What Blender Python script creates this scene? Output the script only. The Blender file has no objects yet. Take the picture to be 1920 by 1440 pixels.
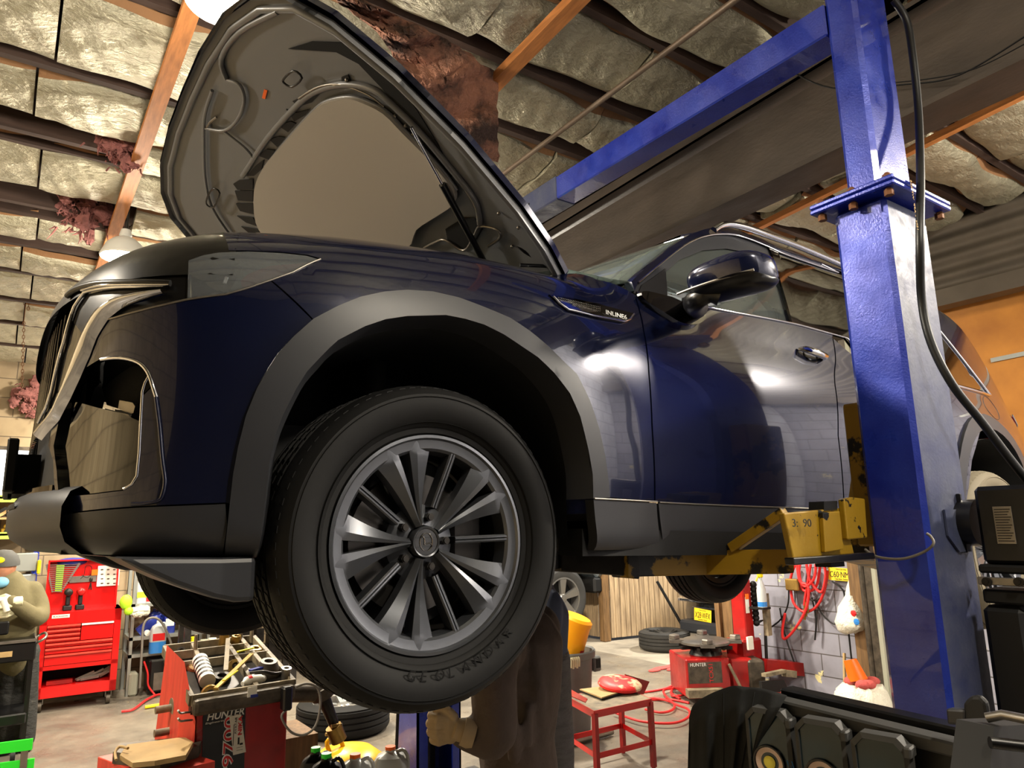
import bpy, math, random
import numpy as np
from mathutils import Vector, Matrix, geometry
from mathutils.bvhtree import BVHTree
random.seed(7)
PI = math.pi
sc = bpy.context.scene
COL = sc.collection
# ---------------------------------------------------------------- camera
F = 1331.0
CAMH = 1.70
_up = np.array([800 - 960, -6100 - 720, F], float); _up /= np.linalg.norm(_up)
_hf = np.array([0, 0, 1.0]) - _up * _up[2]; _hf /= np.linalg.norm(_hf)
_lf = np.cross(_up, _hf)
if _lf[0] > 0: _lf = -_lf
_a = math.radians(54.7)
_X = _hf * math.cos(_a) - _lf * math.sin(_a)
_Y = _hf * math.sin(_a) + _lf * math.cos(_a)
RM = np.stack([_X, _Y, _up])
CAM = Vector((0, 0, CAMH))
def ray(x, y):
    return Vector(RM @ np.array([x - 960, y - 720, F]))
def at(x, y, ax, v):
    "the point of the place that the photo shows at pixel x, y, at a known X, Y or Z"
    d = ray(x, y); i = 'XYZ'.index(ax)
    return CAM + d * ((v - CAM[i]) / d[i])
cd = bpy.data.cameras.new('camera'); cam = bpy.data.objects.new('camera', cd); COL.objects.link(cam)
cd.sensor_width = 36; cd.lens = F / 1920 * 36; cd.clip_start = 0.02
r_ = RM @ np.array([1, 0, 0]); u_ = RM @ np.array([0, -1, 0]); b_ = RM @ np.array([0, 0, -1])
m4 = Matrix.Identity(4)
for i in range(3):
    m4[i][0] = r_[i]; m4[i][1] = u_[i]; m4[i][2] = b_[i]; m4[i][3] = CAM[i]
cam.matrix_world = m4; sc.camera = cam

# ---------------------------------------------------------------- materials
def lin(c): return tuple((x / 12.92 if x <= .04045 else ((x + .055) / 1.055) ** 2.4) for x in c)
def mat(name, rgb, rough=.5, metal=0, coat=0, bump=0, bscale=20, var=0, vscale=8, rgb2=None, thr=None, emit=None, estr=0,
        trans=0, spec=.5, stretch=(1, 1, 1), bdist=.01, detail=4, alpha=1, flakes=0, roughvar=0, ior=1.45):
    m = bpy.data.materials.new(name); m.use_nodes = True
    nt = m.node_tree; N = nt.nodes; L = nt.links; b = N['Principled BSDF']
    c = lin(rgb) + (1,)
    b.inputs['Base Color'].default_value = c; b.inputs['Roughness'].default_value = rough
    b.inputs['Metallic'].default_value = metal; b.inputs['Coat Weight'].default_value = coat
    b.inputs['Coat Roughness'].default_value = .03
    b.inputs['Specular IOR Level'].default_value = spec; b.inputs['IOR'].default_value = ior
    b.inputs['Transmission Weight'].default_value = trans
    b.inputs['Alpha'].default_value = alpha
    if emit: b.inputs['Emission Color'].default_value = tuple(emit) + (1,); b.inputs['Emission Strength'].default_value = estr
    if bump or var or rgb2 or roughvar:
        tc = N.new('ShaderNodeTexCoord'); mp = N.new('ShaderNodeMapping'); L.new(tc.outputs['Object'], mp.inputs[0])
        mp.inputs['Scale'].default_value = stretch
    def noise(s, d=detail):
        n = N.new('ShaderNodeTexNoise'); n.inputs['Scale'].default_value = s; n.inputs['Detail'].default_value = d
        n.inputs['Roughness'].default_value = .6
        L.new(mp.outputs[0], n.inputs['Vector']); return n
    if var or rgb2:
        n = noise(vscale); rp = N.new('ShaderNodeValToRGB'); L.new(n.outputs['Fac'], rp.inputs[0])
        if rgb2:
            t = thr or (.4, .6); rp.color_ramp.elements[0].position = t[0]; rp.color_ramp.elements[1].position = t[1]
            rp.color_ramp.elements[0].color = c; rp.color_ramp.elements[1].color = lin(rgb2) + (1,)
        else:
            rp.color_ramp.elements[0].position = .3; rp.color_ramp.elements[1].position = .7
            rp.color_ramp.elements[0].color = tuple(x * (1 - var) for x in c[:3]) + (1,)
            rp.color_ramp.elements[1].color = tuple(min(1, x * (1 + var)) for x in c[:3]) + (1,)
        L.new(rp.outputs[0], b.inputs['Base Color'])
    if roughvar:
        n = noise(vscale * 1.7); mr = N.new('ShaderNodeMapRange'); L.new(n.outputs['Fac'], mr.inputs[0])
        mr.inputs[1].default_value = .3; mr.inputs[2].default_value = .7
        mr.inputs[3].default_value = max(.02, rough - roughvar); mr.inputs[4].default_value = min(1, rough + roughvar)
        L.new(mr.outputs[0], b.inputs['Roughness'])
    if bump:
        n = noise(bscale); bp = N.new('ShaderNodeBump'); bp.inputs['Strength'].default_value = bump
        bp.inputs['Distance'].default_value = bdist
        L.new(n.outputs['Fac'], bp.inputs['Height']); L.new(bp.outputs[0], b.inputs['Normal'])
        if coat: pass
    return m
def brick_mat(name, c1, c2, mortar, w, h, rot=(0, 0, 0), bump=.4, peel=None, rough=.75, msize=.006):
    m = bpy.data.materials.new(name); m.use_nodes = True; nt = m.node_tree; N = nt.nodes; L = nt.links; b = N['Principled BSDF']
    b.inputs['Roughness'].default_value = rough
    tc = N.new('ShaderNodeTexCoord'); mp = N.new('ShaderNodeMapping'); mp.vector_type = 'TEXTURE'; mp.inputs['Rotation'].default_value = rot
    L.new(tc.outputs['Object'], mp.inputs[0])
    br = N.new('ShaderNodeTexBrick'); L.new(mp.outputs[0], br.inputs['Vector'])
    br.inputs['Scale'].default_value = 1; br.inputs['Brick Width'].default_value = w; br.inputs['Row Height'].default_value = h
    br.inputs['Mortar Size'].default_value = msize; br.inputs['Mortar Smooth'].default_value = .3
    br.inputs['Color1'].default_value = lin(c1) + (1,); br.inputs['Color2'].default_value = lin(c2) + (1,); br.inputs['Mortar'].default_value = lin(mortar) + (1,)
    n = N.new('ShaderNodeTexNoise'); n.inputs['Scale'].default_value = 3.5; n.inputs['Detail'].default_value = 8; L.new(tc.outputs['Object'], n.inputs['Vector'])
    mx = N.new('ShaderNodeMix'); mx.data_type = 'RGBA'; mx.blend_type = 'MULTIPLY'; mx.inputs[0].default_value = .5
    rp = N.new('ShaderNodeValToRGB'); rp.color_ramp.elements[0].position = .3; rp.color_ramp.elements[0].color = (.45, .42, .38, 1); rp.color_ramp.elements[1].position = .6
    L.new(n.outputs['Fac'], rp.inputs[0]); L.new(br.outputs['Color'], mx.inputs[6]); L.new(rp.outputs[0], mx.inputs[7])
    out = mx.outputs[2]
    if peel:
        n2 = N.new('ShaderNodeTexNoise'); n2.inputs['Scale'].default_value = 4.5; n2.inputs['Detail'].default_value = 9; n2.inputs['Roughness'].default_value = .68
        L.new(tc.outputs['Object'], n2.inputs['Vector'])
        r2 = N.new('ShaderNodeValToRGB'); r2.color_ramp.elements[0].position = .635; r2.color_ramp.elements[1].position = .65; L.new(n2.outputs['Fac'], r2.inputs[0])
        m2 = N.new('ShaderNodeMix'); m2.data_type = 'RGBA'; L.new(r2.outputs[0], m2.inputs[0]); L.new(out, m2.inputs[6]); m2.inputs[7].default_value = lin(peel) + (1,)
        out = m2.outputs[2]
    L.new(out, b.inputs['Base Color'])
    bp = N.new('ShaderNodeBump'); bp.inputs['Strength'].default_value = bump; bp.inputs['Distance'].default_value = .01; bp.invert = True
    L.new(br.outputs['Fac'], bp.inputs['Height']); L.new(bp.outputs[0], b.inputs['Normal'])
    return m

# ---------------------------------------------------------------- mesh builder
class MB:
    def __init__(s, M=None): s.v = []; s.f = []; s.M = M or Matrix.Identity(4)
    def add(s, vs, fs, M=None):
        k = len(s.v); T = s.M @ M if M else s.M
        s.v += [T @ Vector(v) for v in vs]; s.f += [tuple(i + k for i in f) for f in fs]; return s
    def box(s, lo, hi, M=None):
        x0, y0, z0 = lo; x1, y1, z1 = hi
        return s.add([(x0, y0, z0), (x1, y0, z0), (x1, y1, z0), (x0, y1, z0), (x0, y0, z1), (x1, y0, z1), (x1, y1, z1), (x0, y1, z1)],
                     [(0, 3, 2, 1), (4, 5, 6, 7), (0, 1, 5, 4), (1, 2, 6, 5), (2, 3, 7, 6), (3, 0, 4, 7)], M)
    def cbox(s, c, sz, M=None, b=0):
        c = Vector(c); h = Vector(sz) / 2
        if b: return s.rbox(c - h, c + h, b, M)
        return s.box(c - h, c + h, M)
    def rbox(s, lo, hi, b, M=None):
        "box with chamfered edges"
        lo = Vector(lo); hi = Vector(hi); vs = []; idx = {}
        for sx in (0, 1):
            for sy in (0, 1):
                for sz in (0, 1):
                    S = (sx, sy, sz); base = [hi[i] if S[i] else lo[i] for i in range(3)]
                    for ax in range(3):
                        p = list(base)
                        for j in range(3):
                            if j != ax: p[j] += -b if S[j] else b
                        idx[S, ax] = len(vs); vs.append(p)
        fs = []
        for ax in range(3):
            for d in (0, 1):
                a, c = [i for i in range(3) if i != ax]
                q = []
                for (u, w) in ((0, 0), (1, 0), (1, 1), (0, 1)):
                    S = [0, 0, 0]; S[ax] = d; S[a] = u; S[c] = w; q.append(idx[tuple(S), ax])
                flip = (d == 0) ^ (ax == 1)
                fs.append(tuple(reversed(q)) if flip else tuple(q))
        for ax in range(3):   # edges along ax
            a, c = [i for i in range(3) if i != ax]
            for u in (0, 1):
                for w in (0, 1):
                    S0 = [0, 0, 0]; S0[a] = u; S0[c] = w; S1 = list(S0); S1[ax] = 1; S0 = tuple(S0); S1 = tuple(S1)
                    fs.append((idx[S0, a], idx[S0, c], idx[S1, c], idx[S1, a]))
        for sx in (0, 1):
            for sy in (0, 1):
                for sz in (0, 1):
                    fs.append((idx[(sx, sy, sz), 0], idx[(sx, sy, sz), 1], idx[(sx, sy, sz), 2]))
        return s.add(vs, fs, M)
    def beam(s, p, q, w, h, up=(0, 0, 1)):
        "rectangular bar from p to q: w across, h along up"
        p = Vector(p); q = Vector(q); d = (q - p); L = d.length; d.normalize(); up = Vector(up)
        sd = d.cross(up).normalized(); u = sd.cross(d)
        M = Matrix((( d.x, sd.x, u.x, p.x), (d.y, sd.y, u.y, p.y), (d.z, sd.z, u.z, p.z), (0, 0, 0, 1)))
        return s.box((0, -w / 2, -h / 2), (L, w / 2, h / 2), M)
    def tube(s, pts, r, n=8, caps=True, closed=False):
        pts = [Vector(p) for p in pts]; rs = r if isinstance(r, (list, tuple)) else [r] * len(pts)
        prev = None; vs = []; m = len(pts)
        for i, p in enumerate(pts):
            if closed: t = pts[(i + 1) % m] - pts[i - 1]
            else: t = pts[min(i + 1, m - 1)] - pts[max(i - 1, 0)]
            if t.length < 1e-9: t = Vector((0, 0, 1))
            t.normalize()
            if prev is None: a = Vector((0, 0, 1)) if abs(t.z) < .9 else Vector((1, 0, 0)); prev = a
            a = (prev - t * prev.dot(t))
            if a.length < 1e-6: a = t.orthogonal()
            a.normalize(); prev = a; b = t.cross(a)
            for k in range(n):
                th = 2 * PI * k / n; vs.append(p + (a * math.cos(th) + b * math.sin(th)) * rs[i])
        fs = []
        for i in range(m if closed else m - 1):
            j = (i + 1) % m
            for k in range(n):
                fs.append((i * n + k, i * n + (k + 1) % n, j * n + (k + 1) % n, j * n + k))
        if caps and not closed: fs.append(tuple(reversed(range(n)))); fs.append(tuple(range((m - 1) * n, m * n)))
        return s.add(vs, fs)
    def cyl(s, p, q, r, r2=None, n=24): return s.tube([p, q], [r, r if r2 is None else r2], n)
    def lathe(s, prof, M=None, n=32, a0=0, a1=2 * PI, capb=False, capt=False):
        "profile (r, z) spun about local z"
        full = abs(a1 - a0 - 2 * PI) < 1e-6; cols = n if full else n + 1; vs = []
        for (r, z) in prof:
            for k in range(cols):
                th = a0 + (a1 - a0) * k / n; vs.append((r * math.cos(th), r * math.sin(th), z))
        fs = []
        for i in range(len(prof) - 1):
            for k in range(n):
                k2 = (k + 1) % cols if full else k + 1
                fs.append((i * cols + k, i * cols + k2, (i + 1) * cols + k2, (i + 1) * cols + k))
        if capb: fs.append(tuple(reversed(range(cols))))
        if capt: fs.append(tuple(range((len(prof) - 1) * cols, len(prof) * cols)))
        return s.add(vs, fs, M)
    def prism(s, pts, d, M=None):
        "polygon pts (3D, planar) extruded by vector d"
        pts = [Vector(p) for p in pts]; d = Vector(d); n = len(pts)
        fs = [tuple(range(n))[::-1], tuple(range(n, 2 * n))] + [(i, (i + 1) % n, n + (i + 1) % n, n + i) for i in range(n)]
        return s.add(pts + [p + d for p in pts], fs, M)
    def grid(s, rows, thick=None):
        "rows of points -> quad sheet; thick: vector-offset second skin"
        h = len(rows); w = len(rows[0]); vs = [Vector(p) for r in rows for p in r]
        fs = [(i * w + j, i * w + j + 1, (i + 1) * w + j + 1, (i + 1) * w + j) for i in range(h - 1) for j in range(w - 1)]
        if thick is not None:
            t = Vector(thick); k = len(vs); vs += [v + t for v in vs]; fs += [tuple(reversed([i + k for i in f])) for f in fs]
            bd = [(i * w) for i in range(h)]
            for i in range(h - 1):
                fs.append((i * w, (i + 1) * w, (i + 1) * w + k, i * w + k)); fs.append((i * w + w - 1, i * w + w - 1 + k, (i + 1) * w + w - 1 + k, (i + 1) * w + w - 1))
            for j in range(w - 1):
                fs.append((j, j + k, j + 1 + k, j + 1)); b = (h - 1) * w
                fs.append((b + j, b + j + 1, b + j + 1 + k, b + j + k))
        return s.add(vs, fs)
    def ball(s, c, r, n=16, m=10, sc3=(1, 1, 1), M=None):
        c = Vector(c); vs = []; fs = []
        for i in range(m + 1):
            ph = PI * i / m
            for k in range(n):
                th = 2 * PI * k / n
                vs.append(c + Vector((r * sc3[0] * math.sin(ph) * math.cos(th), r * sc3[1] * math.sin(ph) * math.sin(th), r * sc3[2] * math.cos(ph))))
        for i in range(m):
            for k in range(n): fs.append((i * n + k, (i + 1) * n + k, (i + 1) * n + (k + 1) % n, i * n + (k + 1) % n))
        return s.add(vs, fs, M)
    def build(s, name, mat_, parent=None, smooth=None, bevel=0, subsurf=0, weld=False, base=None):
        me = bpy.data.meshes.new(name)
        org = wloc(parent) if parent is not None else (Vector(base) if base is not None else s.foot())
        me.from_pydata([v - org for v in s.v], [], s.f); me.update()
        for m in (mat_ if isinstance(mat_, (list, tuple)) else [mat_]): me.materials.append(m)
        o = bpy.data.objects.new(name, me); COL.objects.link(o)
        if parent is not None: o.parent = parent
        else: o.location = org
        import bmesh
        bm = bmesh.new(); bm.from_mesh(me)
        bmesh.ops.remove_doubles(bm, verts=bm.verts, dist=1e-5)
        bmesh.ops.recalc_face_normals(bm, faces=bm.faces)
        bm.to_mesh(me); bm.free()
        if smooth is not None:
            me.polygons.foreach_set('use_smooth', [True] * len(me.polygons))
            if smooth < 179: me.set_sharp_from_angle(angle=math.radians(smooth))
        if bevel:
            md = o.modifiers.new('bevel', 'BEVEL'); md.width = bevel; md.segments = 2; md.limit_method = 'ANGLE'
        if subsurf:
            md = o.modifiers.new('sub', 'SUBSURF'); md.levels = md.render_levels = subsurf
        return o
    def foot(s):
        if not s.v: return Vector()
        xs = [v.x for v in s.v]; ys = [v.y for v in s.v]
        return Vector(((min(xs) + max(xs)) / 2, (min(ys) + max(ys)) / 2, min(v.z for v in s.v)))
_W = {}
def wloc(o):
    if o.name in _W: return _W[o.name]
    p = o.location.copy()
    if o.parent is not None: p = p + wloc(o.parent)
    return p
def thing(name, label, cat, loc, group=None):
    o = bpy.data.objects.new(name, None); COL.objects.link(o); o.location = loc; o.empty_display_size = .1
    o['label'] = label; o['category'] = cat
    if group: o['group'] = group
    return o
def tag(o, label, cat, group=None, kind=None):
    o['label'] = label; o['category'] = cat
    if group: o['group'] = group
    if kind: o['kind'] = kind
    return o
def struct(o, label=None):
    o['kind'] = 'structure'
    if label: o['label'] = label
    return o
def text(name, s, p, right, up, h, m, parent=None, depth=.0006, width=None, offset=0, shear=0, spacing=1):
    "raised lettering as a mesh: p = lower-left corner, h = letter height"
    cu = bpy.data.curves.new('t', 'FONT'); cu.body = s; cu.size = 1; cu.extrude = .001; cu.offset = offset; cu.shear = shear; cu.space_character = spacing
    cu.resolution_u = 3
    o = bpy.data.objects.new('t', cu); COL.objects.link(o)
    dg = bpy.context.evaluated_depsgraph_get(); me = bpy.data.meshes.new_from_object(o.evaluated_get(dg))
    bpy.data.objects.remove(o); right = Vector(right).normalized(); up = Vector(up).normalized(); nrm = right.cross(up)
    xs = [v.co.x for v in me.vertices] or [0]; ys = [v.co.y for v in me.vertices] or [0]
    k = h / max(1e-6, (max(ys) - min(ys))); kx = k if not width else width / max(1e-6, max(xs) - min(xs))
    mb = MB(); x0 = min(xs); y0 = min(ys)
    vs = [Vector(p) + right * ((v.co.x - x0) * kx) + up * ((v.co.y - y0) * k) + nrm * (v.co.z / .001 * depth + depth) for v in me.vertices]
    mb.add(vs, [tuple(f.vertices) for f in me.polygons])
    bpy.data.meshes.remove(me)
    return mb.build(name, m, parent)
def crom(pts, n=8, closed=False):
    "Catmull-Rom through points"
    P = [Vector(p) for p in pts]; out = []; m = len(P)
    for i in range(m if closed else m - 1):
        if closed: a, b, c, d = P[i - 1], P[i], P[(i + 1) % m], P[(i + 2) % m]
        else: a, b, c, d = P[max(i - 1, 0)], P[i], P[i + 1], P[min(i + 2, m - 1)]
        for k in range(n):
            t = k / n
            out.append(.5 * ((2 * b) + (c - a) * t + (2 * a - 5 * b + 4 * c - d) * t * t + (3 * b - a - 3 * c + d) * t ** 3))
    if not closed: out.append(P[-1])
    return out
def rotz(a, loc=(0, 0, 0)): return Matrix.Translation(loc) @ Matrix.Rotation(a, 4, 'Z')
def frame(o, x, y, z=None):
    "matrix with origin o and the given local axes"
    x = Vector(x).normalized(); y = Vector(y); z = x.cross(y).normalized() if z is None else Vector(z).normalized(); y = z.cross(x)
    return Matrix(((x.x, y.x, z.x, o[0]), (x.y, y.y, z.y, o[1]), (x.z, y.z, z.z, o[2]), (0, 0, 0, 1)))
# ---------------------------------------------------------------- palette
M = dict(
 foil=mat('foil insulation facing', (.66, .64, .55), .37, .6, bump=1, bscale=17, bdist=.022, stretch=(1, 2.0, 1), detail=6, var=.10, vscale=2),
 kraft=mat('brown kraft paper', (.52, .38, .25), .8, bump=.5, bscale=30),
 deck=mat('dark roof deck', (.17, .13, .11), .9, var=.4, vscale=5),
 joist=mat('sooty joist', (.24, .18, .15), .85, var=.3, vscale=9, stretch=(.3, 4, 4)),
 lumber=mat('pine lumber', (.66, .42, .21), .65, var=.25, vscale=10, stretch=(6, .6, 6)),
 pink=mat('pink fibreglass', (.52, .33, .31), .95, bump=1, bscale=60, var=.35, vscale=22),
 brownwool=mat('sooty fibreglass', (.62, .43, .34), .95, bump=1, bscale=35, bdist=.03, rgb2=(.28, .21, .18), vscale=5, thr=(.42, .62)),
 girder=mat('sooty brown girder paint', (.29, .255, .22), .6, .1, var=.3, vscale=4, bump=.2, bscale=60, stretch=(1, .4, 1), roughvar=.12),
 pipe=mat('brown conduit', (.42, .36, .30), .5, .3, var=.2),
 blue=mat('blue lift enamel', (.06, .13, .52), .36, .2, coat=.5, rgb2=(.13, .22, .62), thr=(.35, .75), vscale=5, bump=.14, bscale=150, roughvar=.14),
 bluegrey=mat('worn side-lit blue lift enamel', (.18, .21, .35), .5, .1, coat=.0, rgb2=(.29, .31, .38), thr=(.3, .7), vscale=7, roughvar=.15, bump=.08, bscale=80),
 yellow=mat('worn yellow arm paint', (.56, .43, .07), .45, .1, rgb2=(.05, .04, .035), vscale=6, thr=(.53, .56), bump=.15, bscale=30, detail=9),
 yellow2=mat('chipped yellow paint', (.60, .47, .07), .45, .1, rgb2=(.05, .04, .035), vscale=16, thr=(.62, .64), bump=.15, bscale=30, detail=9),
 black=mat('black rubber', (.035, .035, .035), .6),
 blackm=mat('black enamel', (.03, .03, .035), .35, coat=.2),
 steel=mat('dull steel', (.55, .53, .50), .38, .9, var=.15, vscale=15),
 darksteel=mat('oily steel', (.20, .19, .18), .4, .7, var=.4, vscale=12),
 rust=mat('rusty bolt', (.42, .27, .16), .7, .4),
 chrome=mat('chrome', (.86, .87, .90), .06, 1),
 paint=mat('deep blue metallic paint', (.05, .075, .185), .2, .35, coat=1, spec=.6),
 clad=mat('matte grey cladding plastic', (.165, .17, .185), .42, bump=.12, bscale=700, bdist=.0005),
 gloss=mat('piano black trim', (.012, .012, .014), .06, coat=1),
 liner=mat('wheel arch felt liner', (.055, .06, .065), .9, bump=.3, bscale=200, bdist=.002),
 under=mat('dark underbody', (.05, .05, .05), .7, .2, var=.4, vscale=12),
 tyre=mat('tyre rubber', (.04, .04, .04), .66, spec=.3, bump=.1, bscale=150, bdist=.0006),
 tyregrey=mat('dusty tyre rubber', (.17, .165, .155), .7, var=.15, vscale=12),
 tyretan=mat('dusty tan tyre rubber', (.42, .39, .32), .7),
 alloy=mat('dark grey alloy', (.35, .36, .38), .3, .7, coat=.35),
 silver=mat('silver alloy', (.66, .65, .63), .3, .85),
 disc=mat('brake disc', (.32, .31, .30), .3, .9),
 hoodin=mat('haze-lifted satin hood inner', (.47, .475, .485), .36, .2, coat=.25),  # dark body paint in truth, lightened for lens haze and missing bounce
 pad=mat('haze-lifted grey liner felt', (.68, .655, .62), .9, bump=.35, bscale=500, bdist=.001),  # felt colour raised to stand in for haze and bounce light
 lens=mat('clear lamp lens', (.75, .78, .8), .03, 0, coat=1, trans=.85, ior=1.3),
 lampin=mat('lamp inner bezel', (.36, .37, .36), .25, .7, bump=.5, bscale=60, bdist=.004),
 amber=mat('dark red reflector', (.30, .13, .13), .25, .1, coat=1, bump=.4, bscale=120, bdist=.002, stretch=(1, 1, 3)),
 glass=mat('tinted privacy glass', (.02, .025, .025), .03, .0, coat=1),
 clear=mat('window glass', (.75, .8, .78), .02, 0, trans=.9, ior=1.2),
 seat=mat('black seat leather', (.10, .10, .11), .6),
 cream=mat('cream headliner', (.62, .62, .55), .9),
 concrete=mat('oily concrete floor', (.37, .345, .31), .42, rgb2=(.52, .485, .43), thr=(.3, .7), vscale=2.2, bump=.25, bscale=25, roughvar=.25, detail=9),
 yard=mat('yard concrete', (.50, .47, .42), .75, rgb2=(.68, .64, .57), thr=(.3, .7), vscale=2.5, bump=.5, bscale=30, detail=9),
 red=mat('red tool chest enamel', (.78, .05, .05), .3, coat=.5, var=.1, vscale=4),
 redold=mat('worn red machine enamel', (.66, .09, .08), .35, coat=.2, rgb2=(.42, .06, .06), thr=(.35, .75), vscale=3.5, roughvar=.1, bump=.06),
 redpale=mat('dusty red enamel', (.80, .26, .20), .5, var=.2, vscale=5, stretch=(4, 4, .6)),
 tray=mat('grimy cream tray', (.55, .50, .40), .6, rgb2=(.28, .25, .20), thr=(.35, .75), vscale=12, bump=.3),
 grime=mat('grimy steel', (.30, .27, .23), .5, .4, var=.5, vscale=15),
 brass=mat('brass', (.62, .50, .26), .4, .8, var=.2),
 tan=mat('tan cardboard', (.66, .55, .37), .8, var=.2, vscale=6),
 white=mat('white plastic', (.86, .85, .80), .45),
 paper=mat('white label paper', (.88, .87, .82), .7),
 cloth=mat('black jacket cloth', (.055, .062, .062), .85, bump=.4, bscale=300, bdist=.001),
 brownjkt=mat('dark brown jacket', (.30, .25, .215), .75, bump=.5, bscale=14, bdist=.02, var=.2, vscale=5),
 olive=mat('olive fleece', (.40, .37, .26), .9, bump=.4, bscale=18, bdist=.01, var=.12),
 navyt=mat('dark work trousers', (.19, .19, .18), .8, bump=.8, bscale=14, bdist=.02, var=.25, stretch=(1, 1, 2)),
 greyt=mat('grey work trousers', (.34, .33, .33), .8, bump=.9, bscale=16, bdist=.02, stretch=(1, 1, 3), var=.25),
 hoodie=mat('slate blue sweatshirt', (.27, .30, .38), .9, bump=.4, bscale=15, bdist=.01),
 skin=mat('skin', (.66, .45, .34), .5),
 glove=mat('tan work glove', (.62, .54, .42), .85, bump=.4, bscale=60, bdist=.004, var=.15),
 nitrile=mat('pale work glove', (.84, .82, .68), .5),
 cap=mat('grey cap', (.30, .30, .29), .85), yel=mat('yellow', (.90, .85, .05), .5), hiv=mat('lime green', (.68, .90, .18), .5),
 mask=mat('light blue face mask', (.45, .68, .80), .7),
 green=mat('bright green enamel', (.16, .85, .18), .4), limeshelf=mat('lime shelf beam', (.62, .72, .30), .5),
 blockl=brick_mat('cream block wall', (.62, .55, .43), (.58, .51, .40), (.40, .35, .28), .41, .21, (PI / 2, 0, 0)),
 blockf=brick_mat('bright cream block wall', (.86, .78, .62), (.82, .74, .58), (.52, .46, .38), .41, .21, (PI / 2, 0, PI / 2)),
 blockg=brick_mat('grey block wall', (.58, .58, .63), (.54, .54, .59), (.32, .30, .30), .40, .20, (PI / 2, 0, PI / 2), peel=(.84, .80, .58)),
 blockr=brick_mat('painted block wall', (.84, .85, .90), (.80, .82, .88), (.50, .50, .54), .41, .21, (PI / 2, 0, 0), bump=.3),
 ply=mat('orange plywood', (.72, .48, .18), .6, rgb2=(.58, .36, .13), thr=(.3, .75), vscale=2.5, detail=8),
 metalstrip=mat('galvanised strip', (.70, .72, .70), .35, .8),
 darkside=mat('dark unseen side', (.13, .125, .12), .6, .2),
 corr=mat('brown shutter steel', (.34, .31, .27), .5, .4, var=.15, vscale=3),
 fence=mat('cedar fence boards', (.74, .64, .50), .8, rgb2=(.52, .44, .34), thr=(.35, .7), vscale=5, stretch=(5, 5, .5)),
 wood=mat('weathered wood', (.45, .34, .21), .7, var=.4, vscale=7, stretch=(6, 6, .6)),
 bucket=mat('orange yellow bucket', (.97, .66, .05), .4), grey=mat('grey bin plastic', (.42, .43, .42), .5, var=.1),
 redhose=mat('red air hose', (.85, .16, .16), .45), blackhose=mat('black hose', (.05, .05, .05), .45),
 greycable=mat('grey cable', (.45, .43, .40), .5), bag=mat('white plastic bag', (.88, .87, .80), .35, bump=1, bscale=26, bdist=.02),
 rag=mat('pink rag', (.72, .32, .30), .9, bump=.8, bscale=40, bdist=.01), orange=mat('orange plastic', (.98, .42, .05), .4),
 plate=mat('yellow licence plate', (.95, .80, .18), .4), ink=mat('black ink', (.03, .03, .03), .5), whiteink=mat('white ink', (.9, .9, .88), .5),
 redink=mat('red ink', (.78, .08, .08), .5), blueplast=mat('blue bottle plastic', (.12, .18, .52), .35),
 bluefluid=mat('blue washer fluid', (.20, .50, .80), .15, coat=.5), milky=mat('milky bottle plastic', (.80, .82, .82), .3, trans=.2),
 tealwork=mat('dark teal lamp face', (.06, .17, .21), .3, coat=.4), lampring=mat('lamp reflector', (.80, .70, .64), .35, .3),
 cob=mat('yellow phosphor', (.86, .82, .30), .5), housing=mat('grey rubber housing', (.22, .22, .215), .6, var=.15),
 carblack=mat('black car paint', (.04, .045, .05), .2, coat=1), cargrey=mat('silver blue car paint', (.50, .55, .58), .25, .5, coat=1),
 lampwhite=mat('white reflector enamel', (.85, .85, .82), .4),
 glow=mat('lamp glass', (1, .93, .78), .4, emit=(1, .86, .62), estr=70),
 glow2=mat('far lamp glass', (1, .93, .78), .4, emit=(1, .86, .55), estr=60),
 winlit=mat('bright window pane', (.95, .95, .95), .3, emit=(.95, .97, 1), estr=2.2),
 oil=mat('black oil bottle', (.04, .04, .04), .35), silverb=mat('silver jug plastic', (.70, .70, .68), .35, .3), yellowtank=mat('yellow tank enamel', (.93, .72, .06), .35, rgb2=(.75, .52, .04), thr=(.5, .9), vscale=8),
)
# ---------------------------------------------------------------- the building
def ceil(Y): return 4.3 - .086 * Y
def slab(name, lo, hi, m): return struct(MB().box(lo, hi).build(name, m))
XE = 6.5      # end wall with the bay doors
struct(MB().grid([[(x, y, 0) for x in np.linspace(-4, XE + .1, 12)] for y in np.linspace(-1.7, 11, 12)], (0, 0, -.1)).build('floor', M['concrete']))
tag(MB().grid([[(x, y, -.002) for x in np.linspace(XE + .1, 16, 12)] for y in np.linspace(-3, 16, 12)], (0, 0, -.1)).build('yard_pavement', M['yard']),
    'pale rough concrete yard outside the open bay door', 'pavement'); bpy.data.objects['yard_pavement']['kind'] = 'structure'
bpy.data.objects['yard_pavement'].name = 'trim_1'
slab('wall_left', (-4, 9.3, 0), (2.7, 9.5, 3.55), M['blockl'])
slab('wall_alcove', (2.7, 9.3, 0), (2.9, 11.1, 3.5), M['blockl'])
slab('wall_far', (2.9, 11, 0), (XE + .2, 11.2, 3.6), M['blockl'])
slab('wall_right', (1.5, -1.75, 0), (XE, -1.55, 4.6), M['blockr'])
slab('wall_dark_unseen', (-4, -1.72, 0), (1.5, -1.58, 4.6), M['darkside'])  # unseen dark slab, put in so the front fender reflects dark
slab('wall_front', (-4.2, -1.75, 0), (-4, 9.5, 4.6), M['blockf'])
w = MB(); w.box((XE, 3.55, 0), (XE + .2, 5.14, 4.1)); w.box((XE, 5.14, 3.0), (XE + .2, 10.3, 4.1)); w.box((XE, 10.3, 0), (XE + .2, 11.2, 4.1))
struct(w.build('wall_end', M['blockg']))
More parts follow.
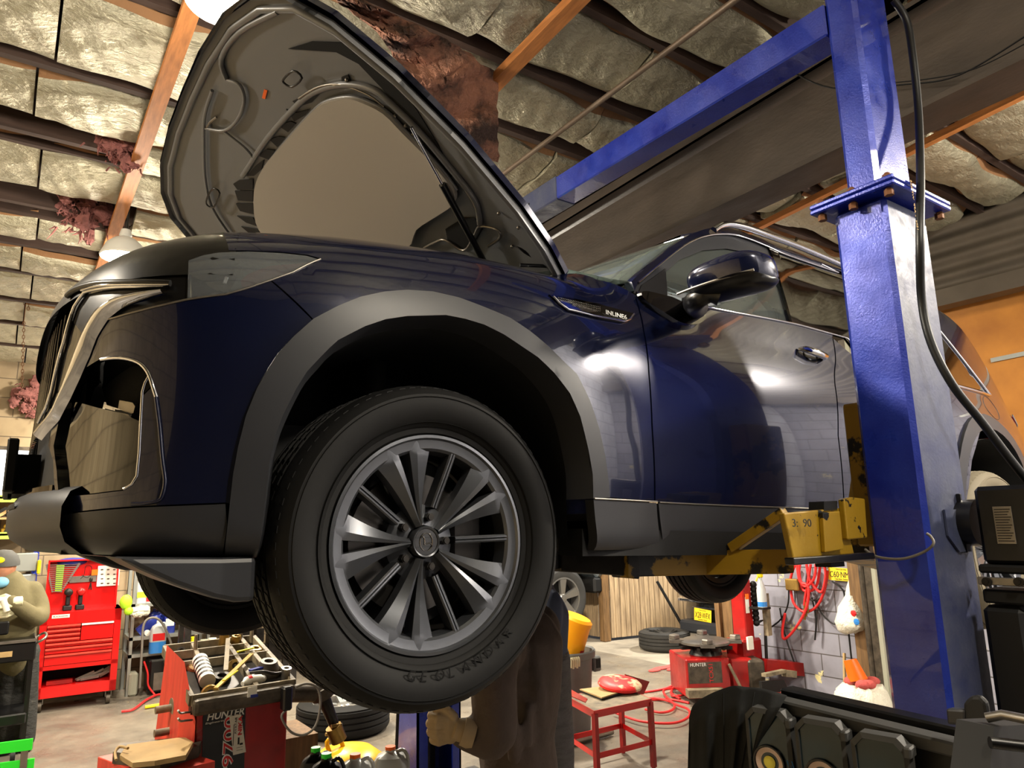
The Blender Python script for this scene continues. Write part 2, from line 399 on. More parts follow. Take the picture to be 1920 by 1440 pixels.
# block courses run level: plywood infill over the second bay
slab('wall_plywood', (XE + .05, .9, .9), (XE + .12, 3.42, 3.6), M['ply'])
slab('wall_corner', (XE + .04, -1.75, 0), (XE + .2, .9, 3.6), M['blockg'])
slab('wall_plywood_base', (XE + .06, .9, 0), (XE + .2, 3.3, .9), M['blockg'])
s = MB(); a = at(1858, 676, 'X', XE + .04); b = at(1935, 660, 'X', XE + .04)
d = (b - a); s.beam(a, a + d * 6, .012, .035); struct(s.build('trim_2', M['metalstrip']))
# shutter curtain above the plywood
rows = []
zt = 4.42
for i in range(61):
    z = 3.52 + (zt - 3.52) * i / 60; x = 6.35 - .02 * math.cos(i * 2 * PI / 10)
    rows.append([(x, y, z) for y in (-1.7, 0, 1.5, 3.5)])
mb = MB(); mb.grid(rows, (.05, 0, 0)); mb.box((6.26, -1.7, 3.40), (6.42, 3.5, 3.54)); struct(mb.build('door_1', M['corr'], smooth=40))
slab('trim_3', (6.20, -1.7, 4.30), (6.5, 3.6, 4.42), M['joist'])
# door jamb: timber, steel channel and bright edge
p0 = at(1606, 1050, 'X', 6.42); 
jm = MB(); jm.box((6.30, 3.50, 0), (6.5, 3.70, 3.4)); struct(jm.build('trim_4', M['wood']))
jm = MB(); jm.box((6.22, 3.42, 0), (6.34, 3.50, 3.4)); jm.cyl((6.24, 3.53, 0), (6.24, 3.53, 3.4), .03, n=12); struct(jm.build('trim_5', M['grime'], smooth=40))
jm = MB(); jm.box((6.19, 3.385, 0), (6.23, 3.42, 3.4)); struct(jm.build('trim_6', M['cream']))
jm = MB(); jm.box((6.44, 5.14, 0), (6.62, 5.26, 3.0)); jm.box((6.40, 5.27, 0), (6.46, 5.33, 3.0)); struct(jm.build('trim_7', M['wood']))
# window on the left wall
wn = MB(); wx0, wx1, wz0, wz1 = -1.0, .28, 2.12, 2.62
for (u0, u1, v0, v1) in ((wx0, wx1, wz0, wz0 + .04), (wx0, wx1, wz1 - .04, wz1), (wx0, wx0 + .04, wz0, wz1), (wx1 - .04, wx1, wz0, wz1), (-.16, -.12, wz0, wz1), (.0, .03, wz0, wz1)):
    wn.box((u0, 9.24, v0), (u1, 9.30, v1))
wn = wn.build('window_1', M['grime']); struct(wn)
pn = MB().box((wx0 + .02, 9.27, wz0 + .02), (wx1 - .02, 9.285, wz1 - .02)).build('window_pane', M['winlit'], wn)
# roof deck
rows = [[(x, y, ceil(y) + .20) for x in np.linspace(-4.2, 6.7, 8)] for y in (-1.8, 3, 7, 11.2)]
struct(MB().grid(rows, (0, 0, .1)).build('ceiling', M['deck']))
# insulation batts between joists
BATT = [(-1.5, -.95), (-.85, -.35), (-.25, .25), (.35, .75), (.87, 1.27), (1.37, 1.75), (1.87, 2.15), (2.29, 2.64), (2.79, 3.13), (3.27, 3.8), (3.94, 4.33), (4.70, 5.15), (5.63, 5.93), (6.18, 6.52), (6.65, 7.17),
        (7.30, 7.8), (7.93, 8.5), (8.6, 9.15)]
EXTRA = [(4.40, 4.66, .48, 2.9), (5.22, 5.57, .55, 2.9), (5.98, 6.13, .5, 2.9)]
rng = random.Random(3)
def batt(x0, x1, y0, y1):
    nx = max(6, int((x1 - x0) / .045)); ny = max(8, int((y1 - y0) / .035)); sag = rng.uniform(.035, .06); ph = rng.uniform(0, 6)
    mb = MB(); rows = []
    w = (y1 - y0)
    for j in range(ny + 1):
        t = j / ny; row = []
        for i in range(nx + 1):
            s_ = i / nx; x = x0 + (x1 - x0) * s_
            e = .022 * math.sin(x * 5.3 + ph) + .012 * math.sin(x * 11 + ph * 2)
            y = y0 + w * t + e * (1 if t > .5 else -1) * abs(2 * t - 1)
            puff = (math.sin(PI * t) ** .55) * (min(1, s_ * 12, (1 - s_) * 12) ** .5 * .22 + .78)
            z = ceil(y) - sag * puff + .007 * math.sin(x * 23 + y * 31 + ph) * puff + .007 * math.sin(x * 47 - y * 19) * puff + .02 * math.sin(x * 2.1 + ph)
            row.append((x, y, z))
        rows.append(row)
    mb.grid(rows, (0, 0, .05))
    o = mb.build('insulation_batt', M['foil'], smooth=60)
    tag(o, 'silver foil faced insulation batt tucked between ceiling joists', 'insulation', 'foil insulation batts under the roof')
    for side in (0, ny):
        k = MB()
        R = []
        for dy, dz in ((0, .015), ((-.035 if side == 0 else .035), .045)):
            R.append([(p[0], p[1] + dy, p[2] + dz + .006 * math.sin(p[0] * 17 + ph)) for p in rows[side]])
        k.grid(R, (0, 0, .004)).build('paper_flange', M['kraft'], o)
    return o
def segs(xs):
    return list(zip(xs[:-1], xs[1:]))
for i, (y0, y1) in enumerate(BATT):
    cut = .12 + .25 * math.sin(i * 1.9) * .5
    if i < 7: xs = [-1.6 + .3 * math.sin(i), .2 + .2 * math.sin(i * 3), 1.55 + .12 * math.sin(i * 2), 3.1 ]
    elif i < 10: xs = [-1.4, cut, 1.66, 2.62 + .1 * math.sin(i * 5), 3.1]
    else: xs = [-2.2, -.03 + .05 * math.sin(i * 2.3), 1.5, 3.1]
    for a, b in segs(xs): batt(a + .006, b - .006, y0, y1)
    if y1 < 5.2:
        for a, b in segs([3.46, 4.66, 5.45 + .1 * math.sin(i * 4), 6.25]): batt(a + .006, b - .006, y0, y1)
for (y0, y1, x0, x1) in EXTRA: batt(x0, x1, y0, y1)
B2 = BATT
for i in range(len(B2) - 1):
    y = (B2[i][1] + B2[i + 1][0]) / 2; g = B2[i + 1][0] - B2[i][1]
    wd = .045
    mb = MB().box((-4.1, y - wd / 2, ceil(y) - .005), (6.4, y + wd / 2, ceil(y) + .19))
    if g > .3: mb.box((-4.1, B2[i + 1][0] - .05, ceil(y) - .0), (6.4, B2[i + 1][0] - .01, ceil(y) + .17))
    o = mb.build('ceiling_joist', M['joist'])
    tag(o, 'dark sooty timber joist running between foil insulation', 'joist', 'ceiling joists')
# timber stringers below the joists
def lumber(a, b, w, h, label, m=M['lumber'], n='ceiling_board'):
    return tag(MB().beam(a, b, w, h).build(n, m), label, 'board')
lumber((.47, 2.6, ceil(2.6) - .085), (.40, 9.0, ceil(9) - .075), .075, .035, 'long pine board nailed across the joists above the car nose')
e = at(921, 128, 'X', 1.92)
lumber((1.95, .2, ceil(.2) - .09), (1.90, e.y, ceil(e.y) - .09), .075, .05, 'orange pine board crossing the ceiling left of the blue beam')
lumber((4.72, -1.4, ceil(-1.4) - .07), (4.66, 5.2, ceil(5.2) - .07), .05, .045, 'reddish board beyond the steel girder')
# girder: web and flanges
ga = at(1575, 266, 'X', 3.18); gb_ = at(1295, 403, 'X', 3.18); gs = (gb_.z - ga.z) / (gb_.y - ga.y); gs = max(-.086, min(-.02, gs))
gz_ = lambda y: ga.z + gs * (y - ga.y)
mb = MB()
for (xa, xb, lo_, hi_) in ((3.288, 3.312, 0, .50), (3.18, 3.43, -.028, 0), (3.18, 3.43, .50, .528)):
    ya, yb = -1.5, 9.2; mb.prism([(xa, ya, gz_(ya) + lo_), (xa, yb, gz_(yb) + lo_), (xa, yb, min(gz_(yb) + hi_, ceil(yb) + .16)), (xa, ya, gz_(ya) + hi_)], (xb - xa, 0, 0))
mb = mb.build('steel_girder', M['girder']); tag(mb, 'deep sooty brown steel girder spanning the garage roof', 'girder')
# dangling conduits
tag(MB().tube([at(1392, -10, 'X', 2.27), at(944, 326, 'X', 2.27)] + [(2.27, 4.6, at(944, 326, 'X', 2.27).z + .0)], .014).build('conduit_pipe', M['pipe'], smooth=60), 'thin brown conduit running under the foil ceiling', 'pipe')
pts = [at(*q, 'X', 3.17) for q in ((1552, 96), (1440, 128), (1300, 205), (1180, 270), (1100, 330), (1010, 385))]
tag(MB().tube(crom(pts, 5), .010).build('steel_conduit', M['grime'], smooth=60), 'grimy conduit along the girder top behind the blue beam', 'pipe')
pts = [at(*q, 'X', 3.17) for q in ((1480, 132), (1560, 165), (1700, 158), (1800, 140), (1935, 60))]
tag(MB().tube(crom(pts, 6), .004, 6).build('ceiling_cable', M['blackhose']), 'thin upper cable sagging across the girder', 'cable')
pts = [at(*q, 'X', 3.17) for q in ((1640, 158), (1740, 148), (1830, 128), (1935, 75))]
tag(MB().tube(crom(pts, 6), .003, 6).build('ceiling_cable', M['blackhose']), 'thin lower cable sagging across the girder', 'cable')
# torn pink insulation tufts and hanging blanket
def tuft(c, r, label, m, seed, sq=(1, .5, 1.3)):
    g = random.Random(seed); mb = MB(); c = Vector(c)
    for i in range(16):
        p = c + Vector((g.gauss(0, r * .42), g.gauss(0, r * .25), g.gauss(0, r * .45))); k = len(mb.v); rr = r * g.uniform(.2, .42)
        mb.ball(p, rr, 12, 9, (g.uniform(.7, 1.4), .6, g.uniform(.6, 1.5)))
        for v in mb.v[k:]: v += (v - p) * g.uniform(-.35, .35) + Vector((g.uniform(-1, 1), g.uniform(-1, 1), g.uniform(-1, 1))) * rr * .12
    for i in range(170):
        p = c + Vector((g.gauss(0, r * .45), g.gauss(0, r * .25), g.gauss(0, r * .5))); d = Vector((g.uniform(-1, 1), g.uniform(-.5, .5), g.uniform(-1.6, .8))) * r * g.uniform(.15, .5)
        mb.tube([p, p + d * .5 + Vector((g.uniform(-1, 1), 0, g.uniform(-1, 1))) * r * .06, p + d], [r * .05, r * .035, r * .01], 4)
    return tag(mb.build('insulation_tuft', m, smooth=50), label, 'insulation')
tuft(at(228, 275, 'Z', 3.93), .12, 'torn pink fibreglass tuft beside the long pine board, upper one', M['pink'], 1)
tuft(at(150, 400, 'Z', 3.84), .15, 'wider torn pink fibreglass tuft hanging lower on the ceiling', M['pink'], 2)
tuft(at(60, 748, 'Y', 9.22), .16, 'dull pink fibreglass tuft on the cream wall left of the grille', M['pink'], 5)
edge_top = [(600, -40), (700, 12), (770, 42), (845, 80), (921, 136)]
edge_bot = [(604, -20), (706, 60), (770, 150), (845, 245), (922, 300)]
def on_roof(x, y, drop):
    d = ray(x, y); return (4.3 - drop - CAMH) / (d.z + .086 * d.y)
R = []; g = random.Random(9)
for k in range(15):
    t = k / 14; row = []
    for i in range(41):
        s_ = i / 40 * 4; j = min(3, int(s_)); u = s_ - j
        a = Vector(edge_top[j]).lerp(Vector(edge_top[j + 1]), u); b = Vector(edge_bot[j]).lerp(Vector(edge_bot[j + 1]), u)
        p = a.lerp(b, t); tt_ = on_roof(a.x, a.y, .10) + (.05 * math.sin(i * .5 + k * .5) + .03 * math.sin(k * 1.3 + i) - .02 * t) / F
        row.append(CAM + ray(p.x, p.y) * tt_ + Vector((g.uniform(-1, 1), g.uniform(-1, 1), g.uniform(-1, 1))) * .007)
    R.append(row)
tag(MB().grid(R, (.04, 0, 0)).build('hanging_insulation', M['brownwool'], smooth=60), 'torn sooty brown insulation blanket hanging behind the open hood', 'insulation')
# chains at far left
for (x, y0, y1, lb) in ((50, 495, 575, 'left of a pair of short chains hanging from the far ceiling'), (57, 495, 585, 'right of a pair of short chains hanging from the far ceiling'), (45, 600, 735, 'long chain hanging in front of the cream wall')):
    a = at(x, y0, 'Y', 7.3); b = at(x - 4, y1, 'Y', 7.3); mb = MB(); n = int((a - b).length / .03)
    for i in range(n):
        c = a.lerp(b, i / n); ax = Vector((1, 0, 0)) if i % 2 else Vector((0, 1, 0))
        mb.tube([c + ax * .009 * math.cos(t) + Vector((0, 0, .018 * math.sin(t))) for t in np.linspace(0, 2 * PI, 9)[:-1]], .003, 5, closed=True)
    mb.v.append(Vector((a.x, a.y, ceil(7.3)))); mb.v.pop()
    mb.tube([a, (a.x, a.y, ceil(7.3) + .02)], .003, 5)
    tag(mb.build('ceiling_chain', M['rust']), lb, 'chain')
# ---------------------------------------------------------------- lamps
def lamp(c, r, label, m, drop=0):
    c = Vector(c); t = thing('ceiling_lamp', label, 'lamp', (c.x, c.y, c.z))
    T = Matrix.Translation(c)
    MB(T).lathe([(r, 0), (r * 1.04, .01), (r * .98, .03), (r * .8, .09), (r * .5, .13), (r * .22, .15), (.04, .16), (.03, .2), (.0, .2)], n=40).build('lamp_housing', M['lampwhite'], t, smooth=50)
    MB(T).lathe([(0, -.02), (r * .5, -.017), (r * .85, -.004), (r * .96, .012)], n=40).build('lamp_glass', m, t, smooth=80)
    MB(T).cyl((0, 0, .19), (0, 0, ceil(c.y) - c.z + .15), .012, n=10).build('lamp_stem', M['darksteel'], t, smooth=50)
    return t
def point(loc, e, col=(1, .90, .75), r=.08, kind='POINT', down=True, spill=.55):
    if kind == 'POINT' and down:      # a shaded bell: most light goes down, a little spills sideways
        l = bpy.data.lights.new('lamp_light', 'SPOT'); l.energy = e * .75; l.color = col; l.spot_size = math.radians(158); l.spot_blend = .35; l.shadow_soft_size = r
        o = bpy.data.objects.new('lamp_light', l); COL.objects.link(o); o.location = loc; e = e * spill
    l = bpy.data.lights.new('lamp_light', kind); l.energy = e; l.color = col
    if kind == 'POINT': l.shadow_soft_size = r
    o = bpy.data.objects.new('lamp_light', l); COL.objects.link(o); o.location = loc; return o
L1 = at(418, 8, 'Z', 3.66); lamp(L1, .135, 'bright round ceiling lamp shining beside the open hood edge', M['glow'])
point(L1 + Vector((0, 0, -.11)), 210, r=.10, spill=.17)
L2 = at(232, 484, 'Z', 3.50); lamp(L2, .14, 'distant glowing ceiling lamp just above the front bumper', M['glow2'])
point(L2 + Vector((0, 0, -.11)), 220, r=.10, spill=.2)
for (c, e, lb) in (((1.2, -.9, 3.85), 85, 'round ceiling lamp behind the photographer'), ((-1.9, 3.2, 3.7), 160, 'added unseen ceiling lamp ahead of the car nose'), ((2.5, 6.9, 3.4), 200, 'added unseen ceiling lamp beyond the far lift post'), ((4.6, 5.6, 3.45), 300, 'round ceiling lamp above the red tyre machine'),  # nose and far post lamps are unseen, added to brighten bumper, hood and mechanic
                   ((.9, 8.3, 3.2), 110, 'round ceiling lamp over the red tool chest'), ((4.8, -.5, 3.8), 300, 'added unseen ceiling lamp behind the near blue lift post')):  # near post lamp is unseen, added to light the side wall
    lamp(c, .135, lb, M['glow']); point(Vector(c) + Vector((0, 0, -.11)), e, r=.10)
point((9.0, 5.6, 4.2), 800, (1, .95, .85), r=.2, down=False)
W = bpy.data.worlds.new('world'); sc.world = W; W.use_nodes = True
W.node_tree.nodes['Background'].inputs[0].default_value = (.35, .42, .55, 1); W.node_tree.nodes['Background'].inputs[1].default_value = .25
vs = sc.view_settings; vs.view_transform = 'Standard'; vs.look = 'None'; vs.gamma = 1; vs.exposure = .95; vs.use_curve_mapping = False
# ---------------------------------------------------------------- two-post lift
LX0, LX1, LY0, LY1 = 2.2, 2.475, 1.03, 1.205
nf = at(1610, 372, 'X', LX0)
FZ = 2.70
LX0b, LX1b = 2.2, 2.44   # upper post section slightly narrower
lift = thing('vehicle_lift', 'blue two-post lift holding up the dark blue car', 'lift', (2.33, 1.12, 0))
def post(y0, y1, x0, x1, z0, z1, m1, m2=None):
    mb = MB(); mb.rbox((x0, y0, z0), (x1, y1, z1), .012); return mb
o = MB().rbox((LX0, LY0, 0), (LX1, LY1, FZ), .014).build('post', M['blue'], lift, smooth=30); o['label'] = 'near lower blue post'
o.data.materials.append(M['bluegrey'])
for p in o.data.polygons:
    if p.normal.y < -.9: p.material_index = 1  # side face coloured paler and greyer for the light falling on it
MB().rbox((LX0, LY0 + .01, FZ + .03), (LX1 - .05, 1.15, 4.1), .014).build('post_extension', M['blue'], lift, smooth=30)
fl = MB(); fl.rbox((LX0 - .055, LY0 - .06, FZ), (LX1 + .05, LY1 + .05, FZ + .016), .004); fl.rbox((LX0 - .055, LY0 - .06, FZ + .018), (LX1 + .05, LY1 + .05, FZ + .034), .004)
fl = fl.build('flange', M['blue'], lift)
bo = None
for (x, y) in ((LX0 - .03, LY1 + .02), (LX0 - .03, LY0 - .03), (LX0 - .028, (LY0 + LY1) / 2), (LX1 + .025, LY0 - .03), (LX1 + .025, LY1 + .02)):
    MB().cyl((x, y, FZ - .02), (x, y, FZ + .052), .008, n=8).cyl((x, y, FZ - .024), (x, y, FZ - .004), .014, n=6).cyl((x, y, FZ + .034), (x, y, FZ + .046), .014, n=6).build('bolt', M['rust'], fl)
# overhead beam
b0 = at(1548, 3, 'X', LX0); b1 = at(1552, 64, 'X', LX0 )
zb1 = b0.z; zb0 = b1.z
mb = MB(); mb.rbox((LX0, 1.15, zb0), (LX0 + .12, 4.05, zb1), .006); mb.build('overhead_beam', M['blue'], lift)
sx = at(1070, 310, 'X', LX0).y
o = MB().rbox((LX0 - .004, 2.66, zb0 - .004), (LX0 + .124, 4.05, zb1 + .004), .006).build('beam_sleeve', M['bluegrey'], lift)
MB().tube([(LX0 - .006, 2.9, (zb0 + zb1) / 2), (LX0 + .0, 2.9, (zb0 + zb1) / 2)], .006, 10).build('bolt', M['ink'], o)
# far post: C section with open slot facing the near side
mb = MB(); fx0, fx1, fy0, fy1 = 2.12, 2.42, 4.05, 4.32
mb.box((fx0, fy0, 0), (fx0 + .012, fy1, 3.42)); mb.box((fx1 - .012, fy0, 0), (fx1, fy1, 3.42)); mb.box((fx0, fy1 - .012, 0), (fx1, fy1, 3.42))
mb.box((fx0, fy0, 0), (fx0 + .07, fy0 + .012, 3.42)); mb.box((fx1 - .06, fy0, 0), (fx1, fy0 + .012, 3.42))
mb.build('far_post', M['blue'], lift)
mb = MB(); mb.cyl((fx0 + .12, fy0 + .12, .1), (fx0 + .12, fy0 + .12, 2.0), .03, n=12); mb.box((fx0 + .07, fy0 + .2, .0), (fx1 - .07, fy0 + .24, 2.4)); mb.build('slide_channel', M['darksteel'], lift)
# arms, near carriage
zc = 1.70
car_ = MB()
P = lambda x, y, Y: at(x, y, 'Y', Y)
# carriage block in front of the post (towards the car side)
def plate_px(pts, Y, th, mb):
    mb.prism([P(x, y, Y) for x, y in pts], (0, th, 0))
mb = MB()
plate_px([(1470, 962), (1582, 952), (1604, 1046), (1490, 1056)], 1.22, .02, mb)
plate_px([(1582, 936), (1598, 932), (1622, 935), (1627, 1008), (1590, 1012)], 1.20, .02, mb)
plate_px([(1608, 880), (1622, 872), (1628, 935), (1600, 940)], 1.27, .02, mb)
mb.build('arm_carriage', M['yellow2'], lift, bevel=.004)
mb = MB(); plate_px([(1543, 961), (1575, 958), (1582, 1030), (1548, 1036)], 1.205, .015, mb); mb.build('carriage_plate', M['yellow2'], lift, bevel=.003)
MB().rbox((2.245, 1.206, 1.60), (2.44, 1.275, 2.06), .006).build('arm_carriage', M['yellow'], lift)
# lower shelf plate
mb = MB(); plate_px([(1488, 1046), (1640, 1036), (1642, 1048), (1490, 1060)], 1.18, .03, mb); mb.build('carriage_shelf', M['blackm'], lift, bevel=.003)
mb = MB(); plate_px([(1556, 1046), (1582, 1044), (1584, 1062), (1558, 1064)], 1.22, .05, mb); mb.build('rubber_stop', M['black'], lift); mb = MB(); plate_px([(1545, 940), (1570, 939), (1570, 960), (1545, 962)], 1.22, .05, mb); mb.build('rubber_stop', M['black'], lift)
# front swing arm: from carriage forward to lift pad
mb = MB()
def armseg(q0, q1, Ya, Yb, hpx0, hpx1, w):
    a = P(q0[0], q0[1], Ya); b = P(q1[0], q1[1], Yb)
    a2 = P(q0[0], q0[1] + hpx0, Ya); b2 = P(q1[0], q1[1] + hpx1, Yb)
    n = Vector((0, w, 0)); mb.prism([a, b, b2, a2], n)
armseg((1490, 1030), (1325, 1032), 1.24, 1.52, 46, 46, .05)
armseg((1325, 1032), (1180, 1040), 1.52, 1.60, 46, 42, .05)
mb.build('swing_arm', M['yellow'], lift, bevel=.004)
mb = MB(); armseg((1185, 1036), (1052, 1036), 1.60, 1.72, 45, 36, .05); mb.build('arm_extension', M['darksteel'], lift, bevel=.004)
mb = MB(); armseg((1200, 1032), (1176, 1034), 1.585, 1.60, 54, 50, .07); mb.build('arm_collar', M['yellow'], lift, bevel=.004)
mb = MB(); mb.beam(P(1472, 960, 1.25), P(1372, 1028, 1.44), .03, .03); mb.build('arm_brace', M['yellow'], lift, bevel=.003)
# rear arm continues behind the post
mb = MB(); mb.beam((2.3, 1.33, 1.60), (3.2, 1.66, 1.50), .11, .09); mb.build('rear_arm', M['yellow'], lift)
for (x, y, z) in ((1.35, 1.78, 1.60), (3.2, 1.7, 1.55)): MB().cyl((x, y, z - .04), (x, y, z + .03), .06, n=20).build('lift_pad', M['black'], lift, smooth=40)
mb = MB(); mb.beam((2.3, 3.95, 1.58), (1.35, 3.25, 1.62), .11, .08); mb.beam((2.3, 3.95, 1.58), (3.2, 3.25, 1.53), .11, .08); mb.box((2.2, 3.88, 1.5), (2.36, 4.1, 1.75)); mb.build('far_arm', M['yellow'], lift)
text('carriage_numbers', '3:  90', P(1486, 988, 1.195), (1, 0, -.02), (0, 0, 1), .022, M['ink'], lift, width=.09)
# cable loop on the post
pts = [(1622, 1030, 'X', 2.19), (1645, 1044, 'X', 2.18), (1690, 1048, 'X', 2.16), (1730, 1036, 'X', 2.16), (1750, 1020, 'Y', 1.0), (1745, 1006, 'Y', 1.01), (1737, 1000, 'Y', 1.02)]
MB().tube(crom([at(*q) for q in pts], 6), .004, 8).build('release_cable', M['greycable'], lift, smooth=60)
# hydraulic hose down the right face of the post
yh = .985
hp_ = [(1676, 0), (1700, 40), (1712, 110), (1722, 210), (1726, 330), (1725, 450), (1728, 560), (1745, 640), (1785, 720), (1840, 790), (1905, 875), (1960, 940)]
ys = [1.0, .99, .985, .985, .95, .94, .985, .98, .95, .92, .88, .85]
pts = [at(x, y, 'Y', yy) for (x, y), yy in zip(hp_, ys)]
tag(MB().tube(crom(pts, 8), .0125, 12).build('hydraulic_hose', M['blackhose'], smooth=80), 'black hydraulic hose running down the near lift post', 'hose')
text('hose_marking', '1SN  - AFP  WP 225', at(1720, 430, 'Y', .925), (0, 0, 1), (1, 0, 0), .008, M['tan'], bpy.data.objects['hydraulic_hose'], width=.16)
# power unit on the post
pu = thing('power_unit', 'black hydraulic power unit bolted to the near blue post', 'motor', (2.44, .9, 1.1))
def px_box(x0, y0, x1, y1, Y, d, b=.01):
    a = at(x0, y0, 'Y', Y); c = at(x1, y1, 'Y', Y)
    return (min(a.x, c.x), Y, min(a.z, c.z)), (max(a.x, c.x), Y + d, max(a.z, c.z))
XU = 2.36
def ub(x0, y0, x1, y1, d, name, m, par, b=.008, X=XU):
    a = at(x0, y0, 'X', X); c = at(x1, y1, 'X', X); return MB().rbox((X, min(a.y, c.y), min(a.z, c.z)), (X + d, max(a.y, c.y), max(a.z, c.z)), b).build(name, m, par, smooth=30)
ub(1822, 913, 1990, 1062, .16, 'motor', M['blackm'], pu, .012)
ub(1832, 1058, 1980, 1080, .14, 'pump_neck', M['black'], pu, .006)
mp = ub(1791, 926, 1815, 1036, .012, 'mount_plate', M['blackm'], pu, .002, 2.40)
a = at(1822, 980, 'X', 2.42); MB().tube([(2.43, a.y + .03, a.z), (2.43, a.y - .02, a.z)], .07, 24).build('bell_housing', M['blackm'], pu, smooth=50)
a = at(1757, 956, 'X', 2.40); c = at(1800, 1034, 'X', 2.40); MB().prism([(2.30, 1.028, a.z), (2.30, 1.028, c.z + .05), (2.36, 1.028, c.z), (2.42, 1.028, c.z), (2.42, 1.028, a.z)], (0, -.006, 0)).box((2.40, c.y - .03, c.z), (2.41, 1.03, a.z)).build('bracket', M['bluegrey'], pu)
br = ub(1832, 1081, 1990, 1104, .008, 'bracket_strip', M['steel'], pu, .002, XU - .012)
for x in (1851, 1911): c = at(x, 1091, 'X', XU - .013); MB().tube([c, c - Vector((.006, 0, 0))], .013, 14).tube([c, c - Vector((.011, 0, 0))], .007, 6).build('bolt', M['darksteel'], br)
ub(1840, 1104, 1980, 1140, .15, 'tank_cap', M['black'], pu, .006)
ub(1838, 1134, 1990, 1600, .22, 'oil_tank', M['black'], pu, .016)
n_ = ub(1860, 950, 1906, 1020, .003, 'data_plate', M['steel'], pu, .0005, XU - .004); n_['label'] = 'silver data plate'
mb = MB(); a = at(1863, 953, 'X', XU - .0045); c = at(1903, 1017, 'X', XU - .0045)
for i in range(13): z = a.z + (c.z - a.z) * (i + .5) / 13; mb.box((XU - .0055, c.y + .004 * (i % 3), z - .0012), (XU - .0045, a.y, z + .0012))
mb.build('printed_lines', M['ink'], n_)
# ---------------------------------------------------------------- the car: a smooth body surface, panels cut from it
YC = 2.42           # car centreline
class Spl:
    "natural cubic spline through knots"
    def __init__(s, x, y):
        x = np.array(x, float); y = np.array(y, float); s.x = x; s.y = y; n = len(x); h = np.diff(x)
        A = np.zeros((n, n)); r = np.zeros(n); A[0, 0] = A[-1, -1] = 1
        for i in range(1, n - 1):
            A[i, i - 1] = h[i - 1]; A[i, i] = 2 * (h[i - 1] + h[i]); A[i, i + 1] = h[i]
            r[i] = 6 * ((y[i + 1] - y[i]) / h[i] - (y[i] - y[i - 1]) / h[i - 1])
        s.m = np.linalg.solve(A, r)
    def __call__(s, t):
        i = int(min(max(np.searchsorted(s.x, t) - 1, 0), len(s.x) - 2)); h = s.x[i + 1] - s.x[i]; a = (s.x[i + 1] - t) / h; b = (t - s.x[i]) / h
        return a * s.y[i] + b * s.y[i + 1] + ((a ** 3 - a) * s.m[i] + (b ** 3 - b) * s.m[i + 1]) * h * h / 6
PL = [(.025, 2.42), (.028, 2.15), (.045, 1.92), (.085, 1.75), (.16, 1.60), (.28, 1.51), (.45, 1.45), (.8, 1.400), (1.02, 1.388), (1.2, 1.394), (1.35, 1.413), (1.5, 1.436), (1.7, 1.459), (1.9, 1.467), (2.3, 1.462), (2.8, 1.452), (3.3, 1.442), (3.9, 1.45),
      (4.3, 1.49), (4.6, 1.57), (4.78, 1.72), (4.85, 2.0), (4.87, 2.42)]
_s = [0]
for a, b in zip(PL[:-1], PL[1:]): _s.append(_s[-1] + math.dist(a, b))
SX = Spl(_s, [p[0] for p in PL]); SY = Spl(_s, [p[1] for p in PL]); TMAX = _s[-1]
_V = list(range(16))
fi = Spl(_V, [.10, .028, .012, .002, -.003, .0, .012, .036, .062, .088, .130, .20, .30, .42, .55, .75])
fz = Spl(_V, [1.60, 1.632, 1.70, 1.80, 1.94, 2.07, 2.18, 2.27, 2.325, 2.362, 2.395, 2.42, 2.44, 2.452, 2.46, 2.465])
gi = Spl(_V, [.10, .028, .012, .002, -.003, .0, .012, .034, .052, .070, .104, .15, .195, .245, .33, .55])
gz = Spl(_V, [1.60, 1.632, 1.70, 1.80, 1.94, 2.07, 2.18, 2.27, 2.33, 2.39, 2.50, 2.635, 2.755, 2.835, 2.875, 2.89])
ri = Spl(_V, [.07, .02, .0, .004, .006, .004, .006, .018, .04, .07, .12, .19, .30, .42, .55, .75])
def sm(x, a, b): t = min(1, max(0, (x - a) / (b - a))); return t * t * (3 - 2 * t)
def SP(t, v, off=0):
    t = min(max(t, 0), TMAX); v = min(max(v, 0), 15)
    X = SX(t); Y = SY(t); e = 1e-3
    dx = SX(min(t + e, TMAX)) - SX(max(t - e, 0)); dy = SY(min(t + e, TMAX)) - SY(max(t - e, 0)); L = math.hypot(dx, dy)
    nx, ny = -dy / L, dx / L       # inward
    g = sm(X, 1.30, 1.62); f = 1 - sm(X, .06, .45)
    ins = (1 - g) * fi(v) + g * gi(v); ins = f * ri(v) + (1 - f) * ins
    z = (1 - g) * fz(v) + g * gz(v)
    dz = np.interp(X, [0, .1, .3, .57, .9, 1.25], [-.13, -.11, -.07, -.04, -.012, 0]) * min(1, max(0, (z - 2.05) / .35))
    z += dz - .04 * (X - 1.3) + .07 * min(1, max(0, (z - 2.35) / .4)) * sm(X, 1.7, 2.5)
    ins += off
    return Vector((X + nx * ins, Y + ny * ins, z))
NT, NV = 420, 90
_g = [[SP(TMAX * i / NT, 15 * j / NV) for j in range(NV + 1)] for i in range(NT + 1)]
_vs = [p for r in _g for p in r]
_fs = [(i * (NV + 1) + j, (i + 1) * (NV + 1) + j, (i + 1) * (NV + 1) + j + 1, i * (NV + 1) + j + 1) for i in range(NT) for j in range(NV)]
_bv = BVHTree.FromPolygons(_vs, _fs)
VS = .09
def tX(X): return float(np.interp(X, [SX(t) for t in np.linspace(0, TMAX, 500)], np.linspace(0, TMAX, 500)))
_TX = np.linspace(0, TMAX, 500); _XX = np.array([SX(t) for t in _TX])
def tX(X): return float(np.interp(X, _XX, _TX))
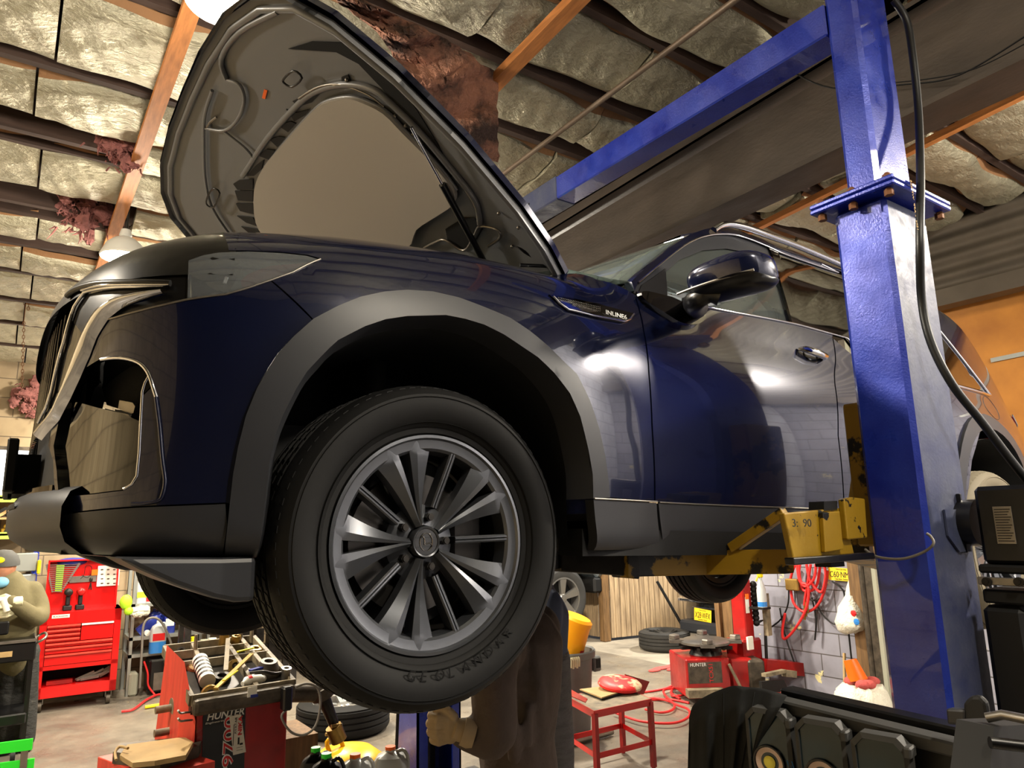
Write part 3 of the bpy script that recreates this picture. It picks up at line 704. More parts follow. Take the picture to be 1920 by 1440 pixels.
def uv(x, y):
    "surface parameters of the body point seen at pixel x, y"
    d = ray(x, y).normalized(); h = _bv.ray_cast(CAM, d)
    if h[0] is None:
        best = None
        for k in np.linspace(.5, 6, 160):
            q = _bv.find_nearest(CAM + d * k)
            if best is None or q[3] < best[3]: best = q
        h = best
    i, j = divmod(h[2], NV); P = h[0]
    a = _g[i][j]; b = _g[i + 1][j]; c = _g[i][j + 1]
    e1 = b - a; e2 = c - a; r = P - a
    m11, m12, m22 = e1.dot(e1), e1.dot(e2), e2.dot(e2); q1, q2 = r.dot(e1), r.dot(e2); D = m11 * m22 - m12 * m12
    u = (q1 * m22 - q2 * m12) / D; w = (q2 * m11 - q1 * m12) / D
    return ((i + u) * TMAX / NT, (j + w) * 15 / NV)
def pu(pts):
    "outline given as (px, py) pixels or ('X', X, v) surface points"
    return [(tX(p[1]), p[2]) if p[0] == 'X' else uv(*p) for p in pts]
def resample(loop, d=.02, closed=True):
    out = []; n = len(loop)
    for i in range(n if closed else n - 1):
        a = loop[i]; b = loop[(i + 1) % n]; L = math.hypot(b[0] - a[0], (b[1] - a[1]) * VS); k = max(1, int(L / d))
        for j in range(k): out.append((a[0] + (b[0] - a[0]) * j / k, a[1] + (b[1] - a[1]) * j / k))
    if not closed: out.append(loop[-1])
    return out
def inside(p, L):
    c = False; n = len(L); j = n - 1
    for i in range(n):
        if (L[i][1] > p[1]) != (L[j][1] > p[1]) and p[0] < (L[j][0] - L[i][0]) * (p[1] - L[i][1]) / (L[j][1] - L[i][1]) + L[i][0]: c = not c
        j = i
    return c
def smoothuv(L, closed=True, n=4):
    r = crom([(a, b, 0) for a, b in L], n, closed); return [(p.x, p.y) for p in r]
MIR = Matrix(((1, 0, 0, 0), (0, -1, 0, 2 * YC), (0, 0, 1, 0), (0, 0, 0, 1)))
def panel(name, loop, m, parent, off=0, thick=.018, holes=(), sp=.028, mirror=True, label=None, shrink=.0, f=None, flat=True):
    f = f or SP
    loops = [resample(loop)] + [resample(h) for h in holes]
    if shrink:
        for q, lp in enumerate(loops):
            n = len(lp); ar = sum(lp[i][0] * lp[(i + 1) % n][1] - lp[(i + 1) % n][0] * lp[i][1] for i in range(n)); sg = (1 if ar > 0 else -1) * (1 if q == 0 else -1)
            new = []
            for i in range(n):
                a = lp[i - 1]; b = lp[(i + 1) % n]; dx = b[0] - a[0]; dy = (b[1] - a[1]) * VS; L = math.hypot(dx, dy) or 1
                new.append((lp[i][0] - sg * dy / L * shrink, lp[i][1] + sg * dx / L * shrink / VS))
            loops[q] = new
    vs = []; ed = []
    for lp in loops:
        k = len(vs); vs += [Vector((a, b * VS)) for a, b in lp]; ed += [(k + i, k + (i + 1) % len(lp)) for i in range(len(lp))]
    o = loops[0]; a0 = min(p[0] for p in o); a1 = max(p[0] for p in o); b0 = min(p[1] for p in o); b1 = max(p[1] for p in o)
    ks = set((round(v.x / sp * 2.2), round(v.y / sp * 2.2)) for v in vs)
    x = math.floor(a0 / sp) * sp
    while x < a1:
        y = math.floor(b0 * VS / sp) * sp
        while y < b1 * VS:
            p = (x, y / VS)
            if inside(p, o) and not any(inside(p, h) for h in loops[1:]) and (round(x / sp * 2.2), round(y / sp * 2.2)) not in ks: vs.append(Vector((x, y)))
            y += sp
        x += sp
    r = geometry.delaunay_2d_cdt(vs, ed, [], 0, 1e-6)
    rv, rf = r[0], r[2]
    fs = []
    for t in rf:
        c = sum((rv[i] for i in t), Vector((0, 0))) / len(t); p = (c.x, c.y / VS)
        if inside(p, o) and not any(inside(p, h) for h in loops[1:]): fs.append(tuple(t))
    used = sorted({i for t in fs for i in t}); mp = {i: k for k, i in enumerate(used)}
    P3 = [f(rv[i].x, rv[i].y / VS, off) for i in used]
    fs = [tuple(mp[i] for i in t) for t in fs]
    cnt = {}
    for t in fs:
        for i in range(3):
            e = (t[i], t[(i + 1) % 3]); cnt[tuple(sorted(e))] = cnt.get(tuple(sorted(e)), []) + [e]
    bd = [v[0] for v in cnt.values() if len(v) == 1]
    rim = sorted({i for e in bd for i in e}); rm = {i: len(P3) + k for k, i in enumerate(rim)}
    P3 += [f(rv[used[i]].x, rv[used[i]].y / VS, off + thick) for i in rim]
    fs += [(e[1], e[0], rm[e[0]], rm[e[1]]) for e in bd]
    mb = MB(); mb.add(P3, fs); ob = mb.build(name, m, parent, smooth=38)
    if label: ob['label'] = label
    if mirror:
        mb = MB(MIR); mb.add(P3, fs); o2 = mb.build(name, m, parent, smooth=38)
    return ob
def strip(name, line, w, m, parent, off=-.004, closed=False, mirror=False):
    "raised bead along a surface polyline"
    L = resample(line, .02, closed); mb = MB(); mb.tube([SP(a, b, off) for a, b in L], w, 8, closed=closed); o = mb.build(name, m, parent, smooth=70)
    if mirror: mb.M = MIR; mb2 = MB(MIR); mb2.tube([SP(a, b, off) for a, b in L], w, 8, closed=closed); mb2.build(name, m, parent, smooth=70)
    return o
car = thing('car', 'dark blue three-row SUV raised on the lift with its hood open', 'car', (2.4, YC, 1.2))
ARO = [(424, 1046), (428, 985), (432, 945), (438, 890), (447, 840), (462, 780), (482, 730), (493, 711), (518, 670), (549, 634), (587, 600), (632, 576), (674, 559), (720, 549), (760, 546), (808, 549), (856, 560),
       (904, 578), (952, 598), (988, 622), (1023, 651), (1047, 675), (1076, 703), (1100, 752), (1118, 807), (1129, 859), (1135, 904), (1137, 933)]
ARI = [(480, 1045), (486, 1024), (493, 980), (499, 920), (505, 870), (515, 820), (530, 780), (555, 730), (574, 699), (601, 670), (632, 640), (682, 614), (720, 601), (760, 595), (832, 593), (868, 600), (904, 611), (940, 629),
       (976, 653), (1004, 672), (1033, 700), (1063, 739), (1082, 782), (1097, 843), (1105, 889), (1106, 935)]
aro = pu(ARO); ari = pu(ARI)
DF = [(1190, 552), (1203, 600), (1210, 640), (1216, 700), (1222, 800), (1227, 941)]
df = pu(DF)
LT = [(352, 486), (380, 476), (410, 472), (466, 470), (528, 473), (575, 478), (601, 485)]
LB = [(592, 491), (549, 510), (507, 525), (466, 539), (424, 551), (400, 555), (350, 561)]
seam = pu([(507, 525), (588, 600)])
fi_ar = [p for p, q in zip(aro, ARO) if q[0] >= 587]
fender = fi_ar + df[::-1] + [(tX(1.44), 9.9), (tX(1.36), 11.5), (tX(1.2), 12.6), (tX(.9), 12.8), (tX(.6), 12.6), (tX(.40), 12.0), (tX(.28), 11.0)] + pu([(428, 470), (466, 470), (528, 473), (575, 478), (601, 485), (592, 491), (549, 510), (507, 525)])
panel('front_fender', fender, M['paint'], car, shrink=.002)
panel('arch_trim', aro + ari[::-1], M['clad'], car, off=-.012, thick=.04, sp=.02)
# bevelled inner lip of the arch
lip = MB(); R1 = [SP(a, b, -.012) for a, b in resample(smoothuv(ari, False, 2), .02, False)]; R2 = [SP(a, b, .07) for a, b in resample(smoothuv(ari, False, 2), .02, False)]
cx = sum(p.x for p in R1) / len(R1); cz = 1.75
R2 = [Vector((p.x + (cx - p.x) * .03, p.y, p.z + (cz - p.z) * .03)) for p in R2]
lip.grid([R1, R2]); lip.build('arch_lip', M['clad'], car, smooth=60)
# wheel well
R3 = [p + Vector((0, .52, 0)) for p in R2]; R2b = [Vector(p) for p in R2]
R2b = [R2b[0] + Vector((0, 0, -.02))] + R2b + [R2b[-1] + Vector((0, 0, -.10))]; R3 = [R3[0] + Vector((0, 0, -.02))] + R3 + [R3[-1] + Vector((0, 0, -.10))]
wl = MB(); wl.grid([R2b, R3]); wl.add(R3, [tuple(range(len(R3)))]); wl.build('wheel_well', M['liner'], car, smooth=40)
wl = MB(MIR); wl.grid([R2b, R3]); wl.add(R3, [tuple(range(len(R3)))]); wl.build('wheel_well', M['liner'], car, smooth=40)
wl = MB(Matrix.Translation((3.03, 0, -.125))); wl.grid([R2b, R3]); wl.add(R3, [tuple(range(len(R3)))]); wl.build('wheel_well', M['liner'], car, smooth=40)
wl = MB(MIR @ Matrix.Translation((3.03, 0, -.125))); wl.grid([R2b, R3]); wl.add(R3, [tuple(range(len(R3)))]); wl.build('wheel_well', M['liner'], car, smooth=40)
# bumper
HOLE = [(127, 722), (150, 700), (187, 676), (225, 672), (258, 680), (276, 700), (283, 725), (266, 740), (263, 790), (218, 772), (172, 762), (135, 752)]
INS = [(118, 754), (135, 753), (172, 763), (218, 773), (262, 791), (260, 870), (252, 903), (232, 918), (175, 925), (106, 932), (102, 880), (100, 868), (93, 835), (108, 778)]
BL = [(350, 561), (310, 570), (258, 583), (216, 595), (181, 604), (160, 640), (146, 672), (130, 712), (117, 752), (100, 790), (90, 835), (99, 866), (104, 932), (112, 966)]
hole = pu(HOLE); ins = pu(INS); whole = hole[:8] + ins[4:] + [ins[0], hole[-1]][:1]
opening = pu([(127, 722), (150, 700), (187, 676), (225, 672), (258, 680), (276, 700), (283, 725), (268, 740), (263, 790), (260, 870), (252, 903), (232, 918), (175, 925), (112, 931), (107, 880), (101, 835), (113, 778)])
ar_b = [p for p, q in zip(aro, ARO) if q[0] <= 587 and q[1] <= 945]
bumper = pu([(507, 525), (466, 539), (424, 551), (400, 555)]) + pu(BL) + pu([(254, 951), (424, 944)]) + ar_b
bp = panel('front_bumper', bumper, M['paint'], car, holes=[opening], shrink=.002, thick=.03)
panel('bumper_insert', ins, M['gloss'], car, off=.012, thick=.02)
panel('air_duct', hole, M['liner'], car, off=.07, thick=.01)
# recess wall of the duct
for MM in (None, MIR):
    mb = MB(MM); L = resample(opening, .02); mb.grid([[SP(a, b, .0) for a, b in L + L[:1]], [SP(a, b, .08) for a, b in L + L[:1]]]); mb.build('duct_wall', M['gloss'], car, smooth=50)
strip('duct_chrome', pu([(280, 703), (272, 718), (267, 735), (264, 790), (261, 850), (257, 892), (247, 908), (232, 917)]), .003, M['chrome'], car, off=.0)
strip('duct_chrome', smoothuv(pu([(190, 674), (225, 671), (258, 679), (277, 698), (288, 730), (293, 745)]), False), .004, M['chrome'], car, off=.0)
sens = panel('sensor_bracket', pu([(181, 744), (211, 748), (217, 755), (213, 768), (205, 770), (178, 760)]), M['steel'], car, off=.05, thick=.03, mirror=False)
panel('sensor_bracket', pu([(176, 762), (214, 770), (214, 782), (205, 784), (178, 775)]), M['clad'], car, off=.045, thick=.04, mirror=False)
# side flare fins beside the duct
strip('bumper_fin', smoothuv(pu([(293, 745), (300, 800), (305, 860), (310, 900), (306, 925), (298, 938), (270, 944), (248, 945)]), False), .004, M['paint'], car, off=-.002)
low = pu([(112, 966), (254, 951), (424, 944), (428, 985), (420, 1044), (410, 1046), (280, 1041), (140, 1039), (124, 998)])
panel('bumper_cladding', low, M['clad'], car, off=-.004, thick=.03, shrink=.0015)
# front centre: chin, grille, plate bracket, chrome wing
def sweep(name, prof, t0, t1, n, m, cap=True, mirror=False):
    rows = []
    for k in range(n + 1):
        t = t0 + (t1 - t0) * k / n; rows.append([SP(t, 5, i_)[:2] + (z - .04 * (SX(t) - 1.3),) for i_, z in prof])
    full = rows + [[(p[0], 2 * YC - p[1], p[2]) for p in r] for r in rows[-2 if t1 == 0 else -1::-1]] if mirror else rows
    return MB().grid(full).build(name, m, car, smooth=50)
tc1 = uv(172, 1036)[0]; 
chinp = [(.10, 1.765), (.03, 1.755), (-.012, 1.735), (-.026, 1.705), (-.026, 1.665), (-.014, 1.635), (.02, 1.61), (.10, 1.60), (.3, 1.60)]
ch = sweep('chin', chinp, tc1, 0, 26, M['clad'], mirror=True); ch['label'] = 'smooth grey lower lip'
sweep('chin_groove', [(-.0275, 1.718), (-.0285, 1.712), (-.0275, 1.706)], .45, 0, 12, M['black'], mirror=True)
t_w = uv(120, 752)[0]
grl = MB(); 
tg = t_w * .92
for q in range(15):
    t = tg * q / 14
    pts = [SP(t, v, .012 + .012 * math.sin((v - 3.6) * .8)) for v in np.linspace(3.6, 9.2, 16)]
    grl.tube(pts, .0045, 6)
    grl.M = MIR; grl.tube(pts, .0045, 6); grl.M = Matrix.Identity(4)
grl.build('grille_bars', M['gloss'], car, smooth=60)
gb = MB(); R = [[SP(t, v, .055) for t in np.linspace(tg * 1.02, 0, 10)] for v in np.linspace(2.2, 9.6, 14)]
gb.grid(R); gb.M = MIR; gb.grid(R); gb.build('grille_back', M['liner'], car, smooth=60)
# upper crossmember above the grille, seen from the side
R = [[SP(t, v, .0) for t in np.linspace(tX(.34), 0, 24)] for v in (6.4, 7, 7.6, 8.2, 8.6, 9.0, 9.4, 9.7)]
mb = MB(); mb.grid(R); mb.M = MIR; mb.grid(R); mb.build('slam_panel', M['blackm'], car, smooth=50)
# chrome wing: runs down the grille edge and under the lamp
W1 = [(310, 543), (262, 548), (222, 556), (192, 575), (172, 612), (156, 652), (141, 700), (124, 748), (108, 775), (86, 798)]
W2 = [(310, 556), (270, 566), (232, 577), (206, 597), (186, 628), (170, 668), (151, 712), (134, 748), (112, 790), (80, 826)]
W0 = [(308, 536), (255, 538), (205, 540), (160, 548), (141, 575), (122, 640), (108, 690), (98, 735), (88, 765), (74, 792)]
w1 = pu(W1); w2 = pu(W2); w0 = pu(W0)
mb = MB(); A = resample(smoothuv(w1, False), .02, False); B = resample(smoothuv(w2, False), .02, False); n = 44
def rs(L, n): 
    L = resample(L, .004, False); return [L[int(round(i * (len(L) - 1) / n))] for i in range(n + 1)]
a_ = rs(w1, n); b_2 = rs(w2, n); c_ = rs(w0, n)
rows = []
for k in range(9):
    s_ = k / 8; rows.append([SP(a[0] + (b[0] - a[0]) * s_, a[1] + (b[1] - a[1]) * s_, -.02 * math.sin(PI * s_) - .002) for a, b in zip(a_, b_2)])
mb.grid(rows); o = mb.build('signature_wing', M['chrome'], car, smooth=60); o['label'] = 'chrome wing'
mb = MB(MIR); mb.grid(rows); mb.build('signature_wing', M['chrome'], car, smooth=60)
rows = []
for k in range(9):
    s_ = k / 8; rows.append([SP(c[0] + (a[0] - c[0]) * s_, c[1] + (a[1] - c[1]) * s_, .004 + .012 * math.sin(PI * s_)) for c, a in zip(c_, a_)])
mb = MB(); mb.grid(rows); mb.build('wing_inner', M['gloss'], car, smooth=60); mb = MB(MIR); mb.grid(rows); mb.build('wing_inner', M['gloss'], car, smooth=60)
strip('wing_edge', pu(W0), .004, M['chrome'], car, off=-.002); 
strip('lamp_brow', smoothuv(pu([(322, 533), (280, 531), (230, 531), (180, 534), (145, 545), (132, 556)]), False), .007, M['blackm'], car, off=-.006)
strip('lamp_brow', smoothuv(pu([(320, 536), (280, 536), (230, 536), (190, 538), (160, 546)]), False), .003, M['chrome'], car, off=-.008)
# number plate bracket
mb = MB(); mb.rbox((-.012, 2.10, 1.80), (.012, 2.60, 1.93), .004); mb.box((.0, 2.2, 1.80), (.09, 2.5, 1.90)); mb.build('plate_bracket', M['black'], car)
mb = MB(); 
for z in (1.80, 1.77): mb.grid([[SP(t, 5, o_)[:2] + (z + dz,) for t in np.linspace(t_w, 0, 8)] for o_, dz in ((-.004, 0), (.06, -.015))], (0, 0, -.012))
mb.build('lower_grille', M['gloss'], car, smooth=50)
R = [[SP(t, v, .03) for t in np.linspace(t_w * 1.05, 0, 10)] for v in np.linspace(1.5, 4.4, 8)]
mb = MB(); mb.grid(R); mb.M = MIR; mb.grid(R); mb.build('grille_back', M['black'], car)
# headlamp
lamp_o = pu([(352, 488), (380, 478), (410, 473), (466, 471), (528, 474), (575, 479), (600, 486), (592, 491), (549, 510), (507, 525), (466, 539), (424, 551), (400, 555), (350, 560)])
hl = panel('headlight', lamp_o, M['lens'], car, off=.0, thick=.012, shrink=.002)
inner = panel('headlight_bezel', lamp_o, M['lampin'], hl, off=.035, thick=.02, mirror=False)
panel('headlight_bezel', pu([(350, 487), (352, 559), (420, 550), (440, 520), (432, 490), (395, 480)]), M['gloss'], hl, off=.030, thick=.02, mirror=False)
panel('side_reflector', pu([(449, 523), (462, 512), (505, 496), (560, 492), (590, 489), (545, 508), (500, 525), (465, 536), (452, 534)]), M['amber'], hl, off=.022, thick=.01, mirror=False)
for q, (x, y) in enumerate(((418, 528),)):
    a = SP(*uv(x, y), .024); MB().tube([a, SP(*uv(x + 4, y - 12), .024)], .004, 8).build('lamp_lens', M['whiteink'], hl)
strip('headlight_trim', pu([(601, 486), (549, 511), (507, 526), (466, 540), (424, 552), (350, 562), (310, 571), (258, 584), (216, 596), (181, 605)]), .0022, M['steel'], car, off=-.001)
# panel filling between lamp and grille: dark
panel('lamp_surround', pu([(352, 486), (352, 561), (310, 571), (258, 584), (216, 596), (181, 605), (160, 640), (130, 600), (150, 545), (200, 528), (300, 505)]), M['blackm'], car, off=.006, thick=.02)
# underside
mb = MB(); mb.prism([at(x, y, 'Y', 1.50) for x, y in ((222, 1046), (417, 1046), (482, 1044), (478, 1128), (440, 1130), (400, 1122), (330, 1098), (262, 1068))], (0, .30, .0)); mb.build('air_deflector', M['clad'], car, bevel=.01)
mb = MB(MIR); mb.prism([at(x, y, 'Y', 1.50) for x, y in ((222, 1046), (417, 1046), (482, 1044), (478, 1128), (440, 1130), (400, 1122), (330, 1098), (262, 1068))], (0, .30, .0)); mb.build('air_deflector', M['clad'], car, bevel=.01)
mb = MB(); 
z0 = lambda X: 1.625 - .04 * (X - 1.3)
mb.prism([(.10, 1.75, z0(0) - .02), (.6, 1.62, z0(.6) - .02), (.6, 3.22, z0(.6) - .02), (.10, 3.09, z0(0) - .02)], (0, 0, .06))
mb.prism([(.5, 1.95, z0(.5)), (4.5, 1.95, z0(4.5)), (4.5, 2.89, z0(4.5)), (.5, 2.89, z0(.5))], (0, 0, .1)); mb.build('undertray', M['under'], car)
mb = MB(); mb.prism([(1.30, 1.55, z0(1.3)), (3.35, 1.55, z0(3.35)), (3.35, 3.29, z0(3.35)), (1.30, 3.29, z0(1.3))], (0, 0, .05)); 
mb.build('floorpan', M['under'], car)
for MM in (None, MIR):
    mb = MB(MM); mb.beam((1.24, 1.50, z0(1.3) + .02), (3.42, 1.50, z0(3.42) + .02), .10, .07); mb.build('sill_beam', M['under'], car)
# cladding along the sills
panel('rocker_cladding', pu([(1107, 936), (1226, 942), (1226, 1030), (1107, 1032)]), M['clad'], car, off=-.010, thick=.03, shrink=.0015)
panel('door_cladding', pu([(1229, 943), (1583, 957), (1584, 1040), (1229, 1032)]), M['clad'], car, off=-.010, thick=.03, shrink=.0015)
panel('door_cladding', [(uv(1583, 957)[0], uv(1583, 957)[1]), (tX(3.38), uv(1583, 957)[1]), (tX(3.38), .6), (uv(1583, 957)[0], .6)], M['clad'], car, off=-.010, thick=.03, shrink=.0015)
strip('sill_bead', pu([(1108, 935), (1226, 941)]), .0025, M['steel'], car, off=-.012); strip('sill_bead', pu([(1230, 942), (1583, 956)]), .0025, M['steel'], car, off=-.012)
# doors
belt = pu([(1190, 549), (1215, 553), (1260, 562), (1330, 577), (1415, 593), (1500, 610), (1562, 627)])
dr = pu([(1561, 633), (1565, 720), (1571, 817), (1582, 955)])
fd = df[1:] + [df[-1]] + dr[::-1] + belt[::-1]
fd = [(df[0][0] + .002, df[0][1])] + [(a + .003, b) for a, b in df[1:]] + dr[::-1] + belt[::-1][:-1]
door = panel('front_door', fd, M['paint'], car, shrink=.002)
rb = [(tX(x), belt[-1][1] + .0) for x in (3.0, 2.7)]
tr = uv(1582, 955)
rdo = [(a + .003, b) for a, b in dr] + [(tX(3.36), tr[1]), (tX(3.42), 3), (tX(3.55), 4.6), (tX(3.72), 6), (tX(3.7), 8.8), (tX(3.3), 8.75), (tX(2.9), 8.7)]
rd = panel('rear_door', rdo, M['paint'], car, shrink=.002)
def handle(p, parent):
    a, b = uv(*p); mb = MB()
    ring = [SP(a + .042 * math.cos(t), b + .042 * math.sin(t) / VS, -.001) for t in np.linspace(0, 2 * PI, 25)[:-1]]
    mb.add(ring + [SP(a, b, .03)], [(i, (i + 1) % 24, 24) for i in range(24)]); mb.tube(ring, .003, 6, closed=True); h = mb.build('handle_cup', M['gloss'], parent, smooth=60)
    mb = MB(); mb.tube([SP(a - .075, b + .25, -.004), SP(a - .06, b + .22, -.024), SP(a, b + .12, -.032), SP(a + .055, b + .05, -.026), SP(a + .075, b, -.004)], [.006, .013, .015, .014, .008], 12)
    mb.build('door_handle', M['chrome'], parent, smooth=70)
handle((1520, 668), door); 
a, b = uv(1520, 668)
# greenhouse
OUT = [(1184, 528), (1215, 498), (1259, 462), (1296, 439), (1330, 428), (1371, 424), (1420, 438), (1477, 456), (1571, 495)]
FR = [(1196, 530), (1228, 503), (1259, 478), (1290, 456), (1321, 443), (1352, 439), (1384, 442), (1440, 463), (1477, 479), (1571, 511)]
out = pu(OUT); fr = pu(FR)
BLT = pu([(1190, 549), (1260, 562), (1330, 577), (1500, 610), (1562, 627), (1587, 634)])
rear_top = [(tX(x), v) for x, v in ((2.9, 12.6), (3.3, 12.5), (3.7, 11.9))]
# A pillar and cant rail in body colour, dark behind
panel('cant_rail', out + [(tX(3.0), 14.2), (tX(3.6), 14.0)] + [(tX(3.7), 12.3)] + rear_top[::-1][1:] + fr[::-1] + pu([(1190, 545)]), M['paint'], car, off=0, thick=.03)
GL = [(1252, 508), (1277, 486), (1321, 468), (1365, 465), (1409, 473), (1441, 490), (1470, 545), (1492, 603)]
gl = pu(GL); belt2 = pu([(1492, 605), (1415, 590), (1330, 574), (1254, 558)])
frm = fr[:8] + pu([(1452, 464), (1499, 609)]) + pu([(1415, 593), (1330, 577), (1260, 562), (1192, 548)])
wf = panel('window_frame', frm, M['clad'], door, off=.008, thick=.02, holes=[gl + belt2], mirror=False)
panel('window_frame', frm, M['clad'], door, off=.008, thick=.02, holes=[gl + belt2], mirror=False).matrix_local
bpy.data.objects.remove(bpy.data.objects['window_frame.001'])
panel('window', gl + belt2, M['clear'], door, off=.016, thick=.004, mirror=False)
panel('sail_panel', pu([(1205, 534), (1249, 503), (1253, 556), (1200, 546)]), M['black'], door, off=.003, thick=.01, mirror=False)
panel('pillar_trim', pu([(1441, 463), (1455, 466), (1480, 540), (1500, 610), (1486, 607), (1470, 548)]), M['gloss'], car, off=.0, thick=.01)
rg = pu([(1457, 468), (1477, 478), (1571, 511)]) + [(tX(2.9), 12.3), (tX(3.25), 12.2), (tX(3.42), 8.9), (tX(2.9), 8.8)] + pu([(1587, 634), (1502, 611), (1482, 540)])
panel('rear_window', rg, M['glass'], rd, off=.004, thick=.01, mirror=False)
panel('rear_window', rg, M['glass'], rd, off=.004, thick=.01, mirror=False); bpy.data.objects.remove(bpy.data.objects['rear_window.001'])
# far side glazing
mb = MB(MIR); mb.grid([[SP(t, v, .01) for t in np.linspace(tX(1.75), tX(4.1), 24)] for v in np.linspace(8.9, 12.2, 6)]); mb.build('far_windows', M['clear'], car, smooth=60)
strip('belt_chrome', pu([(1192, 549), (1260, 563), (1330, 577), (1415, 593), (1500, 610), (1562, 627), (1587, 634)]) + [(tX(3.0), 8.75)], .004, M['chrome'], car, off=-.003)
strip('frame_chrome', smoothuv(fr, False) + [(tX(2.9), 12.55)], .0035, M['chrome'], car, off=-.002)
# roof
def rp_(X, s_):
    z = SP(tX(X), 14.0); zc_ = z.z + .01; dr_ = .06 * (1 - sm(X, 2.1, 2.8)); z = z - Vector((0, 0, dr_)); zc_ -= dr_; Y = z.y + (2 * YC - 2 * z.y) * s_; return (X, Y, z.z + (zc_ - z.z) * (1 - (2 * s_ - 1) ** 2))
MB().grid([[rp_(X, s_) for s_ in np.linspace(0, 1, 15)] for X in np.linspace(2.12, 4.25, 18)], (0, 0, -.02)).build('roof', M['paint'], car, smooth=50)
MB().grid([[Vector(rp_(X, s_)) - Vector((0, 0, .05)) for s_ in np.linspace(0.02, .98, 9)] for X in np.linspace(2.35, 4.2, 8)], (0, 0, -.01)).build('headliner', M['cream'], car, smooth=50)
rl = [(1338, 432), (1352, 423), (1371, 421), (1400, 427), (1440, 441), (1500, 463), (1571, 493)]
q = [SP(*uv(x, y), -.0) for x, y in rl]
q = [at(x, y, 'Y', 1.68) for x, y in rl]; e = q[-1] + (q[-1] - q[-2]) * 8
mb = MB(); mb.tube(crom(q, 4)[:-1] + [q[-1], Vector((3.9, 1.70, q[-1].z - .04 * (3.9 - q[-1].x) - .03))], .014, 10); mb.build('roof_rail', M['chrome'], car, smooth=60)
# windshield
nearA = [SP(*uv(x, y), .01) for x, y in ((1186, 526), (1215, 499), (1259, 463), (1296, 441), (1335, 429))]
nearA = [SP(tX(1.40), 11.3, 0)] + nearA
nl = crom(nearA, 3); rows = []
for i, p in enumerate(nl):
    k = i / (len(nl) - 1); bow = .30 * (1 - k) + .05 * k; rise = .0
    rows.append([(p.x - bow * (1 - (2 * s_ - 1) ** 2), p.y + (2 * YC - 2 * p.y) * s_, p.z + (rise + .01 * k) * (1 - (2 * s_ - 1) ** 2)) for s_ in np.linspace(0, 1, 17)])
MB().grid(rows, (.003, 0, -.004)).build('windshield', M['clear'], car, smooth=80)
top = rows[-1]; R = [top, [rp_(2.12, s_) for s_ in np.linspace(0, 1, 17)]]
MB().grid(R, (0, 0, -.02)).build('roof_front', M['paint'], car, smooth=40)
MB().tube([rows[-2][i] for i in range(17)], .006, 6).build('windshield_band', M['gloss'], car)
# dash and cowl
mb = MB(); mb.grid([[(x, y, z - .0) for y in np.linspace(1.58, 3.26, 8)] for x, z in ((1.15, 2.36), (1.5, 2.40), (1.85, 2.36), (1.9, 2.1))], (0, 0, -.03)); mb.build('dashboard', M['seat'], car, smooth=50)
mb = MB(); mb.box((1.2, 1.62, 1.75), (1.32, 3.22, 2.33)); mb.build('firewall', M['under'], car)
mb = MB(); mb.box((.16, 1.75, 1.72), (1.2, 3.09, 1.95)); mb.rbox((.30, 2.05, 1.9), (1.15, 2.8, 2.25), .05); mb.build('engine', M['under'], car)
for y in (1.98, 2.86):
    mb = MB(); mb.rbox((2.0, y - .26, 1.85), (2.5, y + .26, 2.02), .05); mb.rbox((2.42, y - .25, 1.98), (2.58, y + .25, 2.56), .05); mb.rbox((2.45, y - .13, 2.56), (2.56, y + .13, 2.74), .03); mb.build('seat', M['seat'], car)
mb = MB(); mb.grid([[(x, y, z) for y in (1.53, 3.31)] for x, z in ((1.35, 1.70), (4.6, 1.58))], (0, 0, .02)); mb.build('cabin_floor', M['seat'], car)
# quarter panel and tail
rear_in = [(a, b) for a, b in pu([(1815, 860), (1843, 817), (1859, 812), (1885, 823), (1909, 854)])]
sh = tX(.81 + 3.03) - tX(.81)
RAO = [(a + tX(3.84) - tX(.83), b) for a, b in aro]; RAI = [(a + tX(3.84) - tX(.83), b) for a, b in ari]
def rear_arc(r, n=20, x0=3.84, z0_=1.66, lowz=1.62):
    out = []
    for k in range(n + 1):
        th = PI * (1.04 - 1.08 * k / n); X = x0 + r * math.cos(th); z = z0_ + r * math.sin(th)
        lo, hi = 0, 9
        for _ in range(24):
            mid = (lo + hi) / 2
            if SP(tX(X), mid).z < z: lo = mid
            else: hi = mid
        out.append((tX(X), lo))
    return out
ro = rear_arc(.505); ri_ = rear_arc(.432)
qp = [(tX(3.345), 8.8), (tX(3.345), 5)] + ro + [(tX(4.5), 1), (tX(4.86), 1.2), (tX(4.85), 5)] + pu([(1905, 745)]) + pu([(1893, 717), (1859, 678), (1819, 641), (1775, 604)]) + [(tX(3.7), 14), (tX(3.7), 9)]
qp = [(tX(3.72), 8.9), (tX(3.74), 6), (tX(3.56), 4.6), (tX(3.43), 3)] + ro[1:] + [(tX(4.5), .8), (TMAX - .5, 1), (TMAX - .5, 8.2), (tX(4.72), 8.8), (tX(4.5), 10.2), (tX(4.3), 12), (tX(4.1), 13.8), (tX(3.6), 14.2), (tX(3.6), 12.0), (tX(4.05), 9.1)]
panel('quarter_panel', qp, M['paint'], car, shrink=.001)
panel('rear_arch_trim', ro + ri_[::-1], M['clad'], car, off=-.012, thick=.05, sp=.02)
panel('quarter_window', [(tX(3.42), 8.95), (tX(3.42), 12.2), (tX(3.62), 12.0), (tX(4.08), 9.2)], M['glass'], car, off=-.001, thick=.01)
strip('quarter_chrome', [(tX(3.3), 8.85), (tX(4.14), 9.05), (tX(3.66), 12.1), (tX(3.3), 12.5)], .007, M['chrome'], car, off=-.004)
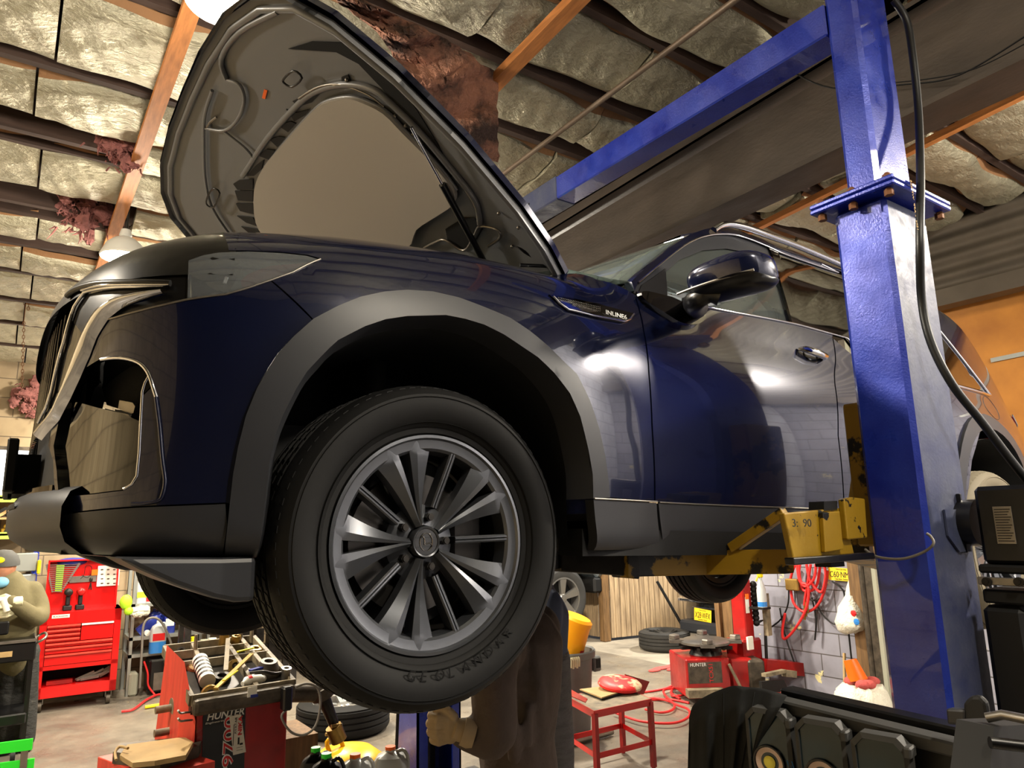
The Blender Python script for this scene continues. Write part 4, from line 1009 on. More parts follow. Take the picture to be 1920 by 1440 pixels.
tl = panel('tail_light', [(tX(4.52), 8.2), (tX(4.80), 8.0), (TMAX - .5, 8.0), (TMAX - .5, 7.0), (tX(4.78), 7.0), (tX(4.6), 7.3)], M['redink'], car, off=-.006, thick=.02)
strip('tail_chrome', [(tX(4.5), 8.3), (tX(4.56), 7.4), (tX(4.62), 7.2), (tX(4.76), 7.0)], .004, M['chrome'], tl, off=-.008)
mb = MB(); mb.grid([[SP(TMAX - .5, v) if q == 0 else (SP(TMAX - .5, v) if q == 0 else Vector((4.87, YC, SP(TMAX, v).z))) for q in (0, 1)] for v in np.linspace(.8, 8.2, 8)]); mb.M = MIR
mb.grid([[SP(TMAX - .5, v), Vector((4.87, YC, SP(TMAX, v).z))] for v in np.linspace(.8, 8.2, 8)]); mb.build('tailgate', M['paint'], car, smooth=50)
# fuel door line
lp = [(tX(4.05) + .09 * math.cos(t), 7.9 + .09 * math.sin(t) / VS) for t in np.linspace(0, 2 * PI, 24)[:-1]]
strip('fuel_door', lp, .0015, M['black'], car, off=.0, closed=True)
# vent badge on the fender
VB = [(1028, 553), (1060, 558), (1120, 570), (1186, 588), (1177, 600), (1167, 603), (1110, 593), (1062, 582), (1042, 565)]
vb = panel('side_vent', pu(VB), M['gloss'], car, off=-.004, thick=.01, sp=.012)
strip('vent_chrome', pu([(1034, 557), (1045, 569), (1062, 581), (1110, 593), (1166, 603), (1177, 600), (1185, 590)]), .0035, M['chrome'], vb, off=-.008)
A = pu([(1046, 563), (1070, 566), (1120, 585), (1100, 586), (1064, 578)]); panel('vent_chrome', A, M['chrome'], vb, off=-.0045, thick=.003, mirror=False, sp=.012)
mb = MB()
for i in range(26):
    for j in range(2 + (i > 8)):
        x = 1044 + i * 3.1; y = 559 + i * .72 + j * 3.4; c = SP(*uv(x, y), -.006); mb.ball(c, .0016, 6, 4)
mb.build('vent_studs', M['steel'], vb, smooth=60)
p = SP(*uv(1133, 590), -.0062); q = SP(*uv(1172, 600), -.0062); text('vent_lettering', 'INLINE6', p, q - p, (0, 0, 1), .013, M['whiteink'], vb, width=(q - p).length)
# mirror
mr = thing('m', '', '', (0, 0, 0)); bpy.data.objects.remove(mr)
mc = at(1363, 524, 'Y', 1.215)
def squ(c, r, e=.65, n=28, m=18, shape=None):
    vs = []; 
    for i in range(m + 1):
        ph = PI * i / m - PI / 2
        for k in range(n):
            th = 2 * PI * k / n; f = lambda v, e_: math.copysign(abs(v) ** e_, v)
            x = r[0] * f(math.cos(ph), e) * f(math.cos(th), e); y = r[1] * f(math.cos(ph), e) * f(math.sin(th), e); z = r[2] * f(math.sin(ph), e)
            p = Vector((x, y, z)); 
            if shape: p = shape(p)
            vs.append(Vector(c) + p)
    fs = [(i * n + k, i * n + (k + 1) % n, (i + 1) * n + (k + 1) % n, (i + 1) * n + k) for i in range(m) for k in range(n)]
    return vs, fs
def mshape(p):
    t = (p.y + .125) / .25       # 0 outer end, 1 inner
    z = p.z * (1.0 - .22 * t) + (.014 - .03 * (t - .5) ** 2 * 0) - .012 * t
    x = p.x * (1.0) + .03 * (1 - t) * 0
    if p.z < 0: z *= .85
    x += .05 * (1 - t) ** 2 - .012 * p.z / .06
    return Vector((x, p.y, z))
vs_, fs_ = squ(mc, (.07, .115, .058), .62, shape=mshape)
mb = MB(); mb.add(vs_, fs_); mh = mb.build('mirror_housing', M['paint'], car, smooth=60)
mb = MB(); vs_, fs_ = squ(mc + Vector((.0, 0, -.014)), (.0705, .1155, .050), .62, shape=lambda p: mshape(p) if p.z < 0 else Vector((p.x * .9, p.y * .95, 0))); mb.add(vs_, fs_); mb.build('mirror_underside', M['blackm'], mh, smooth=60)
mb = MB(); mb.tube([mc + Vector((-.074 + .05 * (1 - (y + .12) / .24) ** 2, y, -.022 + .012 * (1 - (y + .12) / .24))) for y in np.linspace(-.11, .12, 9)], .004, 6); mb.build('mirror_trim', M['steel'], mh, smooth=60)
base = SP(*uv(1290, 578), 0)
st = MB(); st.tube(crom([base + Vector((0, .01, -.005)), base + Vector((.0, -.035, -.004)), at(1302, 566, 'Y', 1.33), at(1328, 552, 'Y', 1.27), mc + Vector((0, .03, -.04))], 4), [.045, .045, .044, .042, .04, .038, .036, .034, .032, .03, .028, .027, .026, .025, .026, .028, .03], 14)
st.build('mirror_stalk', M['blackm'], mh, smooth=60)
bs = panel('mirror_base', smoothuv(pu([(1196, 549), (1238, 556), (1262, 564), (1312, 590), (1308, 606), (1285, 611), (1262, 604), (1236, 588), (1202, 566)])), M['gloss'], car, off=-.02, thick=.03)
mb = MB(MIR); vs_, fs_ = squ(mc, (.075, .125, .060), .62, shape=mshape); mb.add(vs_, fs_); mb.tube([base, mc], .03, 10); mb.build('mirror_housing', M['paint'], car, smooth=60)
# ---- wheels
def wheel(c, m_t, m_r, side=-1, front=True, text_=None, lift_ang=0):
    "wheel with its axle along Y; side -1: outer face towards -Y"
    c = Vector(c); T = frame(c, (1, 0, 0), (0, 0, 1), (0, side, 0)) @ Matrix.Rotation(lift_ang, 4, 'Z')
    if side < 0: T = Matrix(((1, 0, 0, c.x), (0, 0, -1, c.y), (0, 1, 0, c.z), (0, 0, 0, 1))) @ Matrix.Rotation(lift_ang, 4, 'Z')
    else: T = Matrix(((-1, 0, 0, c.x), (0, 0, 1, c.y), (0, 1, 0, c.z), (0, 0, 0, 1))) @ Matrix.Rotation(lift_ang, 4, 'Z')
    Ro = .368; Rr = .247; hw = .128
    # tyre: local z = outward
    pr = [(Rr - .004, .085), (Rr + .006, .097), (Rr + .018, .100), (Rr + .020, .104), (Rr + .05, .121), (Rr + .075, .127), (Rr + .095, .125), (Ro - .014, .112), (Ro - .006, .100), (Ro - .001, .085)]
    zz = [.068, .062, .060, .052, .030, .026, .018, .010]
    half = []
    for (a, b) in ((.075, 0), (.066, 0), (.064, .009), (.056, .009), (.054, 0), (.030, 0), (.028, .010), (.016, .010), (.014, 0)): half.append((Ro - b + .001, a))
    pr += half; pr += [(r, -z) for r, z in reversed(pr)]
    tb = MB(T); tb.lathe(pr, n=120); ty = tb.build('wheel', m_t, car, smooth=35)
    ty['label'] = 'rubber tyre and alloy wheel'
    # tread sipes as shallow blocks on the shoulder
    if front:
        sb = MB(T); n = 76
        for k in range(n):
            th = 2 * PI * k / n + (.01 if k % 3 else 0)
            for z0_, z1_, rr in ((.074, .103, Ro - .0035), (-.103, -.074, Ro - .0035)):
                d = .020
                P_ = []
                for (zz_, rr_) in ((z0_, Ro + .0016), (z1_, Ro - .0065)) if z0_ > 0 else ((z1_, Ro + .0016), (z0_, Ro - .0065)):
                    for dt in (-d, d): P_.append(((rr_) * math.cos(th + dt + zz_ * .6), rr_ * math.sin(th + dt + zz_ * .6), zz_))
                q0, q1, q2, q3 = [Vector(p) for p in P_]; 
                sc_ = lambda v: Vector((v.x * .985, v.y * .985, v.z))
                sb.add([q0, q1, q3, q2, sc_(q0), sc_(q1), sc_(q3), sc_(q2)], [(0, 1, 2, 3), (0, 4, 5, 1), (1, 5, 6, 2), (2, 6, 7, 3), (3, 7, 4, 0)])
            for z0_ in (.032, -.052, -.010):
                th2 = th + .03 * z0_ * 10; P_ = []
                for zz_, dt0 in ((z0_, 0), (z0_ + .020, .02)):
                    for dt in (-.026, .026): P_.append(((Ro + .0025) * math.cos(th2 + dt + dt0), (Ro + .0025) * math.sin(th2 + dt + dt0), zz_))
                q0, q1, q2, q3 = [Vector(p) for p in P_]
                sb.add([q0, q1, q3, q2, sc_(q0), sc_(q1), sc_(q3), sc_(q2)], [(0, 1, 2, 3), (0, 4, 5, 1), (1, 5, 6, 2), (2, 6, 7, 3), (3, 7, 4, 0)])
        sb.build('tread_blocks', m_t, ty, smooth=25)
        rg_ = MB(T)
        for rr, zc_ in ((Rr + .03, .1125), (Rr + .088, .127)): rg_.lathe([(rr - .0015, zc_ - .002), (rr, zc_ + .0015), (rr + .0015, zc_ - .002)], n=90)
        rg_.build('sidewall_ring', m_t, ty, smooth=60)
    # barrel
    rb_ = MB(T); rb_.lathe([(Rr - .002, .094), (Rr + .001, .099), (Rr - .006, .100), (Rr - .012, .092), (Rr - .020, .07)], n=96)
    rb_.build('rim', m_r, ty, smooth=40)
    MB(T).lathe([(Rr - .014, .075), (Rr - .030, .045), (Rr - .034, -.09), (Rr - .002, -.10)], n=96).build('rim_barrel', M['darksteel'], ty, smooth=40)
    def Pz(r): return .094 - .024 * (1 - sm(r, .04, .235)) * 1.0     # face height
    sp_ = MB(T)
    base_deg = 90 - 17
    for k in range(5):
        th0 = math.radians(base_deg - 72 * k)
        for sg in (-1, 1):
            # broad blade
            def blade(frac, w_in, w_out, dz, sgn=sg):
                rows = []
                for q in range(15):
                    u = q / 14; r = .040 + (Rr - .004 - .040) * u
                    ang = th0 + sgn * math.radians(30.5 - 7.0 * u ** .8)
                    hwid = (w_in + (w_out - w_in) * u ** 1.5)
                    t_ = Vector((-math.sin(ang), math.cos(ang), 0)); c_ = Vector((r * math.cos(ang), r * math.sin(ang), 0)); top_ = Pz(r)
                    rid = .35 * sgn                # ridge toward the outer side
                    rows.append([c_ - t_ * hwid + Vector((0, 0, top_ - .045)), c_ - t_ * hwid + Vector((0, 0, top_ - (.012 if sgn > 0 else .004))), c_ + t_ * hwid * rid + Vector((0, 0, top_)),
                                 c_ + t_ * hwid + Vector((0, 0, top_ - (.004 if sgn > 0 else .012))), c_ + t_ * hwid + Vector((0, 0, top_ - .045))])
                sp_.grid(rows)
                sp_.add([rows[-1][i] for i in range(5)], [(0, 1, 2, 3, 4)])
            blade(0, .0062, .035, 0)
        # thin double rib
        for dz_, hw_, hz in ((0, .0068, .078), ):
            rows = []
            for q in range(11):
                u = q / 10; r = .082 + (Rr - .008 - .082) * u; ang = th0; t_ = Vector((-math.sin(ang), math.cos(ang), 0)); c_ = Vector((r * math.cos(ang), r * math.sin(ang), 0)); z = Pz(r) - .010 + .006 * u
                h_ = .0085
                rows.append([c_ + t_ * a + Vector((0, 0, z + b)) for a, b in ((-h_, -.04), (-h_, -.003), (-h_ * .6, 0), (-h_ * .2, 0), (0, -.005), (h_ * .2, 0), (h_ * .6, 0), (h_, -.003), (h_, -.04))])
            sp_.grid(rows)
        # rim web between the paired blades' roots and tip flares
    sp_.lathe([(.030, .03), (.040, .045), (.062, .040), (.088, .030), (.092, .0)], n=40)
    sp_.lathe([(Rr - .040, .045), (Rr - .036, .084), (Rr - .030, .0905), (Rr - .012, .0935), (Rr - .004, .097)], n=96)
    s_o = sp_.build('spokes', m_r, ty, smooth=28)
    # slots blocking ring segments between blades
    for k in range(5):
        th = math.radians(base_deg - 72 * k); p = Vector((.060 * math.cos(th), .060 * math.sin(th), 0))
        nb = MB(T); nb.cyl(p + Vector((0, 0, .035)), p + Vector((0, 0, .056)), .0105, n=6); nb.cyl(p + Vector((0, 0, .056)), p + Vector((0, 0, .061)), .0075, n=12); nb.build('lug_nut', M['darksteel'], ty, smooth=30)
    cp = MB(T); cp.lathe([(.036, .045), (.037, .066), (.0345, .070), (.031, .068), (.030, .065), (0, .066)], n=40); cpo = cp.build('centre_cap', m_r, ty, smooth=35)
    ck = MB(T); ck.lathe([(.0295, .0665), (0, .0675)], n=32); ck.build('cap_disc', M['gloss'], ty, smooth=60)
    em = MB(T); em.tube([(.0165 * math.cos(t), .0205 * math.sin(t), .0685) for t in np.linspace(0, 2 * PI, 33)[:-1]], .0013, 6, closed=True)
    wing = [(-.0155, .004), (-.010, .0045), (-.004, -.001), (0, -.0075), (.004, -.001), (.010, .0045), (.0155, .004)]
    T2 = Matrix.Rotation(math.radians(-38), 4, 'Z'); em.tube([T2 @ Vector((a, b, .0685)) for a, b in wing], [.001, .0014, .0018, .002, .0018, .0014, .001], 6); em.build('cap_emblem', M['chrome'], ty, smooth=60)
    # brake
    bd_ = MB(T); bd_.lathe([(.055, .0), (.165, .0), (.165, -.025), (.05, -.025)], n=48); bd_.lathe([(.0, .03), (.07, .028), (.075, .0)], n=32); bd_.build('brake_disc', M['disc'], ty, smooth=35)
    cl = MB(T); cl.rbox((.095, -.06, -.05), (.19, .10, .018), .012); cl.build('brake_caliper', M['darksteel'], ty)
    kn = MB(T); kn.lathe([(.0, -.03), (.20, -.032), (.21, -.05), (.0, -.055)], n=32); kn.build('dust_shield', M['black'], ty)
    if text_:
        # raised lettering round the lower sidewall
        n = len(text_); a0 = text_a0; 
        for i, chx in enumerate(text_):
            th = math.radians(a0 + i * 6.9); r_t = Rr + .050
            o_ = Vector((r_t * math.cos(th), r_t * math.sin(th), .1215)); up_ = Vector((-math.cos(th), -math.sin(th), 0)) * -1 if text_out else Vector((-math.cos(th), -math.sin(th), 0))
            rt_ = Vector((-math.sin(th), math.cos(th), 0)) * (1 if not text_out else -1)
            oo = T @ o_; R_ = T.to_3x3(); text('sidewall_letter', chx, oo, R_ @ rt_, R_ @ up_, .022, m_t if m_t == M['tyre'] else M['ink'], ty, depth=.0006)
    return ty
text_a0 = -112; text_out = False
w1_ = wheel((.811, 1.575, 1.660), M['tyre'], M['alloy'], text_=' GEOLANDAR')
wheel((.811, 2 * YC - 1.575, 1.640), M['tyre'], M['alloy'], side=1, lift_ang=.3)
text_a0 = 95; text_out = True
wheel((3.86, 1.60, 1.525), M['tyretan'], M['alloy'], text_='GEOLANDAR', lift_ang=.5)
text_a0 = 0
wheel((3.86, 2 * YC - 1.60, 1.525), M['tyre'], M['alloy'], side=1, lift_ang=.8)
# suspension
for y in (1.75, 2 * YC - 1.75):
    s_ = 1 if y < YC else -1
    MB().tube([(.83, y, 1.60), (.86, y + s_ * .42, 1.64)], .03, 10).build('control_arm', M['darksteel'], car, smooth=50)
    MB().tube([(.80, y + s_ * .03, 1.72), (.84, y + s_ * .15, 2.2)], .045, 12).build('damper', M['darksteel'], car, smooth=50)
    MB().tube([(3.86, y, 1.5), (3.8, y + s_ * .5, 1.6)], .035, 10).build('control_arm', M['darksteel'], car, smooth=50)
# ---- hood
HO = Vector((1.38, YC, 2.49)); HA = math.radians(36); HU = Vector((-math.cos(HA), 0, math.sin(HA))); HN = HU.cross(Vector((0, 1, 0)))
def HP(u, w, h=0): return HO + HU * u + Vector((0, w, 0)) + HN * (h + .055 * (w / .88) ** 2 + .05 * (u / 1.2) ** 2 * 1.0 - .03)
def hcur(u, w): return .055 * (w / .88) ** 2 + .05 * (u / 1.2) ** 2 - .03
def huv(x, y, h=.02):
    d = ray(x, y); hh = h
    for _ in range(6):
        t = ((HO + HN * hh - CAM).dot(HN)) / d.dot(HN); p = CAM + d * t; u = (p - HO).dot(HU); w = p.y - YC; hh = h + hcur(u, w)
    return u, w
ho = [(-.01, -.795), (.10, -.84), (.25, -.875), (.5, -.90), (.75, -.895), (.95, -.86), (1.07, -.80), (1.15, -.68), (1.20, -.50), (1.225, -.25), (1.23, 0)]
ho = ho + [(u, -w) for u, w in reversed(ho[:-1])]
FH = lambda a, b, off=0: HP(a, b * VS, off)
def hpanel(name, lp, m, parent, h, th, holes=(), sp=.03, px=True):
    L = [(huv(*p, h) if px else p) for p in lp]; L = [(a, b / VS) for a, b in L]; H_ = [[(a, b / VS) for a, b in [(huv(*p, h) if px else p) for p in hl_]] for hl_ in holes]
    return panel(name, L, m, parent, off=h, thick=th, holes=H_, sp=sp, mirror=False, f=FH)
hd = hpanel('hood', ho, M['paint'], car, 0, .02, px=False, sp=.04); hd['label'] = 'open hood'
hin = [(u * .985 + .004, w * .985) for u, w in ho]
PADO = [(492, 317), (533, 267), (583, 212), (608, 194), (646, 186), (675, 192), (717, 213), (754, 250), (792, 288), (825, 325), (850, 360), (848, 385), (815, 408), (780, 432), (757, 470), (640, 500), (525, 500), (500, 454), (479, 417), (476, 360)]
hf = hpanel('hood_frame', hin, M['hoodin'], hd, .022, .02, px=False, sp=.035)
# raised perimeter flange
mb = MB(); L = resample([(a, b / VS) for a, b in [(u * .955 + .012, w * .955) for u, w in ho]], .03); mb.tube([FH(a, b, .024) for a, b in L], .012, 8, closed=True); mb.build('hood_seal', M['hoodin'], hd, smooth=60)
pd = hpanel('hood_pad', [(p.x, p.y) for p in crom([(x, y, 0) for x, y in PADO], 3, True)], M['pad'], hd, .052, -.016); pd['label'] = 'grey felt hood liner'
# raised inner pressing around the pad
RING = [(455, 330), (500, 262), (560, 195), (600, 168), (650, 158), (700, 168), (740, 200), (790, 250), (840, 310), (890, 375), (900, 420)]
def hbead(name, pts, r, m, h=.03, par=hd, n=4):
    P_ = [huv(x, y, h) for x, y in pts]; c = crom([(a, b, 0) for a, b in P_], n); MB().tube([HP(p.x, p.y, h) for p in c], r, 8).build(name, m, par, smooth=60)
hbead('hood_rib', [(x + 6, y - 4) for x, y in PADO[0:11]], .007, M['hoodin'], .036)
hbead('hood_rib', RING, .010, M['hoodin'], .030)
hpanel('groove_shade', [(540, 92), (585, 78), (640, 80), (690, 100), (740, 150), (780, 205), (820, 270), (850, 330), (838, 336), (800, 280), (755, 215), (715, 165), (672, 120), (630, 98), (585, 95)], M['liner'], hd, .026, -.003)  # dark strip laid on as the shade in the arc groove
hbead('hood_rib', [(398, 170), (384, 215), (382, 262), (384, 330), (396, 385), (425, 432), (445, 455)], .006, M['hoodin'], .034)
hbead('hood_rib', [(425, 150), (415, 110), (450, 60), (520, 22)], .008, M['hoodin'], .030)
hbead('hood_rib', [(385, 240), (420, 245), (445, 225), (458, 190), (450, 160), (425, 150)], .006, M['hoodin'], .032)
hbead('hood_rib', [(418, 245), (440, 262), (462, 280), (478, 300)], .005, M['hoodin'], .034)
for c in ([(437, 345), (448, 338), (474, 336), (474, 355), (445, 356)], [(440, 358), (474, 358), (474, 378), (446, 376)], [(442, 382), (474, 382), (476, 402), (450, 396)], [(444, 405), (474, 408), (484, 425), (462, 418)], [(452, 425), (484, 430), (492, 445), (470, 440)],
          [(462, 330), (478, 312), (494, 300), (490, 318), (476, 330)], [(484, 292), (500, 280), (515, 282), (505, 300)], [(505, 262), (522, 256), (534, 258), (520, 276)], [(520, 235), (545, 228), (555, 232), (540, 248)], [(536, 205), (555, 212), (580, 205), (572, 216), (552, 228)],
          [(548, 190), (575, 178), (600, 176), (585, 192), (560, 200)], [(640, 145), (652, 140), (657, 155), (650, 162), (641, 156)]):
    hpanel('pocket_shade', c, M['black'], hd, .028, -.004, sp=.03)  # flat black patches stand for the shade inside the frame cavities
for a in ((606, 166, 640, 160, 690, 178, 720, 200), (560, 185, 590, 166, 622, 158, 660, 162)):
    hbead('hood_wire', [(a[i], a[i + 1]) for i in range(0, 8, 2)], .003, M['steel'], .036)
# latch loops
for pts in ([(388, 372), (399, 354), (412, 362), (401, 388), (388, 384)], [(532, 148), (550, 133), (566, 146), (548, 163), (533, 156)]):
    P_ = [huv(x, y, .045) for x, y in pts]; L = crom([HP(a, b, .045) for a, b in P_], 3, True); MB().tube(L, .0035, 8, closed=True).build('latch_loop', M['blackm'], hd, smooth=60)
hbead('hood_bracket', [(388, 238), (395, 228), (406, 220)], .004, M['steel'], .034, n=2)
mb = MB()
for (x, y) in ((935, 400), (972, 427), (960, 462), (650, 150), (740, 218), (760, 236), (774, 252), (790, 268)): 
    a, b = huv(x, y, .03); mb.ball(HP(a, b, .03), .006, 8, 6)
mb.build('hood_plug', M['steel'], hd, smooth=60)
hpanel('hood_label', [(495, 168), (501, 170), (497, 186), (491, 184)], M['orange'], hd, .026, -.002, sp=.03)
# hinge corner frame
hbead('hood_rib', [(795, 465), (815, 455), (835, 450), (870, 470), (890, 440), (900, 425), (930, 430), (938, 445), (915, 462)], .005, M['steel'], .036)
hpanel('hinge_shade', [(835, 430), (870, 408), (890, 410), (905, 430), (890, 455), (868, 470), (840, 455)], M['liner'], hd, .028, -.003)  # dark sheet laid on as the shade in the hinge corner
# gas strut and hinge
a = at(908, 492, 'Y', 1.86); b = HP(*huv(836, 346, .05), .06); c = HP(*huv(775, 235, .05), .06)
mb = MB(); mb.tube([a, a.lerp(c, .62)], .011, 10); st = mb.build('gas_strut', M['blackm'], car, smooth=60); MB().tube([a.lerp(c, .60), c], .005, 8).build('strut_rod', M['chrome'], st, smooth=60)
mb = MB(); mb.tube([at(1040, 505, 'Y', 1.68), at(985, 470, 'Y', 1.70), at(955, 440, 'Y', 1.72)], .010, 8); mb.tube([at(1050, 500, 'Y', 1.66), at(975, 497, 'Y', 1.7)], .006, 8); mb.build('hood_hinge', M['blackm'], car, smooth=60)
# inner fender shelf behind the fender crest
for MM in (None, MIR):
    mb = MB(MM); mb.grid([[SP(t, 12.6), SP(t, 12.6) + Vector((0, .10, -.03)), SP(t, 12.6) + Vector((0, .14, -.25))] for t in np.linspace(tX(.3), tX(1.42), 14)]); mb.build('inner_fender', M['blackm'], car, smooth=50)
MB().box(at(829, 516, 'Y', 1.47) - Vector((.006, 0, .003)), at(841, 523, 'Y', 1.47) + Vector((.006, .01, .003))).build('fender_sticker', M['tan'], car)
# ---------------------------------------------------------------- things around the shop
class Face:
    "upright plane through two floor points; px() gives (along, up) of a pixel on it"
    def __init__(s, a, b, z=0):
        s.o = Vector((a[0], a[1], 0)); d = Vector((b[0] - a[0], b[1] - a[1], 0)); s.x = d.normalized(); s.y = Vector((-s.x.y, s.x.x, 0)); s.M = frame(s.o, s.x, s.y, (0, 0, 1))
    def px(s, x, y):
        d = ray(x, y); t = (s.o - CAM).dot(s.y) / d.dot(s.y); p = CAM + d * t - s.o; return p.dot(s.x), p.z
    def w(s, u, z, d=0): return s.o + s.x * u + s.y * d + Vector((0, 0, z))
def jug(M_, h, w, d, m, capm, label, cat='bottle', group=None, name='jug', handle=True, lab=None, labm=None, neck=.35, fluid=None):
    t = thing(name, label, cat, M_.translation, group)
    b = MB(M_); pr = [(-.5, 0), (-.5, .62), (-.40, .80), (-.16, .90), (-.12, .93)]
    rows = []
    for (s_, z) in ((.92, 0), (1, .03), (1, .60), (.93, .72), (.7, .84), (.35, .90), (.26, .92), (.26, .95)):
        n = 20; rows.append([(w / 2 * s_ * math.copysign(abs(math.cos(a)) ** .6, math.cos(a)), d / 2 * (s_ if z < .84 else s_ * w / d) * math.copysign(abs(math.sin(a)) ** .6, math.sin(a)), z * h) for a in np.linspace(0, 2 * PI, n + 1)])
    b.grid(rows); b.add(rows[0][:-1], [tuple(range(20))]); b.build('bottle_body', m, t, smooth=50)
    MB(M_).lathe([(w * .135, h * .94), (w * .135, h), (0, h)], n=16).build('cap', capm, t, smooth=40)
    if handle: MB(M_).tube(crom([(w * .12, 0, h * .88), (w * .32, 0, h * .93), (w * .45, 0, h * .82), (w * .47, 0, h * .62)], 4), w * .05, 8).build('grip', m, t, smooth=60)
    if lab: MB(M_).box((-w * .36, -d * .515, h * lab[0]), (w * .36, -d * .49, h * lab[1])).build('label', labm, t)
    if fluid:
        MB(M_).grid([[(x * 1.01, y * 1.01, z) for x, y, z in r] for r in [[(p[0], p[1], zz * h) for p in rows[2]] for zz in (.01, .36)]]).build('fluid', fluid, t, smooth=50)
    return t
def fuse(name, mb, m, parent, voxel=.014, it=8, f=.6):
    o = mb.build(name, m, parent); md = o.modifiers.new('r', 'REMESH'); md.mode = 'VOXEL'; md.voxel_size = voxel; md.use_smooth_shade = True
    s_ = o.modifiers.new('s', 'SMOOTH'); s_.iterations = it; s_.factor = f
    dg = bpy.context.evaluated_depsgraph_get(); me = bpy.data.meshes.new_from_object(o.evaluated_get(dg)); o.modifiers.clear(); old = o.data; o.data = me; bpy.data.meshes.remove(old)
    return o
def caps(mb, pts, rs, n=14):
    pts = [Vector(p) for p in pts]; c = crom(pts, 4); r = []
    for i in range(len(pts) - 1): r += [rs[i] + (rs[i + 1] - rs[i]) * k / 4 for k in range(4)]
    r.append(rs[-1]); mb.tube(c, r, n); mb.ball(pts[0], rs[0], n, 8); mb.ball(pts[-1], rs[-1], n, 8)
# ---- red tool chest
fa = at(75, 1338, 'Z', 0); fb = at(200, 1321, 'Z', 0); FC = Face(fa, fb)
L_, ZB = FC.px(62, 1315); R_, _ = FC.px(215, 1297); zt_l = FC.px(77, 1150)[1]; zt_r = FC.px(229, 1143)[1]
W0_ = min(L_, FC.px(76, 1150)[0]); 
x0, x1 = FC.px(68, 1240)[0], FC.px(222, 1225)[0]; zb, zt = .13, FC.px(150, 1146)[1]; D_ = .48
ch = thing('tool_chest', 'bright red rolling tool chest with raised lid near the far wall', 'tool chest', FC.w((x0 + x1) / 2, 0, D_ / 2))
def fbx(u0, z0, u1, z1, d0, d1, mb=None, b=0):
    mb = mb or MB(FC.M); (mb.rbox((u0, d0, z0), (u1, d1, z1), b) if b else mb.box((u0, d0, z0), (u1, d1, z1))); return mb
sc_w = x1 - x0; k = lambda y: FC.px(150, y)[1]
zd0 = k(1243); zd1 = k(1168)
mb = MB(FC.M); mb.box((x0, .0, zb), (x0 + .06, D_, zt)); mb.box((x1 - .06, 0, zb), (x1, D_, zt)); mb.box((x0, 0, zb), (x1, D_, zb + .10)); mb.box((x0, .0, zd1), (x1, D_, zt)); mb.box((x0, 0, zd0 - .04), (x1, D_, zd0)); mb.box((x0, D_ - .01, zb), (x1, D_, zt))
mb.build('chest_body', M['red'], ch)
fbx(x0 + .06, zb + .10, x1 - .06, zd0 - .04, D_ - .03, D_ - .015).build('chest_back', M['black'], ch)
xm = x0 + sc_w * .5; hh = (zd1 - zd0)
rowsz = [0, .19, .37, .53]
def drawer(u0, z0, u1, z1, white=False):
    d = fbx(u0 + .004, z0 + .004, u1 - .004, z1 - .004, -.006, .40).build('drawer', M['red'], ch)
    fbx(u0 + .004, z1 - .022, u1 - .004, z1 - .006, -.022, -.004).build('drawer_pull', M['white'] if white else M['redpale'], d)
z = zd1
for q in range(4): drawer(x0 + .06, zd1 - hh * .11 * (q + 1), xm, zd1 - hh * .11 * q)
drawer(xm, zd1 - hh * .44, x1 - .06, zd1 - hh * 0, True)
for a, b in ((.44, .56), (.56, .72), (.72, 1.0)): drawer(x0 + .06, zd1 - hh * b, x1 - .06, zd1 - hh * a)
for (u, d) in ((x0 + .06, .06), (x1 - .06, .06), (x0 + .06, D_ - .06), (x1 - .06, D_ - .06)):
    mb = MB(FC.M @ Matrix.Translation((u, d, 0))); mb.tube([(-.018, 0, .05), (.018, 0, .05)], .05, 18); c = mb.build('caster', M['grime'], ch, smooth=40)
    MB(FC.M @ Matrix.Translation((u, d, 0))).box((-.028, -.03, .07), (-.022, .03, .13)).box((.022, -.03, .07), (.028, .03, .13)).box((-.04, -.04, .124), (.04, .04, .13)).build('caster_fork', M['steel'], c)
# lid panel
lx0, lz0 = FC.px(83, 1052); 
ltop = k(1050); l0 = FC.px(85, 1060)[0]; l1 = FC.px(232, 1060)[0]
mb = MB(FC.M); mb.box((x0 + .02, .30, zt), (l1 - .03, .32, ltop)); mb.box((x0 + .02, .22, zt), (x0 + .035, .30, ltop)); mb.box((l1 - .045, .16, zt), (l1 - .03, .30, ltop)); mb.box((x0 + .02, .22, ltop - .015), (l1 - .03, .3, ltop))
lid = mb.build('lid', M['red'], ch)
FL = Face(FC.w(0, 0, .30), FC.w(1, 0, .30))
u, z = FL.px(96, 1153.5); 
p = FC.px(97, 1160); o = fbx(p[0], p[1], p[0] + .15, p[1] + .033, -.004, -.0005).build('name_plate', M['paper'], ch)
text('plate_lettering', 'BLACKHAWK', FC.w(p[0] + .012, p[1] + .01, -.0045), FC.x, (0, 0, 1), .014, M['ink'], o, width=.125)
